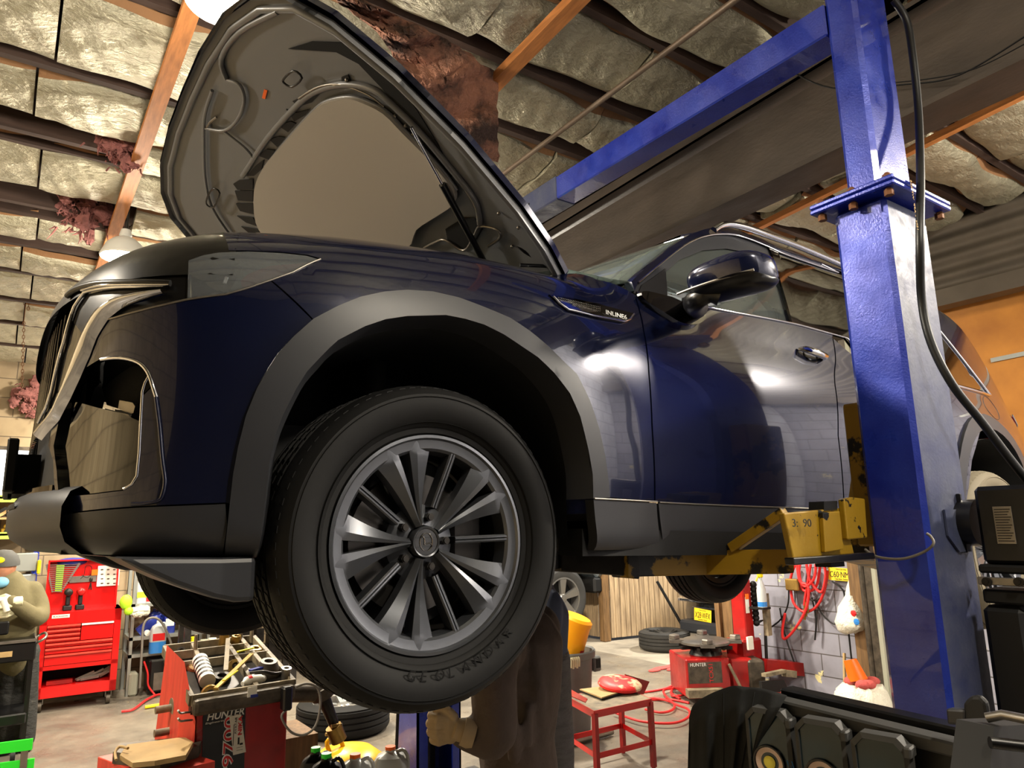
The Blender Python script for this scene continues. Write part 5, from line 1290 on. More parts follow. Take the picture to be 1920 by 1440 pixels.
# ---- things on the chest
a = FL.px(107, 1058); b = FL.px(121, 1058); c = FL.px(110, 1110); 
rk = MB(FL.M); rk.add([(FL.px(*q)[0], -.03, FL.px(*q)[1]) for q in ((106, 1058), (121, 1059), (115, 1110), (103, 1109))] + [(FL.px(*q)[0], -.002, FL.px(*q)[1]) for q in ((106, 1058), (121, 1059), (115, 1110), (103, 1109))], [(0, 3, 2, 1), (4, 5, 6, 7), (0, 1, 5, 4), (1, 2, 6, 5), (2, 3, 7, 6), (3, 0, 4, 7)])
tag(rk.build('wrench_rack', M['hiv']), 'lime green wrench rack on the raised red lid', 'rack')
for q in range(14):
    f = q / 13; yl = 1059 + 49 * f; xl = 88 + 10 * f; xr = 148 - 33 * f
    A = FL.px(xl, yl + .5); B = FL.px(xr, yl - 1.5 + 2 * f); A = FL.w(A[0], A[1], -.036); B = FL.w(B[0], B[1], -.036)
    mb = MB(); mb.beam(A, B, .004, .008)
    for P_, r in ((A, .013 - .004 * f), (B, .013 - .004 * f)): mb.tube([P_ - FL.y * .004, P_ + FL.y * .004], r, 10)
    tag(mb.build('wrench', M['steel'], smooth=40), 'steel combination wrench held in the lime green rack', 'wrench', 'wrenches in the lime green rack')
def fplate(F_, q0, q1, d, th, m, name, label, cat, b=0):
    a = F_.px(*q0); b_ = F_.px(*q1); mb = MB(F_.M); mb.box((min(a[0], b_[0]), d, min(a[1], b_[1])), (max(a[0], b_[0]), d + th, max(a[1], b_[1]))); return tag(mb.build(name, m), label, cat)
ps = fplate(FL, (184, 1061), (222, 1097), -.025, .02, M['paper'], 'picture_sheet', 'white sheet with rows of small pictures on the red lid', 'poster')
for i in range(3):
    for j in range(4):
        p = FL.px(191 + 11.5 * i, 1068 + 8.5 * j); w_ = FL.w(p[0], p[1], -.0262); MB().ball(w_, .012, 8, 5, (1.2, .08, .6)).build('printed_picture', M['grime'], ps, smooth=60)
fplate(FL, (131, 1081), (180, 1090), -.02, .018, M['steel'], 'magnetic_strip', 'grey magnetic tool strip across the red lid', 'strip')
fplate(FL, (172, 1068), (183, 1078), -.03, .02, M['orange'], 'orange_tag', 'small orange tag beside the picture sheet', 'tag')
p = FL.px(170, 1092); w_ = FL.w(p[0], p[1], -.03)
mb = MB(); mb.ball(w_ + Vector((0, 0, .03)), .016, 10, 8, (1, .5, 1.6)); mb.tube([w_, w_ - Vector((.012, 0, .07))], .006, 8); mb.tube([w_, w_ - Vector((-.01, 0, .075))], .006, 8); tag(mb.build('pliers', M['darksteel'], smooth=50), 'dark pliers hanging from the magnetic strip', 'pliers')
p = FL.px(160, 1072); w_ = FL.w(p[0], p[1], -.02)
tag(MB().tube(crom([w_ + FL.x * a + Vector((0, 0, b)) for a, b in ((-.04, -.07), (-.01, -.03), (0, .06), (.05, .05), (.055, -.02), (.02, -.06), (-.03, -.03))], 5), .003, 6).build('charging_lead', M['blackhose'], smooth=60), 'thin black cord looped on the red lid', 'cord')
for (x, lb, m) in ((125, 'black cordless impact gun standing upright on the chest', M['darksteel']), (148, 'red and black impact gun standing upright on the chest', M['redold'])):
    p = FL.px(x, 1142); b0 = FL.w(p[0], zt, -.12); t = thing('impact_gun', lb, 'power tool', b0)
    MB(Matrix.Translation(b0)).rbox((-.04, -.04, 0), (.04, .05, .05), .008).rbox((-.02, -.025, .05), (.02, .025, .15), .008).build('gun_grip', M['black'], t)
    MB(Matrix.Translation(b0)).tube([(0, -.06, .18), (0, -.05, .18), (0, .08, .18), (0, .10, .18)], [.028, .038, .036, .015], 14).build('gun_body', m, t, smooth=50)
# contents of the open bay
p = fbx(x0 + .10, zb + .105, x0 + .32, zb + .14, .08, .16).build('red_box', M['redold']); tag(p, 'flat red case in the open bay of the tool chest', 'case')
mb = MB(FC.M); g = random.Random(4)
for q in range(9): 
    u = x0 + .33 + g.uniform(0, .25); mb.beam((u, .1 + q * .012, zb + .12), (u + .16, .12 + q * .01, zb + .13 + q * .012), .02, .02)
tag(mb.build('metal_scrap', M['steel']), 'heap of grey metal parts in the open bay of the tool chest', 'metal parts', kind='stuff')
tag(MB(FC.M).ball((x1 + .03, -.03, zt + .06), .075, 10, 8, (.8, .5, 1)).ball((x1 + .06, -.03, zt - .03), .045, 8, 6).build('work_mitt', M['hiv'], smooth=60), 'lime green mitt hanging at the chest corner', 'mitt')
p = at(262, 1146, 'Y', 8.7); mb = MB(); mb.ball(p, .09, 14, 10, (1.2, .5, .6)); g = random.Random(5)
for v in mb.v: v += Vector((g.uniform(-1, 1), g.uniform(-1, 1), g.uniform(-1, 1))) * .015
tag(mb.build('white_cloth', M['bag'], smooth=60), 'crumpled white cloth at the shelf beside the tool chest', 'cloth')
# ---- steel shelf right of the chest
S0 = at(238, 1312, 'Z', 0); S0 = Vector((S0.x, 8.85, 0)); FS = Face(S0, (S0.x + 1, 8.85))
SH = thing('steel_shelf', 'grey angle-iron shelf rack right of the red tool chest', 'shelf', S0 + Vector((.35, .2, 0)))
sw = .78; 
for (u, d) in ((0, 0), (sw, 0), (0, .4), (sw, .4)): MB(FS.M).box((u, d, 0), (u + .035, d + .004, 1.95)).box((u, d, 0), (u + .004, d + .035, 1.95)).build('upright', M['metalstrip'], SH)
for y in (1132, 1194, 1226):
    z = FS.px(262, y)[1]; MB(FS.M).box((0, 0, z - .035), (sw + .03, .42, z)).build('shelf_board', M['metalstrip'], SH)
MB(FS.M).beam((.02, .38, .3), (sw, .38, 1.2), .02, .004).build('brace', M['metalstrip'], SH)
z1_ = FS.px(262, 1132)[1]; z2_ = FS.px(262, 1194)[1]; z3_ = FS.px(262, 1226)[1]
RT = lambda u, z, d=.08, a=0: FS.M @ Matrix.Translation((u, d, z)) @ Matrix.Rotation(a, 4, 'Y')
ux = lambda x, y: FS.px(x, y)[0]
jug(RT(ux(267, 1115), z1_), .30, .13, .09, M['milky'], M['white'], 'white jug with a yellow-green label on the upper shelf', lab=(.2, .4), labm=M['hiv'])
jug(RT(ux(285, 1115), z1_), .27, .13, .09, M['milky'], M['white'], 'white jug with a red label on the upper shelf', lab=(.05, .5), labm=M['redink'])
jug(RT(ux(292, 1225) , z3_ , -.06), .33, .165, .12, M['milky'], M['white'], 'washer fluid jug half full of blue liquid', lab=(.40, .62), labm=M['redink'], fluid=M['bluefluid'])
jug(RT(ux(262, 1190), z2_ + .03, .12, .9), .28, .11, .08, M['blueplast'], M['blueplast'], 'blue oil bottle leaning left on the middle shelf', name='oil_bottle')
jug(RT(ux(273, 1190), z2_ + .03, .2, .75), .28, .11, .08, M['blueplast'], M['redink'], 'blue oil bottle with a red cap leaning on the middle shelf', name='oil_bottle')
jug(RT(ux(292, 1190), z2_, .2), .26, .10, .08, M['blueplast'], M['blueplast'], 'upright blue bottle behind the washer fluid jug', name='oil_bottle')
jug(RT(ux(305, 1190), z2_, .2), .30, .09, .08, M['blueplast'], M['blueplast'], 'tall upright blue bottle right of the washer fluid jug', name='oil_bottle')
jug(RT(ux(319, 1190), z2_, .1), .26, .12, .09, M['blueplast'], M['yel'], 'blue bottle with a round white label near the wheel', name='oil_bottle', lab=(.3, .6), labm=M['paper'])
tag(MB(RT(ux(277, 1186), z2_ + .03, .0)).tube([(0, 0, 0), (0, .05, 0)], .03, 14).build('tape_roll', M['white'], smooth=40), 'small white tape roll on the middle shelf', 'tape')
p = at(298, 1302, 'Z', 0); 
bc = thing('battery_charger', 'black wheeled battery charger under the shelf', 'charger', FS.w(ux(298, 1300), 0, -.1))
MB(FS.M).rbox((ux(272, 1300), -.15, .03), (ux(326, 1300), .15, FS.px(300, 1232)[1]), .02).build('charger_case', M['blackm'], bc)
MB(FS.M).box((ux(282, 1290), -.153, FS.px(300, 1288)[1]), (ux(314, 1290), -.15, FS.px(300, 1256)[1])).build('label', M['steel'], bc)
pts = [at(x, y, 'Y', 8.62) for x, y in ((262, 1290), (266, 1220), (270, 1170), (288, 1158), (305, 1170), (322, 1210), (330, 1260), (332, 1295))]
tag(MB().tube(crom(pts, 5), .012, 8).build('grey_hose', M['greycable'], smooth=70), 'grey hose looped over the shelf beside the battery charger', 'hose')
pts = [at(x, y, 'Z', .02) for x, y in ((228, 1334), (250, 1330), (275, 1312), (300, 1302), (330, 1305), (345, 1312))]
tag(MB().tube(crom(pts, 5), .012, 8).build('pink_hose', M['redhose'], smooth=70), 'pink-red hose lying on the floor by the shelf', 'hose')
pts = [at(270, 1240, 'Y', 8.68), at(277, 1262, 'Y', 8.66), at(278, 1285, 'Y', 8.66), at(288, 1300, 'Y', 8.64), (1.45, 8.6, .015)]
tag(MB().tube(crom(pts, 5), .01, 8).build('pink_hose', M['redhose'], smooth=70), 'pink-red hose hanging down the battery charger front', 'hose')
tag(MB().tube([at(272, 1326, 'Z', .02), at(335, 1316, 'Z', .02)], .016, 8).build('yellow_pole', M['yel'], smooth=60), 'yellow pole lying on the floor before the shelf', 'pole')
tag(MB(FS.M).rbox((ux(240, 1290), -.05, 0), (ux(257, 1290), .1, FS.px(250, 1260)[1]), .02).build('cream_canister', M['cream']), 'cream canister on the floor at the shelf foot', 'canister')
tag(MB(FS.M).rbox((ux(326, 1290), .0, 0), (ux(350, 1290), .2, FS.px(330, 1258)[1]), .02).build('cream_box', M['tan']), 'tan box on the floor right of the battery charger', 'box')
mb = MB(); g = random.Random(12)
for i in range(26): mb.cbox((1.95 + g.uniform(0, .9), 8.93 + g.uniform(0, .2), .15 + g.uniform(0, 1.1)), (g.uniform(.05, .2), .15, g.uniform(.05, .2)))
tag(mb.build('dark_clutter', M['darksteel']), 'dark heap of boxed parts stacked beyond the battery charger', 'parts', kind='stuff')
for i, (x, y, m, lb) in enumerate(((383, 1203, 'cream', 'cream cup'), (362, 1198, 'yel', 'small yellow can'), (398, 1200, 'white', 'small white can'))):
    p = at(x, y, 'Y', 8.2); tag(MB().cyl((p.x, p.y, p.z - .09), (p.x, p.y, p.z + .02), .04, n=16).build('can', M[m], smooth=40), lb + ' standing behind the grimy tool tray', 'can')
tag(MB().box((1.55, 8.05, 1.0), (2.8, 8.5, 1.06)).box((1.6, 8.1, 0), (1.66, 8.16, 1.0)).box((2.7, 8.1, 0), (2.76, 8.16, 1.0)).box((1.6, 8.38, 0), (1.66, 8.44, 1.0)).box((2.7, 8.38, 0), (2.76, 8.44, 1.0)).build('workbench', M['darksteel']), 'dark steel bench behind the balancing machine', 'bench')
# ---- far left storage rack
RK = thing('storage_rack', 'storage rack with lime green beams on the far left wall', 'shelf', (-.3, 9.0, 0)); FR_ = Face((-.4, 8.9), (1, 8.9))
for y, z in ((935, 0), (1004, 0)):
    zz = at(20, y, 'Y', 8.9).z; MB().box((-1.3, 8.9, zz - .035), (.30, 8.93, zz + .035)).build('shelf_beam', M['limeshelf'], RK)
    MB().box((-1.3, 8.9, zz - .0), (.30, 9.28, zz + .02)).build('shelf_board', M['tan'], RK)
for x in (-1.3, .28): MB().box((x, 8.9, 0), (x + .04, 8.94, 2.2)).box((x, 9.22, 0), (x + .04, 9.26, 2.2)).build('upright', M['blue'], RK)
za = at(20, 935, 'Y', 8.9).z + .02; zb_ = at(20, 1004, 'Y', 8.9).z + .02
for i in range(6):
    a = at(-22 + i * 15.5, 930, 'Y', 8.95); tag(MB().rbox((a.x, 8.95, za), (a.x + .075, 9.1, za + .075), .004).build('white_box', M['paper']), 'small white parts box in the row on the top shelf', 'box', 'row of white boxes on the top shelf')
zl = at(20, 970, 'Y', 8.9).z
MB().box((-1.3, 8.9, zl - .02), (.30, 9.28, zl)).build('shelf_board', M['tan'], RK)
for i in range(5):
    a = at(-8 + i * 13, 985, 'Y', 8.95); mb = MB(); mb.beam((a.x - .04, 8.98, zl + .02), (a.x + .07, 9.0, zl + .10), .05, .03); tag(mb.build('tool_case', M['tan'] if i % 2 else M['darksteel']), 'long brown tool lying slanted on the middle shelf', 'tool', 'slanted tools on the middle shelf')
for i in range(3):
    a = at(-5 + i * 17, 1045, 'Y', 8.95); mb = MB(); mb.rbox((a.x, 8.95, zb_), (a.x + .08, 9.1, zb_ + .05), .01); mb.rbox((a.x + .02, 8.96, zb_ + .05), (a.x + .06, 9.05, zb_ + .09), .01); tag(mb.build('yellow_drill', M['yellow']), 'yellow power tool in the row on the lower shelf', 'power tool', 'yellow tools on the lower shelf')
for i in range(8):
    x = -1.06 + (i % 4) * .35; z = 1.12 + (i // 4) * .21
    tag(MB().rbox((x, 8.85, z), (x + .32, 9.15, z + .18), .01).build('parts_bin', M['metalstrip']), 'blue-grey parts bin on the rack behind the masked worker', 'bin', 'parts bins behind the worker')
MB().box((-1.3, 8.85, .83), (.30, 9.28, .855)).box((-1.3, 8.85, 1.08), (.30, 9.28, 1.105)).build('shelf_board', M['wood'], RK)
tag(MB().rbox((.31, 8.8, 1.30), (.34, 8.86, 1.44), .01).build('level', M['yel']), 'yellow level standing beside the rack post', 'level')
tag(MB().ball((.62, 8.95, 1.40), .09, 14, 8, (1.7, 1, .5)).build('blue_cloth', M['blueplast'], smooth=60), 'blue cloth on top of the tool chest lid', 'cloth')
# ---- worker at the far left
def head(mb, c, r, face):
    c = Vector(c); face = Vector(face).normalized(); up = Vector((0, 0, 1)); mb.ball(c, r, 18, 14, (.86, .95, 1.15)); mb.ball(c - Vector((0, 0, r * .62)) + face * r * .25, r * .62, 14, 10, (.9, .9, .9)); mb.ball(c + face * r * .98 - Vector((0, 0, r * .15)), r * .17, 10, 8, (1, 1, 1.5))
    sd = face.cross(up)
    for s in (-1, 1): mb.ball(c + sd * s * r * .88 - Vector((0, 0, r * .1)), r * .22, 10, 8, (.5, .8, 1.2))
def person(name, label, loc): return thing(name, label, 'person', loc)
YP = 7.4
def pp(x, y, Y=YP): return at(x, y, 'Y', Y)
pe = person('person', 'person in an olive fleece, grey cap and pale gloves at the left edge', (.22, YP, 0))
mb = MB(); hd_c = pp(8, 1062)
head(mb, hd_c, .10, (-.75, -.6, -.3)); mb.tube([hd_c - Vector((-.02, 0, .06)), pp(14, 1110)], .055, 12); fuse('body', mb, M['skin'], pe, .009, 4)
sk = pe.children[0]
mb = MB(); mb.lathe([(.108, -.01), (.11, .02), (.10, .07), (.06, .11), (0, .12)], frame(hd_c + Vector((0, 0, .02)), (1, 0, 0), (0, 1, 0), (-.15, -.1, 1)), n=24); mb.prism([hd_c + Vector((-.02, -.08, .02)), hd_c + Vector((-.10, -.02, .02)), hd_c + Vector((-.17, -.10, -.01)), hd_c + Vector((-.10, -.17, -.01))], (0, 0, .012))
cp_ = mb.build('cap', M['cap'], pe, smooth=50)
MB(frame(hd_c + Vector((-.035, -.105, .055)), (1, -.35, 0), (0, 0, 1))).ball((0, 0, 0), .03, 14, 8, (1.2, .8, .25)).build('cap_badge', M['yel'], cp_, smooth=60)
MB().ball(pp(2, 1092, YP - .1), .055, 12, 8, (1, .6, .8)).build('face_mask', M['mask'], pe, smooth=60)
mb = MB(); caps(mb, [pp(20, 1092), pp(30, 1130), pp(28, 1185), pp(26, 1240)], [.10, .155, .15, .15]); mb.ball(pp(36, 1118), .14, 14, 10, (1.15, .8, .8)); mb.ball(pp(-14, 1118), .14, 14, 10, (1.0, .8, .8))
caps(mb, [pp(60, 1108), pp(72, 1135, YP - .05), pp(70, 1158, YP - .15), pp(30, 1122 + 12, YP - .34), pp(22, 1116 + 10, YP - .36)], [.085, .08, .075, .055, .045])
caps(mb, [pp(-30, 1108), pp(-45, 1150, YP - .1), pp(-10, 1150, YP - .32)], [.085, .075, .05])
fuse('fleece_jacket', mb, M['olive'], pe, .014, 6)
mb = MB(); caps(mb, [pp(14, 1232), pp(10, 1300), pp(8, 1385)], [.13, .10, .085]); caps(mb, [pp(40, 1232), pp(44, 1300), pp(44, 1385)], [.13, .105, .085]); mb.ball(pp(28, 1225), .15, 14, 10, (1.2, .8, .9)); fuse('trousers', mb, M['navyt'], pe, .014, 5)
for x, in ((8,), (46,)):
    mb = MB(); q = pp(x, 1395); mb.rbox((q.x - .05, q.y - .20, 0), (q.x + .05, q.y + .08, .08), .02); mb.build('boot', M['black'], pe, smooth=50)
def hand(c, d, palm, m, par, s=1.0, curl=1.0, name='hand', side=1):
    "palm with four curled fingers and a thumb: d = pointing direction, palm = palm normal"
    d = Vector(d).normalized(); n = Vector(palm); n = (n - d * n.dot(d)).normalized(); w = d.cross(n) * side; c = Vector(c); mb = MB()
    for k in range(4): 
        o = w * (.033 - .022 * k); mb.tube([c + o * .8, c + o + d * .085 * s], [.017 * s, .015 * s], 10)
        L = [.040, .046, .043, .034][k] * s; p = c + o + d * .085 * s; pts = [p]; dir_ = d.copy()
        for j in range(3): dir_ = (dir_ * math.cos(.55 * curl) + n * math.sin(.55 * curl)).normalized(); pts.append(pts[-1] + dir_ * L * (1, .7, .55)[j])
        mb.tube(pts, [.0125 * s, .012 * s, .011 * s, .009 * s], 10); mb.ball(pts[-1], .009 * s, 8, 6); mb.ball(pts[1], .0122 * s, 8, 6); mb.ball(pts[2], .0112 * s, 8, 6)
    a = c + w * .03 + d * .02 * s; pts = [a, a + (w * .6 + d * .5 + n * .4).normalized() * .045 * s, a + (w * .6 + d * .5 + n * .4).normalized() * .045 * s + (d * .8 + n * .7).normalized() * .035 * s, a + (w * .45 + d * 1.0 + n * .9) * .055 * s]
    mb.tube(pts, [.018 * s, .015 * s, .013 * s, .010 * s], 10); mb.ball(pts[-1], .010 * s, 8, 6); mb.tube([c - d * .05 * s, c + d * .01], [.030 * s, .034 * s], 12)
    return fuse(name, mb, m, par, .0045, 3)
hand(pp(26, 1128, YP - .37), (-1, -.1, -.05), (-.1, .9, -.4), M['nitrile'], pe, 1.15, 1.0, 'gloved_hand', side=-1)
hand(pp(-12, 1152, YP - .34), (.9, -.2, .1), (.1, .9, .4), M['nitrile'], pe, 1.0, 1.2, 'gloved_hand')
tag(MB().cyl(pp(13, 1146, YP - .40), pp(6, 1124, YP - .40), .022, n=14).build('spray_can', M['white'], smooth=40), 'small white can held in the gloved hands', 'can')
tag(MB().rbox(pp(2, 1178, YP - .38) - Vector((.06, .03, .05)), pp(2, 1178, YP - .38) + Vector((.05, .03, .05)), .01).build('black_part', M['blackm']), 'black part held below the gloved hands', 'part')
# ---- dark tool cart before the worker
YC_ = 6.9
tc = thing('utility_cart', 'dark two-shelf utility cart in front of the worker at the left edge', 'cart', (-.05, YC_, 0))
za = at(40, 1200, 'Y', YC_).z; zb2 = at(40, 1214, 'Y', YC_).z; xr = at(68, 1215, 'Y', YC_).x
MB().rbox((-.6, YC_, za - .16), (xr, YC_ + .42, za - .02), .01).build('cart_body', M['blackm'], tc)
MB().box((-.6, YC_ - .01, za - .02), (xr, YC_ + .01, za)).box((-.6, YC_ + .42, za - .02), (xr, YC_ + .43, za)).box((xr - .01, YC_, za - .02), (xr + .0, YC_ + .43, za)).build('tray_rim', M['steel'], tc)
MB().tube(crom([(xr, YC_ + .05, za - .04), (xr + .06, YC_ + .05, za), (xr + .06, YC_ + .35, za), (xr, YC_ + .38, za - .04)], 4), .01, 8).build('push_handle', M['steel'], tc, smooth=60)
for x in (-.58, xr - .04):
    for y in (YC_ + .02, YC_ + .38): MB().box((x, y, .1), (x + .03, y + .03, za - .1)).build('leg', M['blackm'], tc)
MB().rbox((-.6, YC_, .28), (xr - .02, YC_ + .42, .36), .01).build('lower_tray', M['blackm'], tc)
q = at(5, 1228, 'Y', YC_ - .01); MB().box((q.x - .08, YC_ - .006, q.z - .02), (q.x + .06, YC_ - .001, q.z + .02)).build('name_strip', M['tan'], tc)
for x in (-.5, xr - .08): MB().tube([(x - .015, YC_ + .05, .05), (x + .015, YC_ + .05, .05)], .05, 14).build('caster', M['black'], tc, smooth=40)
mb = MB(); mb.rbox((-.35, YC_ + .05, .36), (.05, YC_ + .3, .56), .03); tag(mb.build('air_compressor', M['darksteel']), 'dark compressor on the lower tray of the utility cart', 'compressor')
# ---- green rack at the lower left corner
g0 = at(62, 1392, 'Z', .30); gr = thing('green_dolly', 'bright green wheeled rack in the lower left corner', 'rack', (g0.x - .25, g0.y, 0))
A = at(61, 1395, 'Z', .30); B = at(0, 1403, 'Z', .30); d = (B - A).normalized()
MB().beam(A, A + d * .7, .02, .07).build('upper_rail', M['green'], gr)
C = at(64, 1432, 'Z', .17); MB().beam(C, C + d * .7, .02, .07).build('lower_rail', M['green'], gr)
E_ = A + d * .28; MB().box(E_ - Vector((.02, .05, .30)), E_ + Vector((.03, .03, .0))).build('upright', M['green'], gr)
MB().tube([(A.x - .06, A.y + .03, .045), (A.x - .03, A.y + .03, .045)], .045, 14).build('caster', M['steel'], gr, smooth=40)
MB().box((A.x - .06, A.y + .0, .08), (A.x - .02, A.y + .06, .28)).build('leg', M['steel'], gr)
mb = MB()
for i in range(6): mb.cyl(E_ + Vector((-.01, -.06, -.05 - i * .035)), E_ + Vector((-.01, -.10, -.05 - i * .035)), .006, n=6)
mb.build('peg_row', M['green'], gr)['kind'] = 'stuff'
# ---- wheel balancer
bm0 = at(365, 1322, 'Z', .90); bm1 = at(545, 1292, 'Z', .90); FM = Face(bm0, bm1)
mw = (bm1 - bm0).length
bal = thing('wheel_balancer', 'red wheel balancing machine with a grimy tool tray on top', 'machine', FM.w(mw / 2, 0, .3))
mb = MB(FM.M); mb.prism([(0.02, .03, 0), (mw - .0, .03, 0), (mw - .0, .03, .87), (.02, .03, .87)], (0, .5, 0)); mb.build('cabinet', M['redold'], bal, bevel=.008)
mb = MB(FM.M)
mb.add([(-.07, .08, 0), (.015, .025, 0), (.015, .025, .82), (-.03, .10, 1.08), (-.10, .45, 0), (.015, .45, 0), (.015, .45, 1.02), (-.03, .45, 1.12)], [(0, 1, 2, 3), (4, 7, 6, 5), (0, 3, 7, 4), (3, 2, 6, 7), (0, 4, 5, 1), (1, 5, 6, 2)])
mb.build('side_cover', M['redpale'], bal)
# tray slopes up to the back
def TP(u, v, h=0): 
    "point on the tray: u across 0..1, v front to back 0..1"
    return FM.w(-.01 + u * (mw + .03) * (1 - .04 * v), .905 + .16 * v + h, .02 + .56 * v)
mb = MB(); mb.grid([[TP(u, v) for u in (0, .5, 1)] for v in (0, .5, 1)], (0, 0, -.05)); tr_ = mb.build('tool_tray', M['darksteel'], bal)
mb = MB()
for a, b in (((0, 0), (1, 0)), ((0, 1), (1, 1)), ((0, 0), (0, 1)), ((1, 0), (1, 1)), ((0, .62), (1, .62)), ((.26, .62), (.30, 1)), ((.62, .0), (.66, 1)), ((.84, .3), (.84, 1)), ((0, .84), (.84, .84))): mb.beam(TP(*a, .012), TP(*b, .012), .022, .05)
for (u, v) in ((.28, .84), (.66, .98), (.84, .98), (.97, .98)): mb.cyl(TP(u, v, 0), TP(u, v, .11), .013, .008, n=8)
mb.build('tray_dividers', M['tray'], tr_)
mb = MB(); a = TP(0, 0, -.005); b = TP(1, 0, -.005); mb.beam(a + Vector((0, 0, -.012)) - FM.y * .02, b + Vector((0, 0, -.012)) - FM.y * .02, .06, .075); mb.build('tray_front', M['grime'], bal, bevel=.02)
# front label with lettering
q = lambda x, y: FM.px(x, y)
FD = .028
def fq(pts, m, name, par, d=FD, th=.002): mb = MB(FM.M); mb.prism([(q(*p)[0], d, q(*p)[1]) for p in pts], (0, -th, 0)); return mb.build(name, m, par)
pn_ = fq([(384, 1336), (464, 1329), (460, 1500), (380, 1500)], M['blackm'], 'front_label', bal); pn_['label'] = 'black front label with white and red lettering'
def tq(s, x, y, h, w, m, rot=False, d=.0258, par=pn_, **k):
    a, z = q(x, y); o = FM.w(a, z, d)
    if rot: return text('lettering', s, o, (0, 0, 1), -FM.x, h, m, par, width=w, **k)
    return text('lettering', s, o, FM.x, (0, 0, 1), h, m, par, width=w, **k)
pxm = mw / 180
tq('HUNTER', 391, 1354, 13 * pxm, 68 * pxm, M['whiteink'], offset=.02, shear=.2)
tq('Engineering Co.', 388, 1362, 4.5 * pxm, 50 * pxm, M['whiteink'], shear=.2)
tq('P9700', 439, 1462, 21 * pxm, 112 * pxm, M['whiteink'], True, offset=.05)
tq('P9700', 438.5, 1460.5, 19 * pxm, 108 * pxm, M['redink'], True, d=.0245, offset=.0)
lb = fq([(433, 1345), (455, 1341), (464, 1412), (440, 1418)], M['paper'], 'paper_label', bal, .0235); lb['label'] = 'white paper label'
tq('NIKA', 456, 1379, 7.5 * pxm, 34 * pxm, M['redink'], True, d=.021, par=lb, offset=.03).name = 'lettering'
tq('AVATAR', 446, 1378, 4 * pxm, 30 * pxm, M['ink'], True, d=.021, par=lb)
for (x0_, y0_, x1_, y1_) in ((439, 1360, 442, 1400), (448, 1384, 452, 1398), (446, 1402, 458, 1404), (446, 1407, 458, 1409), (452, 1394, 458, 1399)):
    a = q(x0_, y1_); b = q(x1_, y0_); MB(FM.M).box((a[0], .0205, a[1]), (b[0], .0212, b[1])).build('printed_block', M['ink'], lb)
st = MB(FM.M); a = q(458, 1286); st.box((a[0], -.052, a[1] - .045), (a[0] + .045, -.05, a[1])); stk = st.build('sticker', M['paper'], bal); a = q(463, 1302); MB(FM.M).box((a[0] + .0, -.0545, a[1] - .008), (a[0] + .035, -.0525, a[1] + .006)).build('printed_block', M['blueplast'], stk)
# pendant box, horn arm, wheel-side parts
a = q(521, 1330); b = q(540, 1283); MB(FM.M).rbox((a[0], -.07, a[1]), (b[0] , -.02, b[1]), .008).build('pendant_switch', M['blackm'], bal)
pts = [FM.w(a[0] + .02, a[1], -.05)] + [at(x, y, 'Y', 3.72) for x, y in ((528, 1345), (545, 1372), (570, 1378), (592, 1360), (601, 1320), (595, 1290), (575, 1282), (555, 1288))]
MB().tube(crom(pts, 5), .006, 8).build('pendant_cable', M['greycable'], bal, smooth=70)
mb = MB(); mb.tube([at(545, 1300, 'Y', 3.95), at(600, 1300, 'Y', 3.95)], .045, 18); mb.tube([at(600, 1290, 'Y', 3.95), at(606, 1308, 'Y', 3.95)], .06, 18); mb.build('spindle_arm', M['grime'], bal, smooth=50)
mb = MB(); mb.tube([at(608, 1312, 'Y', 3.93), at(628, 1362, 'Y', 3.9)], [.035, .026], 14); mb.tube([at(628, 1362, 'Y', 3.9), at(634, 1385, 'Y', 3.9)], [.04, .04], 14); mb.build('spindle_shaft', M['darksteel'], bal, smooth=50)
MB().tube([at(625, 1362, 'Y', 3.88), at(636, 1388, 'Y', 3.88)], .043, 14).tube([at(621, 1363, 'Y', 3.86), at(640, 1360, 'Y', 3.86)], .012, 8).build('wing_nut', M['brass'], bal, smooth=50)
for (x, y, r) in ((333, 1325, .045), (331, 1368, .07)):
    c = at(x, y, 'Y', 4.0); MB().tube([c + FM.x * .03, c - FM.x * .03], r, 22).tube([c - FM.x * .03, c - FM.x * .10], .018, 10).build('weight_roll', M['tray'], bal, smooth=40)
for y in (1336, 1351):
    MB().tube(crom([at(360, y - 1, 'Y', 3.78), at(348, y, 'Y', 3.72), at(338, y + 1, 'Y', 3.7), at(334, y - 4, 'Y', 3.68)], 4), .005, 8).build('wire_hook', M['steel'], bal, smooth=60)
mb = MB(); mb.box((FM.w(mw, 0, .1).x, 3.95, .0), (FM.w(mw, 0, .1).x + .22, 4.3, .62)); mb.build('motor_box', M['wood'], bal)
# loose parts in the tray: each is a thing
def cone(u, v, r0, r1, h, m, lb, hole=True, tilt=None, n='balancer_cone'):
    c = TP(u, v, .0); mb = MB(frame(c, FM.x, FM.y, tilt or (0, -.27, 1))); mb.lathe([(r0 * .55, 0), (r0, 0), (r0 * 1.02, h * .25), (r1, h), (r1 * .55, h), (r1 * .5, h * .5), (r0 * .5, 0)], n=24); return tag(mb.build(n, m, smooth=35), lb, 'cone')
cone(.17, .98, .022, .020, .02, M['steel'], 'small steel ring in the back left corner of the tray', tilt=(0, -1, .4), n='steel_ring')
cone(.62, .93, .026, .024, .10, M['brass'], 'tall brass sleeve standing on the tray back wall', n='brass_sleeve')
cone(.78, .97, .036, .024, .055, M['brass'], 'small rounded brass cone at the tray back')
cone(.60, .50, .048, .040, .02, M['brass'], 'flat brass centring ring in the middle of the tray', tilt=(0, -.9, .8), n='centring_ring')
cone(.86, .30, .062, .042, .07, M['grime'], 'large grimy cone at the right of the tray')
cone(.92, .75, .050, .035, .03, M['brass'], 'rusty cone in the right compartment of the tray')
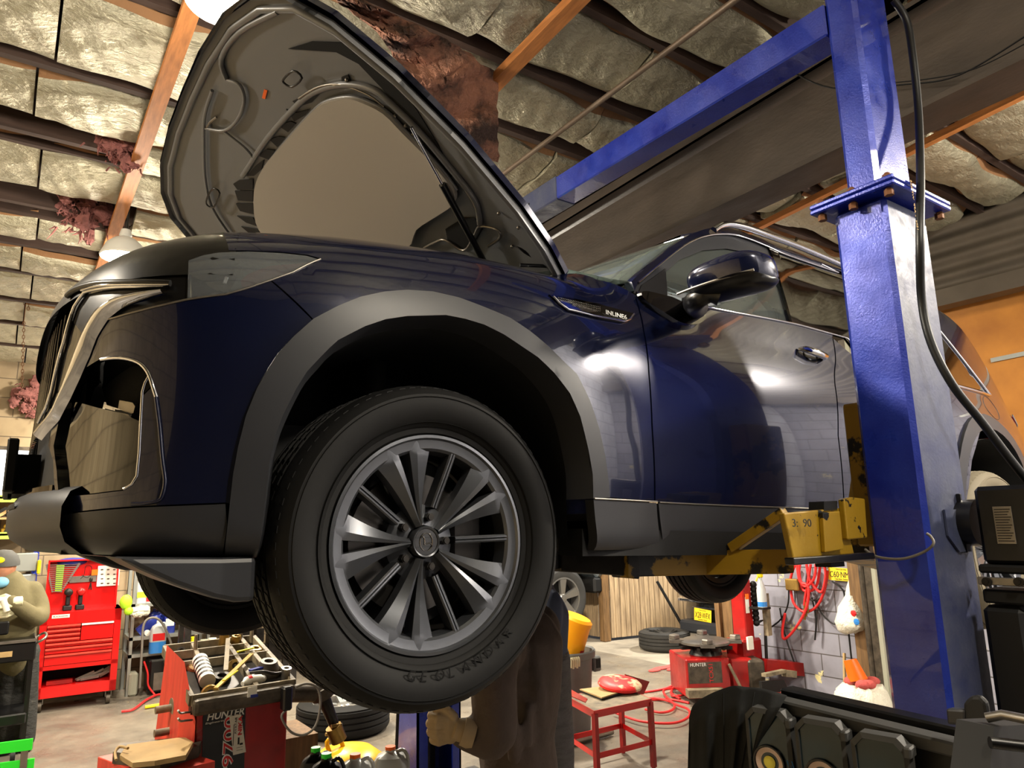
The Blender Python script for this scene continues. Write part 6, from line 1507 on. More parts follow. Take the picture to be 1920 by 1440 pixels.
cone(.97, .12, .02, .025, .07, M['steel'], 'small steel sleeve at the tray right corner', n='steel_sleeve')
cone(.38, .30, .045, .042, .03, M['darksteel'], 'dark ring lying left of the brass ring', n='dark_ring')
c = TP(.20, .18, .04); d = TP(.24, .55, .05)
tag(MB().tube([c, d], .038, 20).build('paper_roll', M['paper'], smooth=40), 'black and white printed roll lying at the tray left', 'roll')
mb = MB()
for k in range(5): mb.tube([c.lerp(d, .12 + k * .17) , c.lerp(d, .20 + k * .17)], .0386, 20)
o = mb.build('roll_stripe', M['ink'], bpy.data.objects['paper_roll'])
cone(.20, .10, .044, .04, .02, M['brass'], 'brass ring at the front end of the printed roll', tilt=(0, -1, .15), n='brass_ring')
cone(.22, .60, .046, .038, .02, M['tan'], 'tan end ring behind the printed roll', tilt=(0, -.6, 1), n='tan_ring')
def rod(a, b, w, m, lb, n, cat): return tag(MB().beam(a, b, w, w * .35).build(n, m), lb, cat)
rod(TP(.22, .0, .05), TP(.75, .46, .07), .022, M['brass'], 'long flat brass bar lying across the tray', 'flat_bar', 'bar')
rod(TP(.40, .25, .06), TP(.62, .80, .08), .022, M['tray'], 'flat pale strip pointing to the tray back', 'flat_strip', 'strip')
rod(TP(.32, .08, .06), TP(.50, .22, .06), .016, M['yel'], 'yellow-handled tool on the tray front', 'scraper', 'tool')
rod(TP(.66, .62, .05), TP(.86, .66, .05), .018, M['yel'], 'yellow strip beside the brass ring', 'yellow_strip', 'strip')
rod(TP(.64, .22, .05), TP(.84, .26, .05), .03, M['blueplast'], 'blue and white packet in the tray', 'packet', 'packet')
tag(MB().tube(crom([TP(.50, .06, .035), TP(.58, .09, .04), TP(.70, .10, .035), TP(.74, .12, .03)], 3), [.012] * 2 + [.022] * 5 + [.016] * 3, 12).build('glue_tube', M['white'], smooth=60), 'white tube with a red mark at the tray front', 'tube')
tag(MB().tube([TP(.56, .085, .042), TP(.60, .092, .043)], .0205, 12).build('red_band', M['redink'], smooth=60), 'red band around the white tube in the tray', 'band')
tag(MB().tube(crom([TP(.62, .18, .05), TP(.74, .13, .06), TP(.86, .12, .045), TP(1.0, .10, .05)], 4), .007, 8).build('plier_handle', M['darksteel'], smooth=60), 'dark curved plier handles at the tray front right', 'pliers')
# ---- red cart with board at the lower left
zc_ = .68
A = at(183, 1419, 'Z', zc_); B = at(300, 1393, 'Z', zc_); C = at(404, 1426, 'Z', zc_); Dp = A + C - B
ct = thing('low_red_table', 'low red steel table carrying a grimy board, lower left', 'table', ((A.x + C.x) / 2, (A.y + C.y) / 2, 0))
MB().prism([A, B, C, Dp], (0, 0, -.05)).build('table_top', M['redpale'], ct, bevel=.004)
for p in (A, B, C, Dp): cen = (A + C) / 2; r = p.lerp(cen, .08); MB().box((r.x - .02, r.y - .02, 0), (r.x + .02, r.y + .02, zc_ - .05)).build('leg', M['redold'], ct)
pl = lambda x, y, z: at(x, y, 'Z', z)
tag(MB().prism([pl(*v, zc_ + .05) for v in ((224, 1425), (238, 1405), (345, 1390), (362, 1400), (348, 1425), (290, 1436), (248, 1440))], (0, 0, .02)).build('worn_board', M['tan']), 'worn cream board with cut corners on the low red table', 'board')
tag(MB().prism([pl(*v, zc_) for v in ((210, 1432), (225, 1415), (370, 1400), (378, 1408), (372, 1420), (300, 1445))], (0, 0, .05)).build('dark_tray', M['grime']), 'dark tray under the worn board', 'tray')
tag(MB().tube(crom([pl(218, 1425, zc_ + .07), pl(216, 1410, zc_ + .08), pl(225, 1400, zc_ + .09), pl(240, 1403, zc_ + .09)], 4), .006, 8).build('wire_loop', M['tan'], smooth=60), 'tan wire loop at the left of the worn board', 'wire')
# ---- tyre with alloy lying flat, yellow tank, bottles
sp0 = at(655, 1393, 'Z', 0)
def lying(c, r, h, mt, mr, label, cat='tyre', n='spare_wheel', spokes=5):
    t = thing(n, label, cat, c); T = Matrix.Translation(c)
    ri = r * .66; pr = [(ri, .02), (ri + .02, 0), (r - .05, 0), (r - .01, h * .12)]
    for k in range(4): z = h * (.2 + .18 * k); pr += [(r, z), (r, z + h * .12), (r - .012, z + h * .13), (r - .012, z + h * .16)]
    pr += [(r - .01, h * .92), (r - .05, h), (ri + .02, h), (ri, h - .02)]
    MB(T).lathe(pr, n=56).build('tyre', mt, t, smooth=40)
    if mr:
        mb = MB(T); mb.lathe([(ri + .004, h - .02), (ri + .002, h - .01), (ri - .012, h - .02), (ri - .02, h - .08), (ri - .03, .06), (ri, .02)], n=56)
        for k in range(spokes):
            for s_ in (-.14, .14):
                a = 2 * PI * k / spokes + s_; mb.beam((.04 * math.cos(a), .04 * math.sin(a), h - .06), ((ri - .01) * math.cos(a), (ri - .01) * math.sin(a), h - .03), .032, .03)
        mb.lathe([(.0, h - .03), (.05, h - .035), (.07, h - .06), (.07, h - .10)], n=24)
        mb.lathe([(0, .05), (ri - .03, .05)], n=40); mb.build('alloy_rim', mr, t, smooth=35)
    return t
lying(Vector((sp0.x + .10, sp0.y + .38, 0)), .39, .25, M['tyre'], M['silver'], 'tyre with silver alloy wheel lying flat on the floor behind the bottles')
ytc = at(650, 1440, 'Z', .25)
yt = thing('drain_tank', 'round yellow tank standing behind the silver jugs', 'tank', (ytc.x, ytc.y, 0))
MB(Matrix.Translation((ytc.x, ytc.y, 0))).lathe([(0, 0), (.20, 0), (.24, .04), (.25, .2), (.23, .30), (.15, .36), (.05, .38), (0, .38)], n=40).build('tank_body', M['yellowtank'], yt, smooth=50)
c = at(622, 1392, 'Y', ytc.y - .12); MB().tube([c, c + Vector((-.02, 0, .06))], .012, 8).tube([c + Vector((-.04, 0, .05)), c + Vector((.03, 0, .05))], .01, 8).build('tank_valve', M['brass'], yt, smooth=40)
MB().tube(crom([(ytc.x - .1, ytc.y, .34), (ytc.x - .13, ytc.y, .42), (ytc.x - .06, ytc.y, .44), (ytc.x - .02, ytc.y, .36)], 4), .014, 8).build('tank_handle', M['yellowtank'], yt, smooth=60)
BZ = .62; bt = thing('low_bench', 'low dark bench holding jugs in front of the yellow tank', 'bench', (1.35, 2.75, 0))
b0 = at(580, 1400, 'Y', 2.8)
MB().box((.95, 2.60, BZ - .03), (1.85, 2.98, BZ)).build('bench_top', M['darksteel'], bt)
for x in (.98, 1.79):
    for y in (2.62, 2.93): MB().box((x, y, 0), (x + .03, y + .03, BZ - .03)).build('leg', M['darksteel'], bt)
def atop(x, y, Y): return at(x, y, 'Y', Y)
def placejug(x, ytop, Y, w, m, capm, lb, h=None, rot=0, **k):
    p = atop(x, ytop, Y); h = p.z - BZ; return jug(Matrix.Translation((p.x, Y, BZ)) @ Matrix.Rotation(rot - .55, 4, 'Z'), h, w, w * .62, m, capm, lb, **k)
placejug(592, 1401, 2.80, .13, M['oil'], M['green'], 'black oil jug with a green cap, leftmost on the low bench', name='oil_jug')
placejug(612, 1412, 2.68, .14, M['oil'], M['green'], 'shorter black oil jug with a green cap and grip', name='oil_jug')
placejug(666, 1413, 2.72, .15, M['silverb'], M['orange'], 'silver jug with an orange cap next to the black jugs', lab=(.1, .5), labm=M['ink'])
placejug(732, 1399, 2.80, .15, M['silverb'], M['orange'], 'taller silver jug with an orange cap beside the black cable', lab=(.2, .6), labm=M['ink'])
tag(MB().tube([at(746, 1336, 'Y', 2.9), at(742, 1440, 'Y', 2.9), at(742, 1500, 'Y', 2.9), (1.6, 2.9, .64)], .007, 8).build('hanging_cable', M['blackhose'], smooth=60), 'black cable hanging down left of the far blue post', 'cable')
# ---- mechanics behind the front wheel
YM = 2.72
pm = lambda x, y, Y=YM: at(x, y, 'Y', Y)
hip = pm(985, 1440); 
me_ = person('person', 'person in a dark brown jacket reaching left with a tan work glove', (hip.x, YM, 0))
mb = MB(); caps(mb, [pm(972, 1150), pm(978, 1200), pm(975, 1290), pm(968, 1380), pm(975, 1450), pm(978, 1500)], [.10, .19, .185, .17, .17, .16])
mb.ball(pm(1005, 1180, YM + .1), .12, 14, 10); mb.ball(pm(935, 1215, YM - .12), .12, 14, 10)
caps(mb, [pm(930, 1225, YM - .18), pm(925, 1300, YM - .26), pm(928, 1378, YM - .28), pm(895, 1380, YM - .24), pm(866, 1374, YM - .2)], [.10, .09, .085, .07, .055])
caps(mb, [pm(1010, 1190, YM + .2), pm(1000, 1270, YM + .28), pm(960, 1320, YM + .3)], [.10, .08, .06])
mb.tube([pm(1002, 1200, YM - .16), pm(1008, 1300, YM - .17), pm(1015, 1420, YM - .13)], [.02, .035, .03], 8); mb.tube([pm(960, 1230, YM - .2), pm(958, 1330, YM - .19), pm(965, 1430, YM - .16)], [.02, .03, .03], 8); mb.tube([pm(990, 1320, YM - .18), pm(985, 1400, YM - .17)], [.02, .03], 8)
fuse('jacket', mb, M['brownjkt'], me_, .014, 5)
hz = pm(975, 1500); mb = MB()
for s_ in (-.1, .1): caps(mb, [(hz.x + s_, YM + .02, hz.z), (hz.x + s_, YM - .06, hz.z * .5), (hz.x + s_ * 1.2, YM, .08)], [.12, .09, .07])
fuse('trousers', mb, M['navyt'], me_, .016, 5)
for s_ in (-.12, .12): MB().rbox((hz.x + s_ - .05, YM - .2, 0), (hz.x + s_ + .05, YM + .08, .09), .02).build('boot', M['black'], me_)
mb = MB(); hc = pm(955, 1098, YM - .04); head(mb, hc, .10, (-.9, -.2, -.4)); mb.tube([hc, pm(970, 1150)], .06, 12); fuse('head', mb, M['skin'], me_, .009, 4)
MB().lathe([(.108, 0), (.11, .03), (.09, .08), (.05, .115), (0, .12)], frame(hc + Vector((0, 0, .0)), (1, 0, 0), (0, 1, 0), (-.2, -.1, 1)), n=24).build('knit_cap', M['cloth'], me_, smooth=60)
gc = pm(838, 1366, YM - .2); gR, gU, gB = Vector(r_), Vector(u_), Vector(b_)
gp_ = lambda a, b, c: gc + gR * a + gU * b + gB * c
mb = MB(); mb.ball((0, 0, 0), .05, 20, 14, (.88, 1.18, .52), frame(gp_(.012, 0, .0), gR, gU))
for k, (h_, L_k) in enumerate(((.046, .92), (.016, 1.0), (-.015, .96), (-.044, .80))):
    pts = [gp_(.0, h_ * .9, .006), gp_(-.036 * L_k, h_, .012), gp_(-.066 * L_k, h_ - .004, -.008), gp_(-.064 * L_k, h_ - .006, -.040), gp_(-.034 * L_k, h_ - .006, -.056), gp_(-.010, h_ - .005, -.050)]
    mb.tube(crom(pts, 3), .0155 * (.92 + .08 * L_k), 12); mb.ball(pts[1], .0175, 12, 8); mb.ball(pts[2], .016, 12, 8); mb.ball(pts[-1], .0148, 10, 8)
th_ = [gp_(.035, .040, .006), gp_(.008, .066, .0), gp_(-.024, .070, -.012), gp_(-.046, .058, -.028)]; mb.tube(crom(th_, 3), .016, 12); mb.ball(th_[-1], .0155, 10, 8)
mb.tube([gp_(.03, 0, 0), gp_(.075, -.014, 0)], [.040, .042], 16)
fuse('gloved_hand', mb, M['glove'], me_, .004, 2)
MB().tube([gp_(.060, -.010, 0), gp_(.085, -.018, 0), gp_(.105, -.024, 0)], [.050, .053, .05], 18).build('glove_cuff', M['glove'], me_, smooth=60)
Y2 = 3.35; p2 = lambda x, y, Y=Y2: at(x, y, 'Y', Y)
m2 = person('person', 'person in grey work trousers standing just right of the brown jacket', (p2(1038, 1300).x, Y2, 0))
mb = MB(); caps(mb, [p2(1008, 1110), p2(1012, 1150), p2(1012, 1210), p2(1014, 1245)], [.10, .17, .16, .15]); caps(mb, [p2(1030, 1130, Y2 - .12), p2(1028, 1185, Y2 - .16), p2(1010, 1225, Y2 - .22)], [.075, .07, .05]); fuse('sweatshirt', mb, M['hoodie'], m2, .014, 6)
mb = MB(); h2 = p2(1026, 1250); caps(mb, [p2(1018, 1240), p2(1030, 1320), p2(1042, 1420), p2(1042, 1560)], [.16, .13, .105, .09]); b2 = p2(1042, 1560); caps(mb, [p2(1042, 1560), (b2.x, Y2, .08)], [.09, .08]); caps(mb, [p2(1005, 1240, Y2 + .1), (b2.x - .22, Y2 + .12, .5), (b2.x - .22, Y2 + .12, .08)], [.15, .11, .08]); fuse('trousers', mb, M['greyt'], m2, .014, 4)
for s_ in (0, -.22): MB().rbox((b2.x + s_ - .05, Y2 - .2, 0), (b2.x + s_ + .05, Y2 + .08, .09), .02).build('boot', M['black'], m2)
mb = MB(); hc = p2(1003, 1078); head(mb, hc, .10, (-.8, -.5, -.2)); mb.tube([hc, p2(1008, 1105)], .055, 12); fuse('head', mb, M['skin'], m2, .009, 4)
MB().ball(hc + Vector((.01, .01, .03)), .108, 16, 12, (.9, 1, 1)).build('hair', M['black'], m2, smooth=60)
# ---- bin with bucket
cb = at(1058, 1380, 'Z', 0); cbn = thing('waste_bin', 'grey plastic waste bin with an upturned bucket inside', 'bin', cb); T = Matrix.Translation(cb)
zr = .66; MB(T).lathe([(0, 0), (.21, 0), (.215, .05), (.25, zr - .08), (.25, zr - .06), (.275, zr - .05), (.28, zr), (.27, zr + .01), (.255, zr), (.245, zr - .1), (.2, .02)], n=40).build('bin_body', M['grey'], cbn, smooth=40)
hx = cb + Vector((.27, -.05, zr - .12)); MB().rbox(hx - Vector((.02, .07, .07)), hx + Vector((.06, .07, .05)), .012).build('bin_handle', M['grey'], cbn)
MB().box(hx + Vector((.0, -.075, -.04)), hx + Vector((.045, -.068, .03))).build('handle_opening', M['black'], cbn)
bk = cb + Vector((.02, -.02, zr - .02)); bu = thing('bucket', 'orange-yellow bucket upturned in the grey waste bin', 'bucket', bk)
TB = Matrix.Translation(bk) @ Matrix.Rotation(.30, 4, 'X') @ Matrix.Rotation(.22, 4, 'Y') @ Matrix.Translation((0, 0, -.05))
MB(TB).lathe([(.148, 0), (.15, .03), (.145, .04), (.137, .30), (.142, .31), (.142, .34), (.12, .36), (0, .36)], n=40).build('bucket_body', M['bucket'], bu, smooth=40)
MB(TB @ Matrix.Rotation(-1.15, 4, 'Z')).lathe([(.1485, .05), (.1455, .13)], n=8, a0=-.3, a1=.3).build('warning_label', M['redink'], bu)
gp = at(1076, 1238, 'Y', cb.y - .27); mb = MB()
for i in range(5): mb.tube(crom([gp + Vector((-.04 + i * .02, 0, .02)), gp + Vector((-.04 + i * .021, -.012, -.0)), gp + Vector((-.038 + i * .02, -.01, -.05 - .01 * (i % 2)))], 3), .009, 8)
mb.box(gp + Vector((-.055, -.01, .0)), gp + Vector((.055, .05, .018))); tag(mb.build('yellow_glove', M['nitrile'], smooth=60), 'pale yellow glove hanging over the bin rim', 'glove')
# ---- red stool table
zs = .47; c1 = at(1114, 1333, 'Z', zs); c2 = at(1221, 1310, 'Z', zs); c3 = at(1160, 1287, 'Z', zs); c0 = c1 + c3 - c2
c0 = at(1062, 1305, 'Z', zs)
stl = thing('red_steel_stand', 'small red steel stand with crossbars in the middle of the floor', 'stand', ((c1.x + c3.x) / 2, (c1.y + c3.y) / 2, 0))
c3 = c0 + c2 - c1
MB().prism([c0, c1, c2, c3], (0, 0, -.004)).build('stand_top', M['tray'], stl)
cs = [c0, c1, c2, c3]
mb = MB()
for i in range(4): mb.beam(cs[i] + Vector((0, 0, -.022)), cs[(i + 1) % 4] + Vector((0, 0, -.022)), .006, .045)
mb.build('top_frame', M['red'], stl)
for p in cs:
    cen = (c0 + c2) / 2; r = p.lerp(cen, .03); MB().beam(r + Vector((0, 0, -.02)), (r.x, r.y, .03), .032, .032, up=FM.x).cyl((r.x, r.y, 0), (r.x, r.y, .03), .014, n=8).build('leg', M['redold'], stl)
for i in range(4): a = cs[i].lerp(cen, .03); b = cs[(i + 1) % 4].lerp(cen, .03); MB().beam((a.x, a.y, .19), (b.x, b.y, .19), .006, .035).build('crossbar', M['red'], stl)
tag(MB().prism([at(x, y, 'Z', zs + .015) for x, y in ((1087, 1294), (1138, 1288), (1160, 1300), (1128, 1310))], (0, 0, .008)).build('cardboard_sheet', M['tan']), 'tan cardboard sheet on the red stand', 'cardboard')
tag(MB().prism([at(x, y, 'Z', zs + .002) for x, y in ((1085, 1296), (1150, 1290), (1170, 1302), (1128, 1313))], (0, 0, .012)).build('black_tray', M['black']), 'thin black tray below the cardboard on the red stand', 'tray')
dc = at(1162, 1290, 'Z', zs + .02)
rd_ = tag(MB(frame(dc, (1, 0, 0), (0, 1, 0), (-.05, -.15, 1))).lathe([(0, 0), (.13, 0), (.16, .02), (.16, .035), (.145, .05), (.10, .058), (0, .06)], n=40).build('polishing_disc', mat('red and cream disc', (.82, .12, .12), .5, rgb2=(.85, .78, .62), thr=(.5, .6), vscale=9), smooth=40), 'round red and cream pad on the red stand', 'pad')
tag(MB().prism([at(x, y, 'Z', zs + .05) for x, y in ((1058, 1287), (1102, 1312), (1098, 1318), (1056, 1300))], (0, 0, .006)).build('red_plate', M['redold']), 'red metal plate leaning at the left of the red stand', 'plate')
p = [at(x, y, 'Y', dc.y + .08) for x, y in ((1172, 1264), (1218, 1278), (1207, 1302), (1178, 1300))]; tag(MB().prism(p, (0, .006, 0)).build('red_bracket', M['redold']), 'upright red plate behind the round pad', 'plate')
tag(MB().tube([at(1065, 1394, 'Z', .03), at(1148, 1372, 'Z', .03)], .022, 12).build('steel_tube', M['steel'], smooth=40), 'bright steel tube lying under the red stand', 'tube')
# red hoses on the floor
lp_ = [[(1110, 1300), (1180, 1300), (1250, 1290), (1285, 1268), (1290, 1262)], [(1210, 1330), (1240, 1336), (1262, 1330), (1262, 1318), (1235, 1310), (1215, 1310)],
       [(1150, 1335), (1200, 1352), (1260, 1356), (1290, 1345), (1290, 1330), (1262, 1318), (1245, 1300), (1250, 1292), (1288, 1290)], [(1222, 1312), (1260, 1312), (1292, 1318)], [(1285, 1262), (1262, 1290), (1262, 1305), (1290, 1300), (1270, 1288), (1258, 1298), (1275, 1310)]]
for q_, l in enumerate(lp_):
    tag(MB().tube(crom([at(x, y, 'Z', .012 + .012 * (q_ % 3)) for x, y in l], 7), .011, 8).build('floor_hose', M['redhose'], smooth=70), ['red hose running straight from the stand to the tyre machine', 'small loop of red hose beside the stand', 'widest loop of red hose on the floor', 'short red hose crossing between stand and machine', 'tangled red hose against the tyre machine'][q_], 'hose')
mb = MB(); r_c = at(1255, 1255, 'Z', 0); g = random.Random(6)
for i in range(7): mb.ball(r_c + Vector((g.uniform(-.2, .2), g.uniform(-.12, .12), .01)), .07, 8, 5, (1.3, .8, .25))
tag(mb.build('pink_rag', M['rag'], smooth=60), 'flat pink rag lying on the yard floor', 'rag')
# ---- tyre changer
t0 = at(1290, 1326, 'Z', 0); t1 = at(1375, 1336, 'Z', 0); 
FT = Face((5.25, 4.85), (5.55, 4.45)); 
o_ = at(1291, 1322, 'Z', 0); FT = Face(o_, o_ + Vector((.70, -.42, 0)))
qx = lambda x, y: FT.px(x, y)
tcg = thing('tyre_changer', 'red tyre changing machine with a round turntable', 'machine', FT.w(.2, 0, .3))
ztp = qx(1300, 1236)[1]; wl_ = qx(1352, 1240)[0]; wr_ = qx(1368, 1240)[0]
MB(FT.M).rbox((0, 0, .05), (wr_, .55, ztp), .012).build('cabinet', M['redold'], tcg)
MB(FT.M).box((.02, -.004, qx(1300, 1282)[1]), (wl_, 0, ztp - .03)).build('front_label', M['grime'], tcg)
lbx = tcg.children[-1]
def tt(s, x, y, h, w, m, rot=False): 
    a, z = qx(x, y); return text('lettering', s, FT.w(a, z, -.005), (0, 0, 1) if rot else FT.x, -FT.x if rot else (0, 0, 1), h, m, lbx, width=w)
k2 = wl_ / 62
tt('HUNTER', 1294, 1250, 5.5 * k2, 28 * k2, M['whiteink']); tt('TCX51', 1338, 1279, 7 * k2, .16, M['redink'], True)
MB(FT.M).box((-.02, -.10, qx(1300, 1300)[1] - .02), (wr_ - .1, 0, qx(1300, 1290)[1])).build('foot_pedal', M['tray'], tcg)
pts = [FT.w(wr_ + .02, qx(1365, 1290)[1], .02), FT.w(wr_ + .06, ztp - .05, .02)]
MB(FT.M).rbox((wr_ + .01, .02, .05), (wr_ + .24, .5, ztp - .02), .02).build('side_cabinet', M['redold'], tcg)
MB(FT.M).rbox((wr_ + .18, .0, .10), (wr_ + .34, .5, ztp - .03), .02).build('bead_breaker_pad', M['grime'], tcg)
MB().tube([FT.w(wr_ - .02, ztp - .05, -.03), FT.w(wr_ + .08, ztp - .28, -.05)], .014, 8).build('lever', M['tray'], tcg, smooth=50)
tcn = at(1338, 1212, 'Z', ztp + .12); T = Matrix.Translation((FT.w(.28, 0, .25).x, FT.w(.28, 0, .25).y, ztp))
MB(T).lathe([(0.0, .0), (.16, 0), (.13, .06), (.10, .09), (0, .09)], n=24).build('turntable_base', M['darksteel'], tcg, smooth=40)
mb = MB(T)
for k in range(4):
    a = PI / 4 + k * PI / 2; mb.beam((0, 0, .12), (.34 * math.cos(a), .34 * math.sin(a), .12), .13, .03); mb.rbox((.29 * math.cos(a) - .04, .29 * math.sin(a) - .04, .13), (.29 * math.cos(a) + .04, .29 * math.sin(a) + .04, .18), .01)
mb.lathe([(0, .14), (.2, .14), (.24, .12), (.24, .10), (0, .09)], n=36); mb.build('turntable', M['steel'], tcg, smooth=35)
mb = MB(T); g = random.Random(8)
for k in range(8): a = k * .8; mb.beam((.05 * math.cos(a), .05 * math.sin(a), .06), (.26 * math.cos(a + .4), .26 * math.sin(a + .4), .07), .03, .03)
mb.build('clamp_linkage', M['darksteel'], tcg)
ptw = at(1405, 1250, 'Z', 0); ptw = Vector((ptw.x - 1.15, ptw.y - .75, 0)); ptw = at(1398, 1200, 'Y', 4.75)
tw = Vector((ptw.x, 4.75, 0)); mb = MB(); mb.rbox((tw.x - .07, 4.68, .05), (tw.x + .06, 4.84, at(1398, 1085, 'Y', 4.75).z), .01); mb.rbox((tw.x - .14, 4.66, .05), (tw.x + .14, 4.9, ztp + .12), .02); mb.build('tower', M['redold'], tcg)
MB().box((tw.x - .05, 4.672, at(1392, 1148, 'Y', 4.75).z), (tw.x + .0, 4.679, at(1392, 1118, 'Y', 4.75).z)).build('warning_label', M['paper'], tcg)
MB().box((tw.x - .05, 4.670, at(1392, 1122, 'Y', 4.75).z), (tw.x + .0, 4.674, at(1392, 1112, 'Y', 4.75).z)).build('warning_label', M['orange'], tcg)
mb = MB()
for k in range(9):
    z = at(1415, 1095 + k * 9, 'Y', 4.70).z; mb.ball((tw.x + .10, 4.68, z), .035, 10, 8)
mb.build('black_knobs', M['black'], tcg, smooth=60)
MB().tube([(tw.x + .1, 4.66, at(0 + 1420, 1165, 'Y', 4.7).z), (tw.x + .13, 4.6, .7), (tw.x + .1, 4.6, .3)], .015, 8).build('control_hose', M['blackhose'], tcg, smooth=60)
MB().box((tw.x + .10, 4.55, .55), (tw.x + .16, 4.6, .95)).build('side_arm', M['tray'], tcg)
mb = MB(); mb.beam((tw.x + .05, 4.6, .28), (tw.x + .45, 4.40, .22), .12, .12); mb.build('helper_arm', M['redold'], tcg)
mb = MB(); mb.prism([at(x, y, 'Y', 4.3) for x, y in ((1428, 1278), (1470, 1275), (1476, 1288), (1462, 1298), (1430, 1295))], (0, .03, 0)); mb.build('breaker_blade', M['black'], tcg)
mb = MB(); mb.beam(at(1432, 1266, 'Y', 4.35), at(1470, 1258, 'Y', 4.35), .05, .03); mb.beam(at(1470, 1262, 'Y', 4.35), at(1490, 1264, 'Y', 4.35), .05, .06); mb.build('roller_arm', M['tray'], tcg)
tag(MB().box(at(1408, 1206, 'Y', 4.6) - Vector((.04, 0, .06)), at(1408, 1206, 'Y', 4.6) + Vector((.04, .02, .06))).build('small_carton', M['paper']), 'small white carton beside the red tower', 'carton')
# spray bottle
sb_ = at(1430, 1138, 'Y', 4.55); T = Matrix.Translation(sb_); s_t = thing('spray_bottle', 'clear spray bottle with a yellow trigger on the tyre machine', 'bottle', sb_)
MB(T).lathe([(0, 0), (.045, 0), (.045, .16), (.03, .22), (.018, .25), (.018, .28)], n=20).build('bottle_body', M['milky'], s_t, smooth=50); MB(T).lathe([(.0455, .005), (.0455, .05)], n=20).build('fluid', M['bluefluid'], s_t, smooth=60)
MB(T).rbox((-.03, -.02, .28), (.03, .02, .33), .008).beam((-.03, 0, .30), (-.07, 0, .25), .012, .012).build('trigger', M['yel'], s_t)
MB().box((sb_.x - .06, 4.5, sb_.z - .02), (sb_.x + .06, 4.66, sb_.z)).build('bottle_holder', M['darksteel'], tcg)
# ---- things on the end wall
XW = XE - .03
aw = lambda x, y, d=0: at(x, y, 'X', XW - d)
for q_, l in enumerate(([(1500, 1058), (1498, 1080), (1505, 1105), (1520, 1108), (1532, 1095), (1538, 1060)], [(1512, 1058), (1520, 1090), (1540, 1110), (1548, 1080), (1545, 1058)], [(1494, 1058), (1500, 1090), (1515, 1100), (1512, 1140), (1490, 1180), (1470, 1198), (1467, 1180), (1472, 1150)],
                         [(1490, 1060), (1482, 1090), (1488, 1130), (1508, 1147), (1530, 1138), (1545, 1110), (1552, 1070)], [(1520, 1058), (1515, 1090), (1510, 1120), (1508, 1135)], [(1530, 1058), (1526, 1085), (1510, 1100), (1500, 1085), (1498, 1060)])):
    tag(MB().tube(crom([aw(x, y, .03 + .02 * (q_ % 3)) for x, y in l], 7), .013, 8).build('wall_hose', M['redhose'], smooth=70), ['narrow coil of red hose on the grey block wall', 'rightmost coil of red hose on the block wall', 'red hose that drops lowest down the block wall', 'widest pale red loop on the block wall', 'straight red hose hanging amid the coils', 'small upper coil of red hose on the block wall'][q_], 'hose')
for q_, l in enumerate(([(1550, 1095), (1540, 1120), (1520, 1125), (1515, 1110)], [(1560, 1090), (1582, 1110), (1580, 1150), (1565, 1170), (1540, 1150), (1530, 1125)], [(1522, 1120), (1530, 1160), (1528, 1200)], [(1478, 1090), (1478, 1130), (1465, 1160), (1440, 1180)], [(1462, 1140), (1472, 1190), (1490, 1245)])):
    tag(MB().tube(crom([aw(x, y, .02) for x, y in l], 6), .008, 8).build('wall_cable', M['blackhose'], smooth=70), ['short black cable loop below the yellow plate', 'wide black cable loop right of the red hoses', 'black cable hanging straight between the hose ends', 'black cable curving left from the hose hook', 'thin black cable running down to the helper arm'][q_], 'cable')
tag(MB().rbox(aw(1487, 1096, .08) - Vector((0, .05, .06)), aw(1487, 1096, 0) + Vector((0, .04, .06)), .01).build('hose_hook', M['brass']), 'brass and black hose hook on the block wall', 'hook')
for i in range(3): tag(MB().cyl(aw(1508 + i * 3, 1128, .05), aw(1509 + i * 3, 1162 - i * 6, .05), .010, n=8).build('hose_fitting', M['brass'], smooth=50), 'brass hose fitting hanging at the coil ends', 'fitting', 'brass fittings on the hose ends')
def plate(pts, s, fn, label, sub=('New Jersey', 'Garden State'), wd=None):
    P_ = [fn(*p) for p in pts]; r = (P_[1] - P_[0]); u = (P_[3] - P_[0]); n = r.cross(u).normalized(); t = MB().prism(P_, n * .004).build('licence_plate', M['plate']); tag(t, label, 'licence plate')
    t_b = P_[0]; h = u.length; w_ = r.length
    base = t_b + n * .0045
    text('plate_number', s, base + r * .06 + u * .24, r, u, h * .46, M['ink'], t, width=w_ * .88); text('plate_state', sub[0], base + r * .3 + u * .80, r, u, h * .12, M['ink'], t, width=w_ * .4); text('plate_motto', sub[1], base + r * .25 + u * .07, r, u, h * .11, M['ink'], t, width=w_ * .5)
    return t
plate([(1554, 1087), (1603, 1091), (1602, 1067), (1553, 1063)], 'C60·NMK', lambda x, y: aw(x, y, .02), 'yellow licence plate reading C60 NMK nailed to the block wall')
mb = MB(); mb.tube(crom([aw(1602, 1060, .1), aw(1600, 1100, .1), aw(1598, 1140, .12), aw(1600, 1172, .14), aw(1604, 1186, .14)], 4), [.02, .025, .03, .035, .05, .06, .07, .09, .12, .13, .14, .15, .15, .14, .12, .10, .05], 14)
g = random.Random(2)
for v in mb.v: v += Vector((g.uniform(-1, 1), g.uniform(-1, 1), g.uniform(-1, 1))) * .008
hb = tag(mb.build('hanging_bag', M['bag'], smooth=60), 'white plastic bag hanging beside the door jamb', 'bag')
MB().ball(aw(1600, 1150, .24), .03, 5, 4, (.3, 1, 1)).build('red_star', M['redink'], hb); MB().ball(aw(1606, 1166, .26), .03, 6, 4, (.3, 1, 1)).build('blue_spot', M['bluefluid'], hb)
tag(MB().tube([aw(1590, 1175, .12), aw(1598, 1250, .12)], .008, 8).build('black_rod', M['black'], smooth=60), 'thin black rod hanging below the white bag', 'rod')
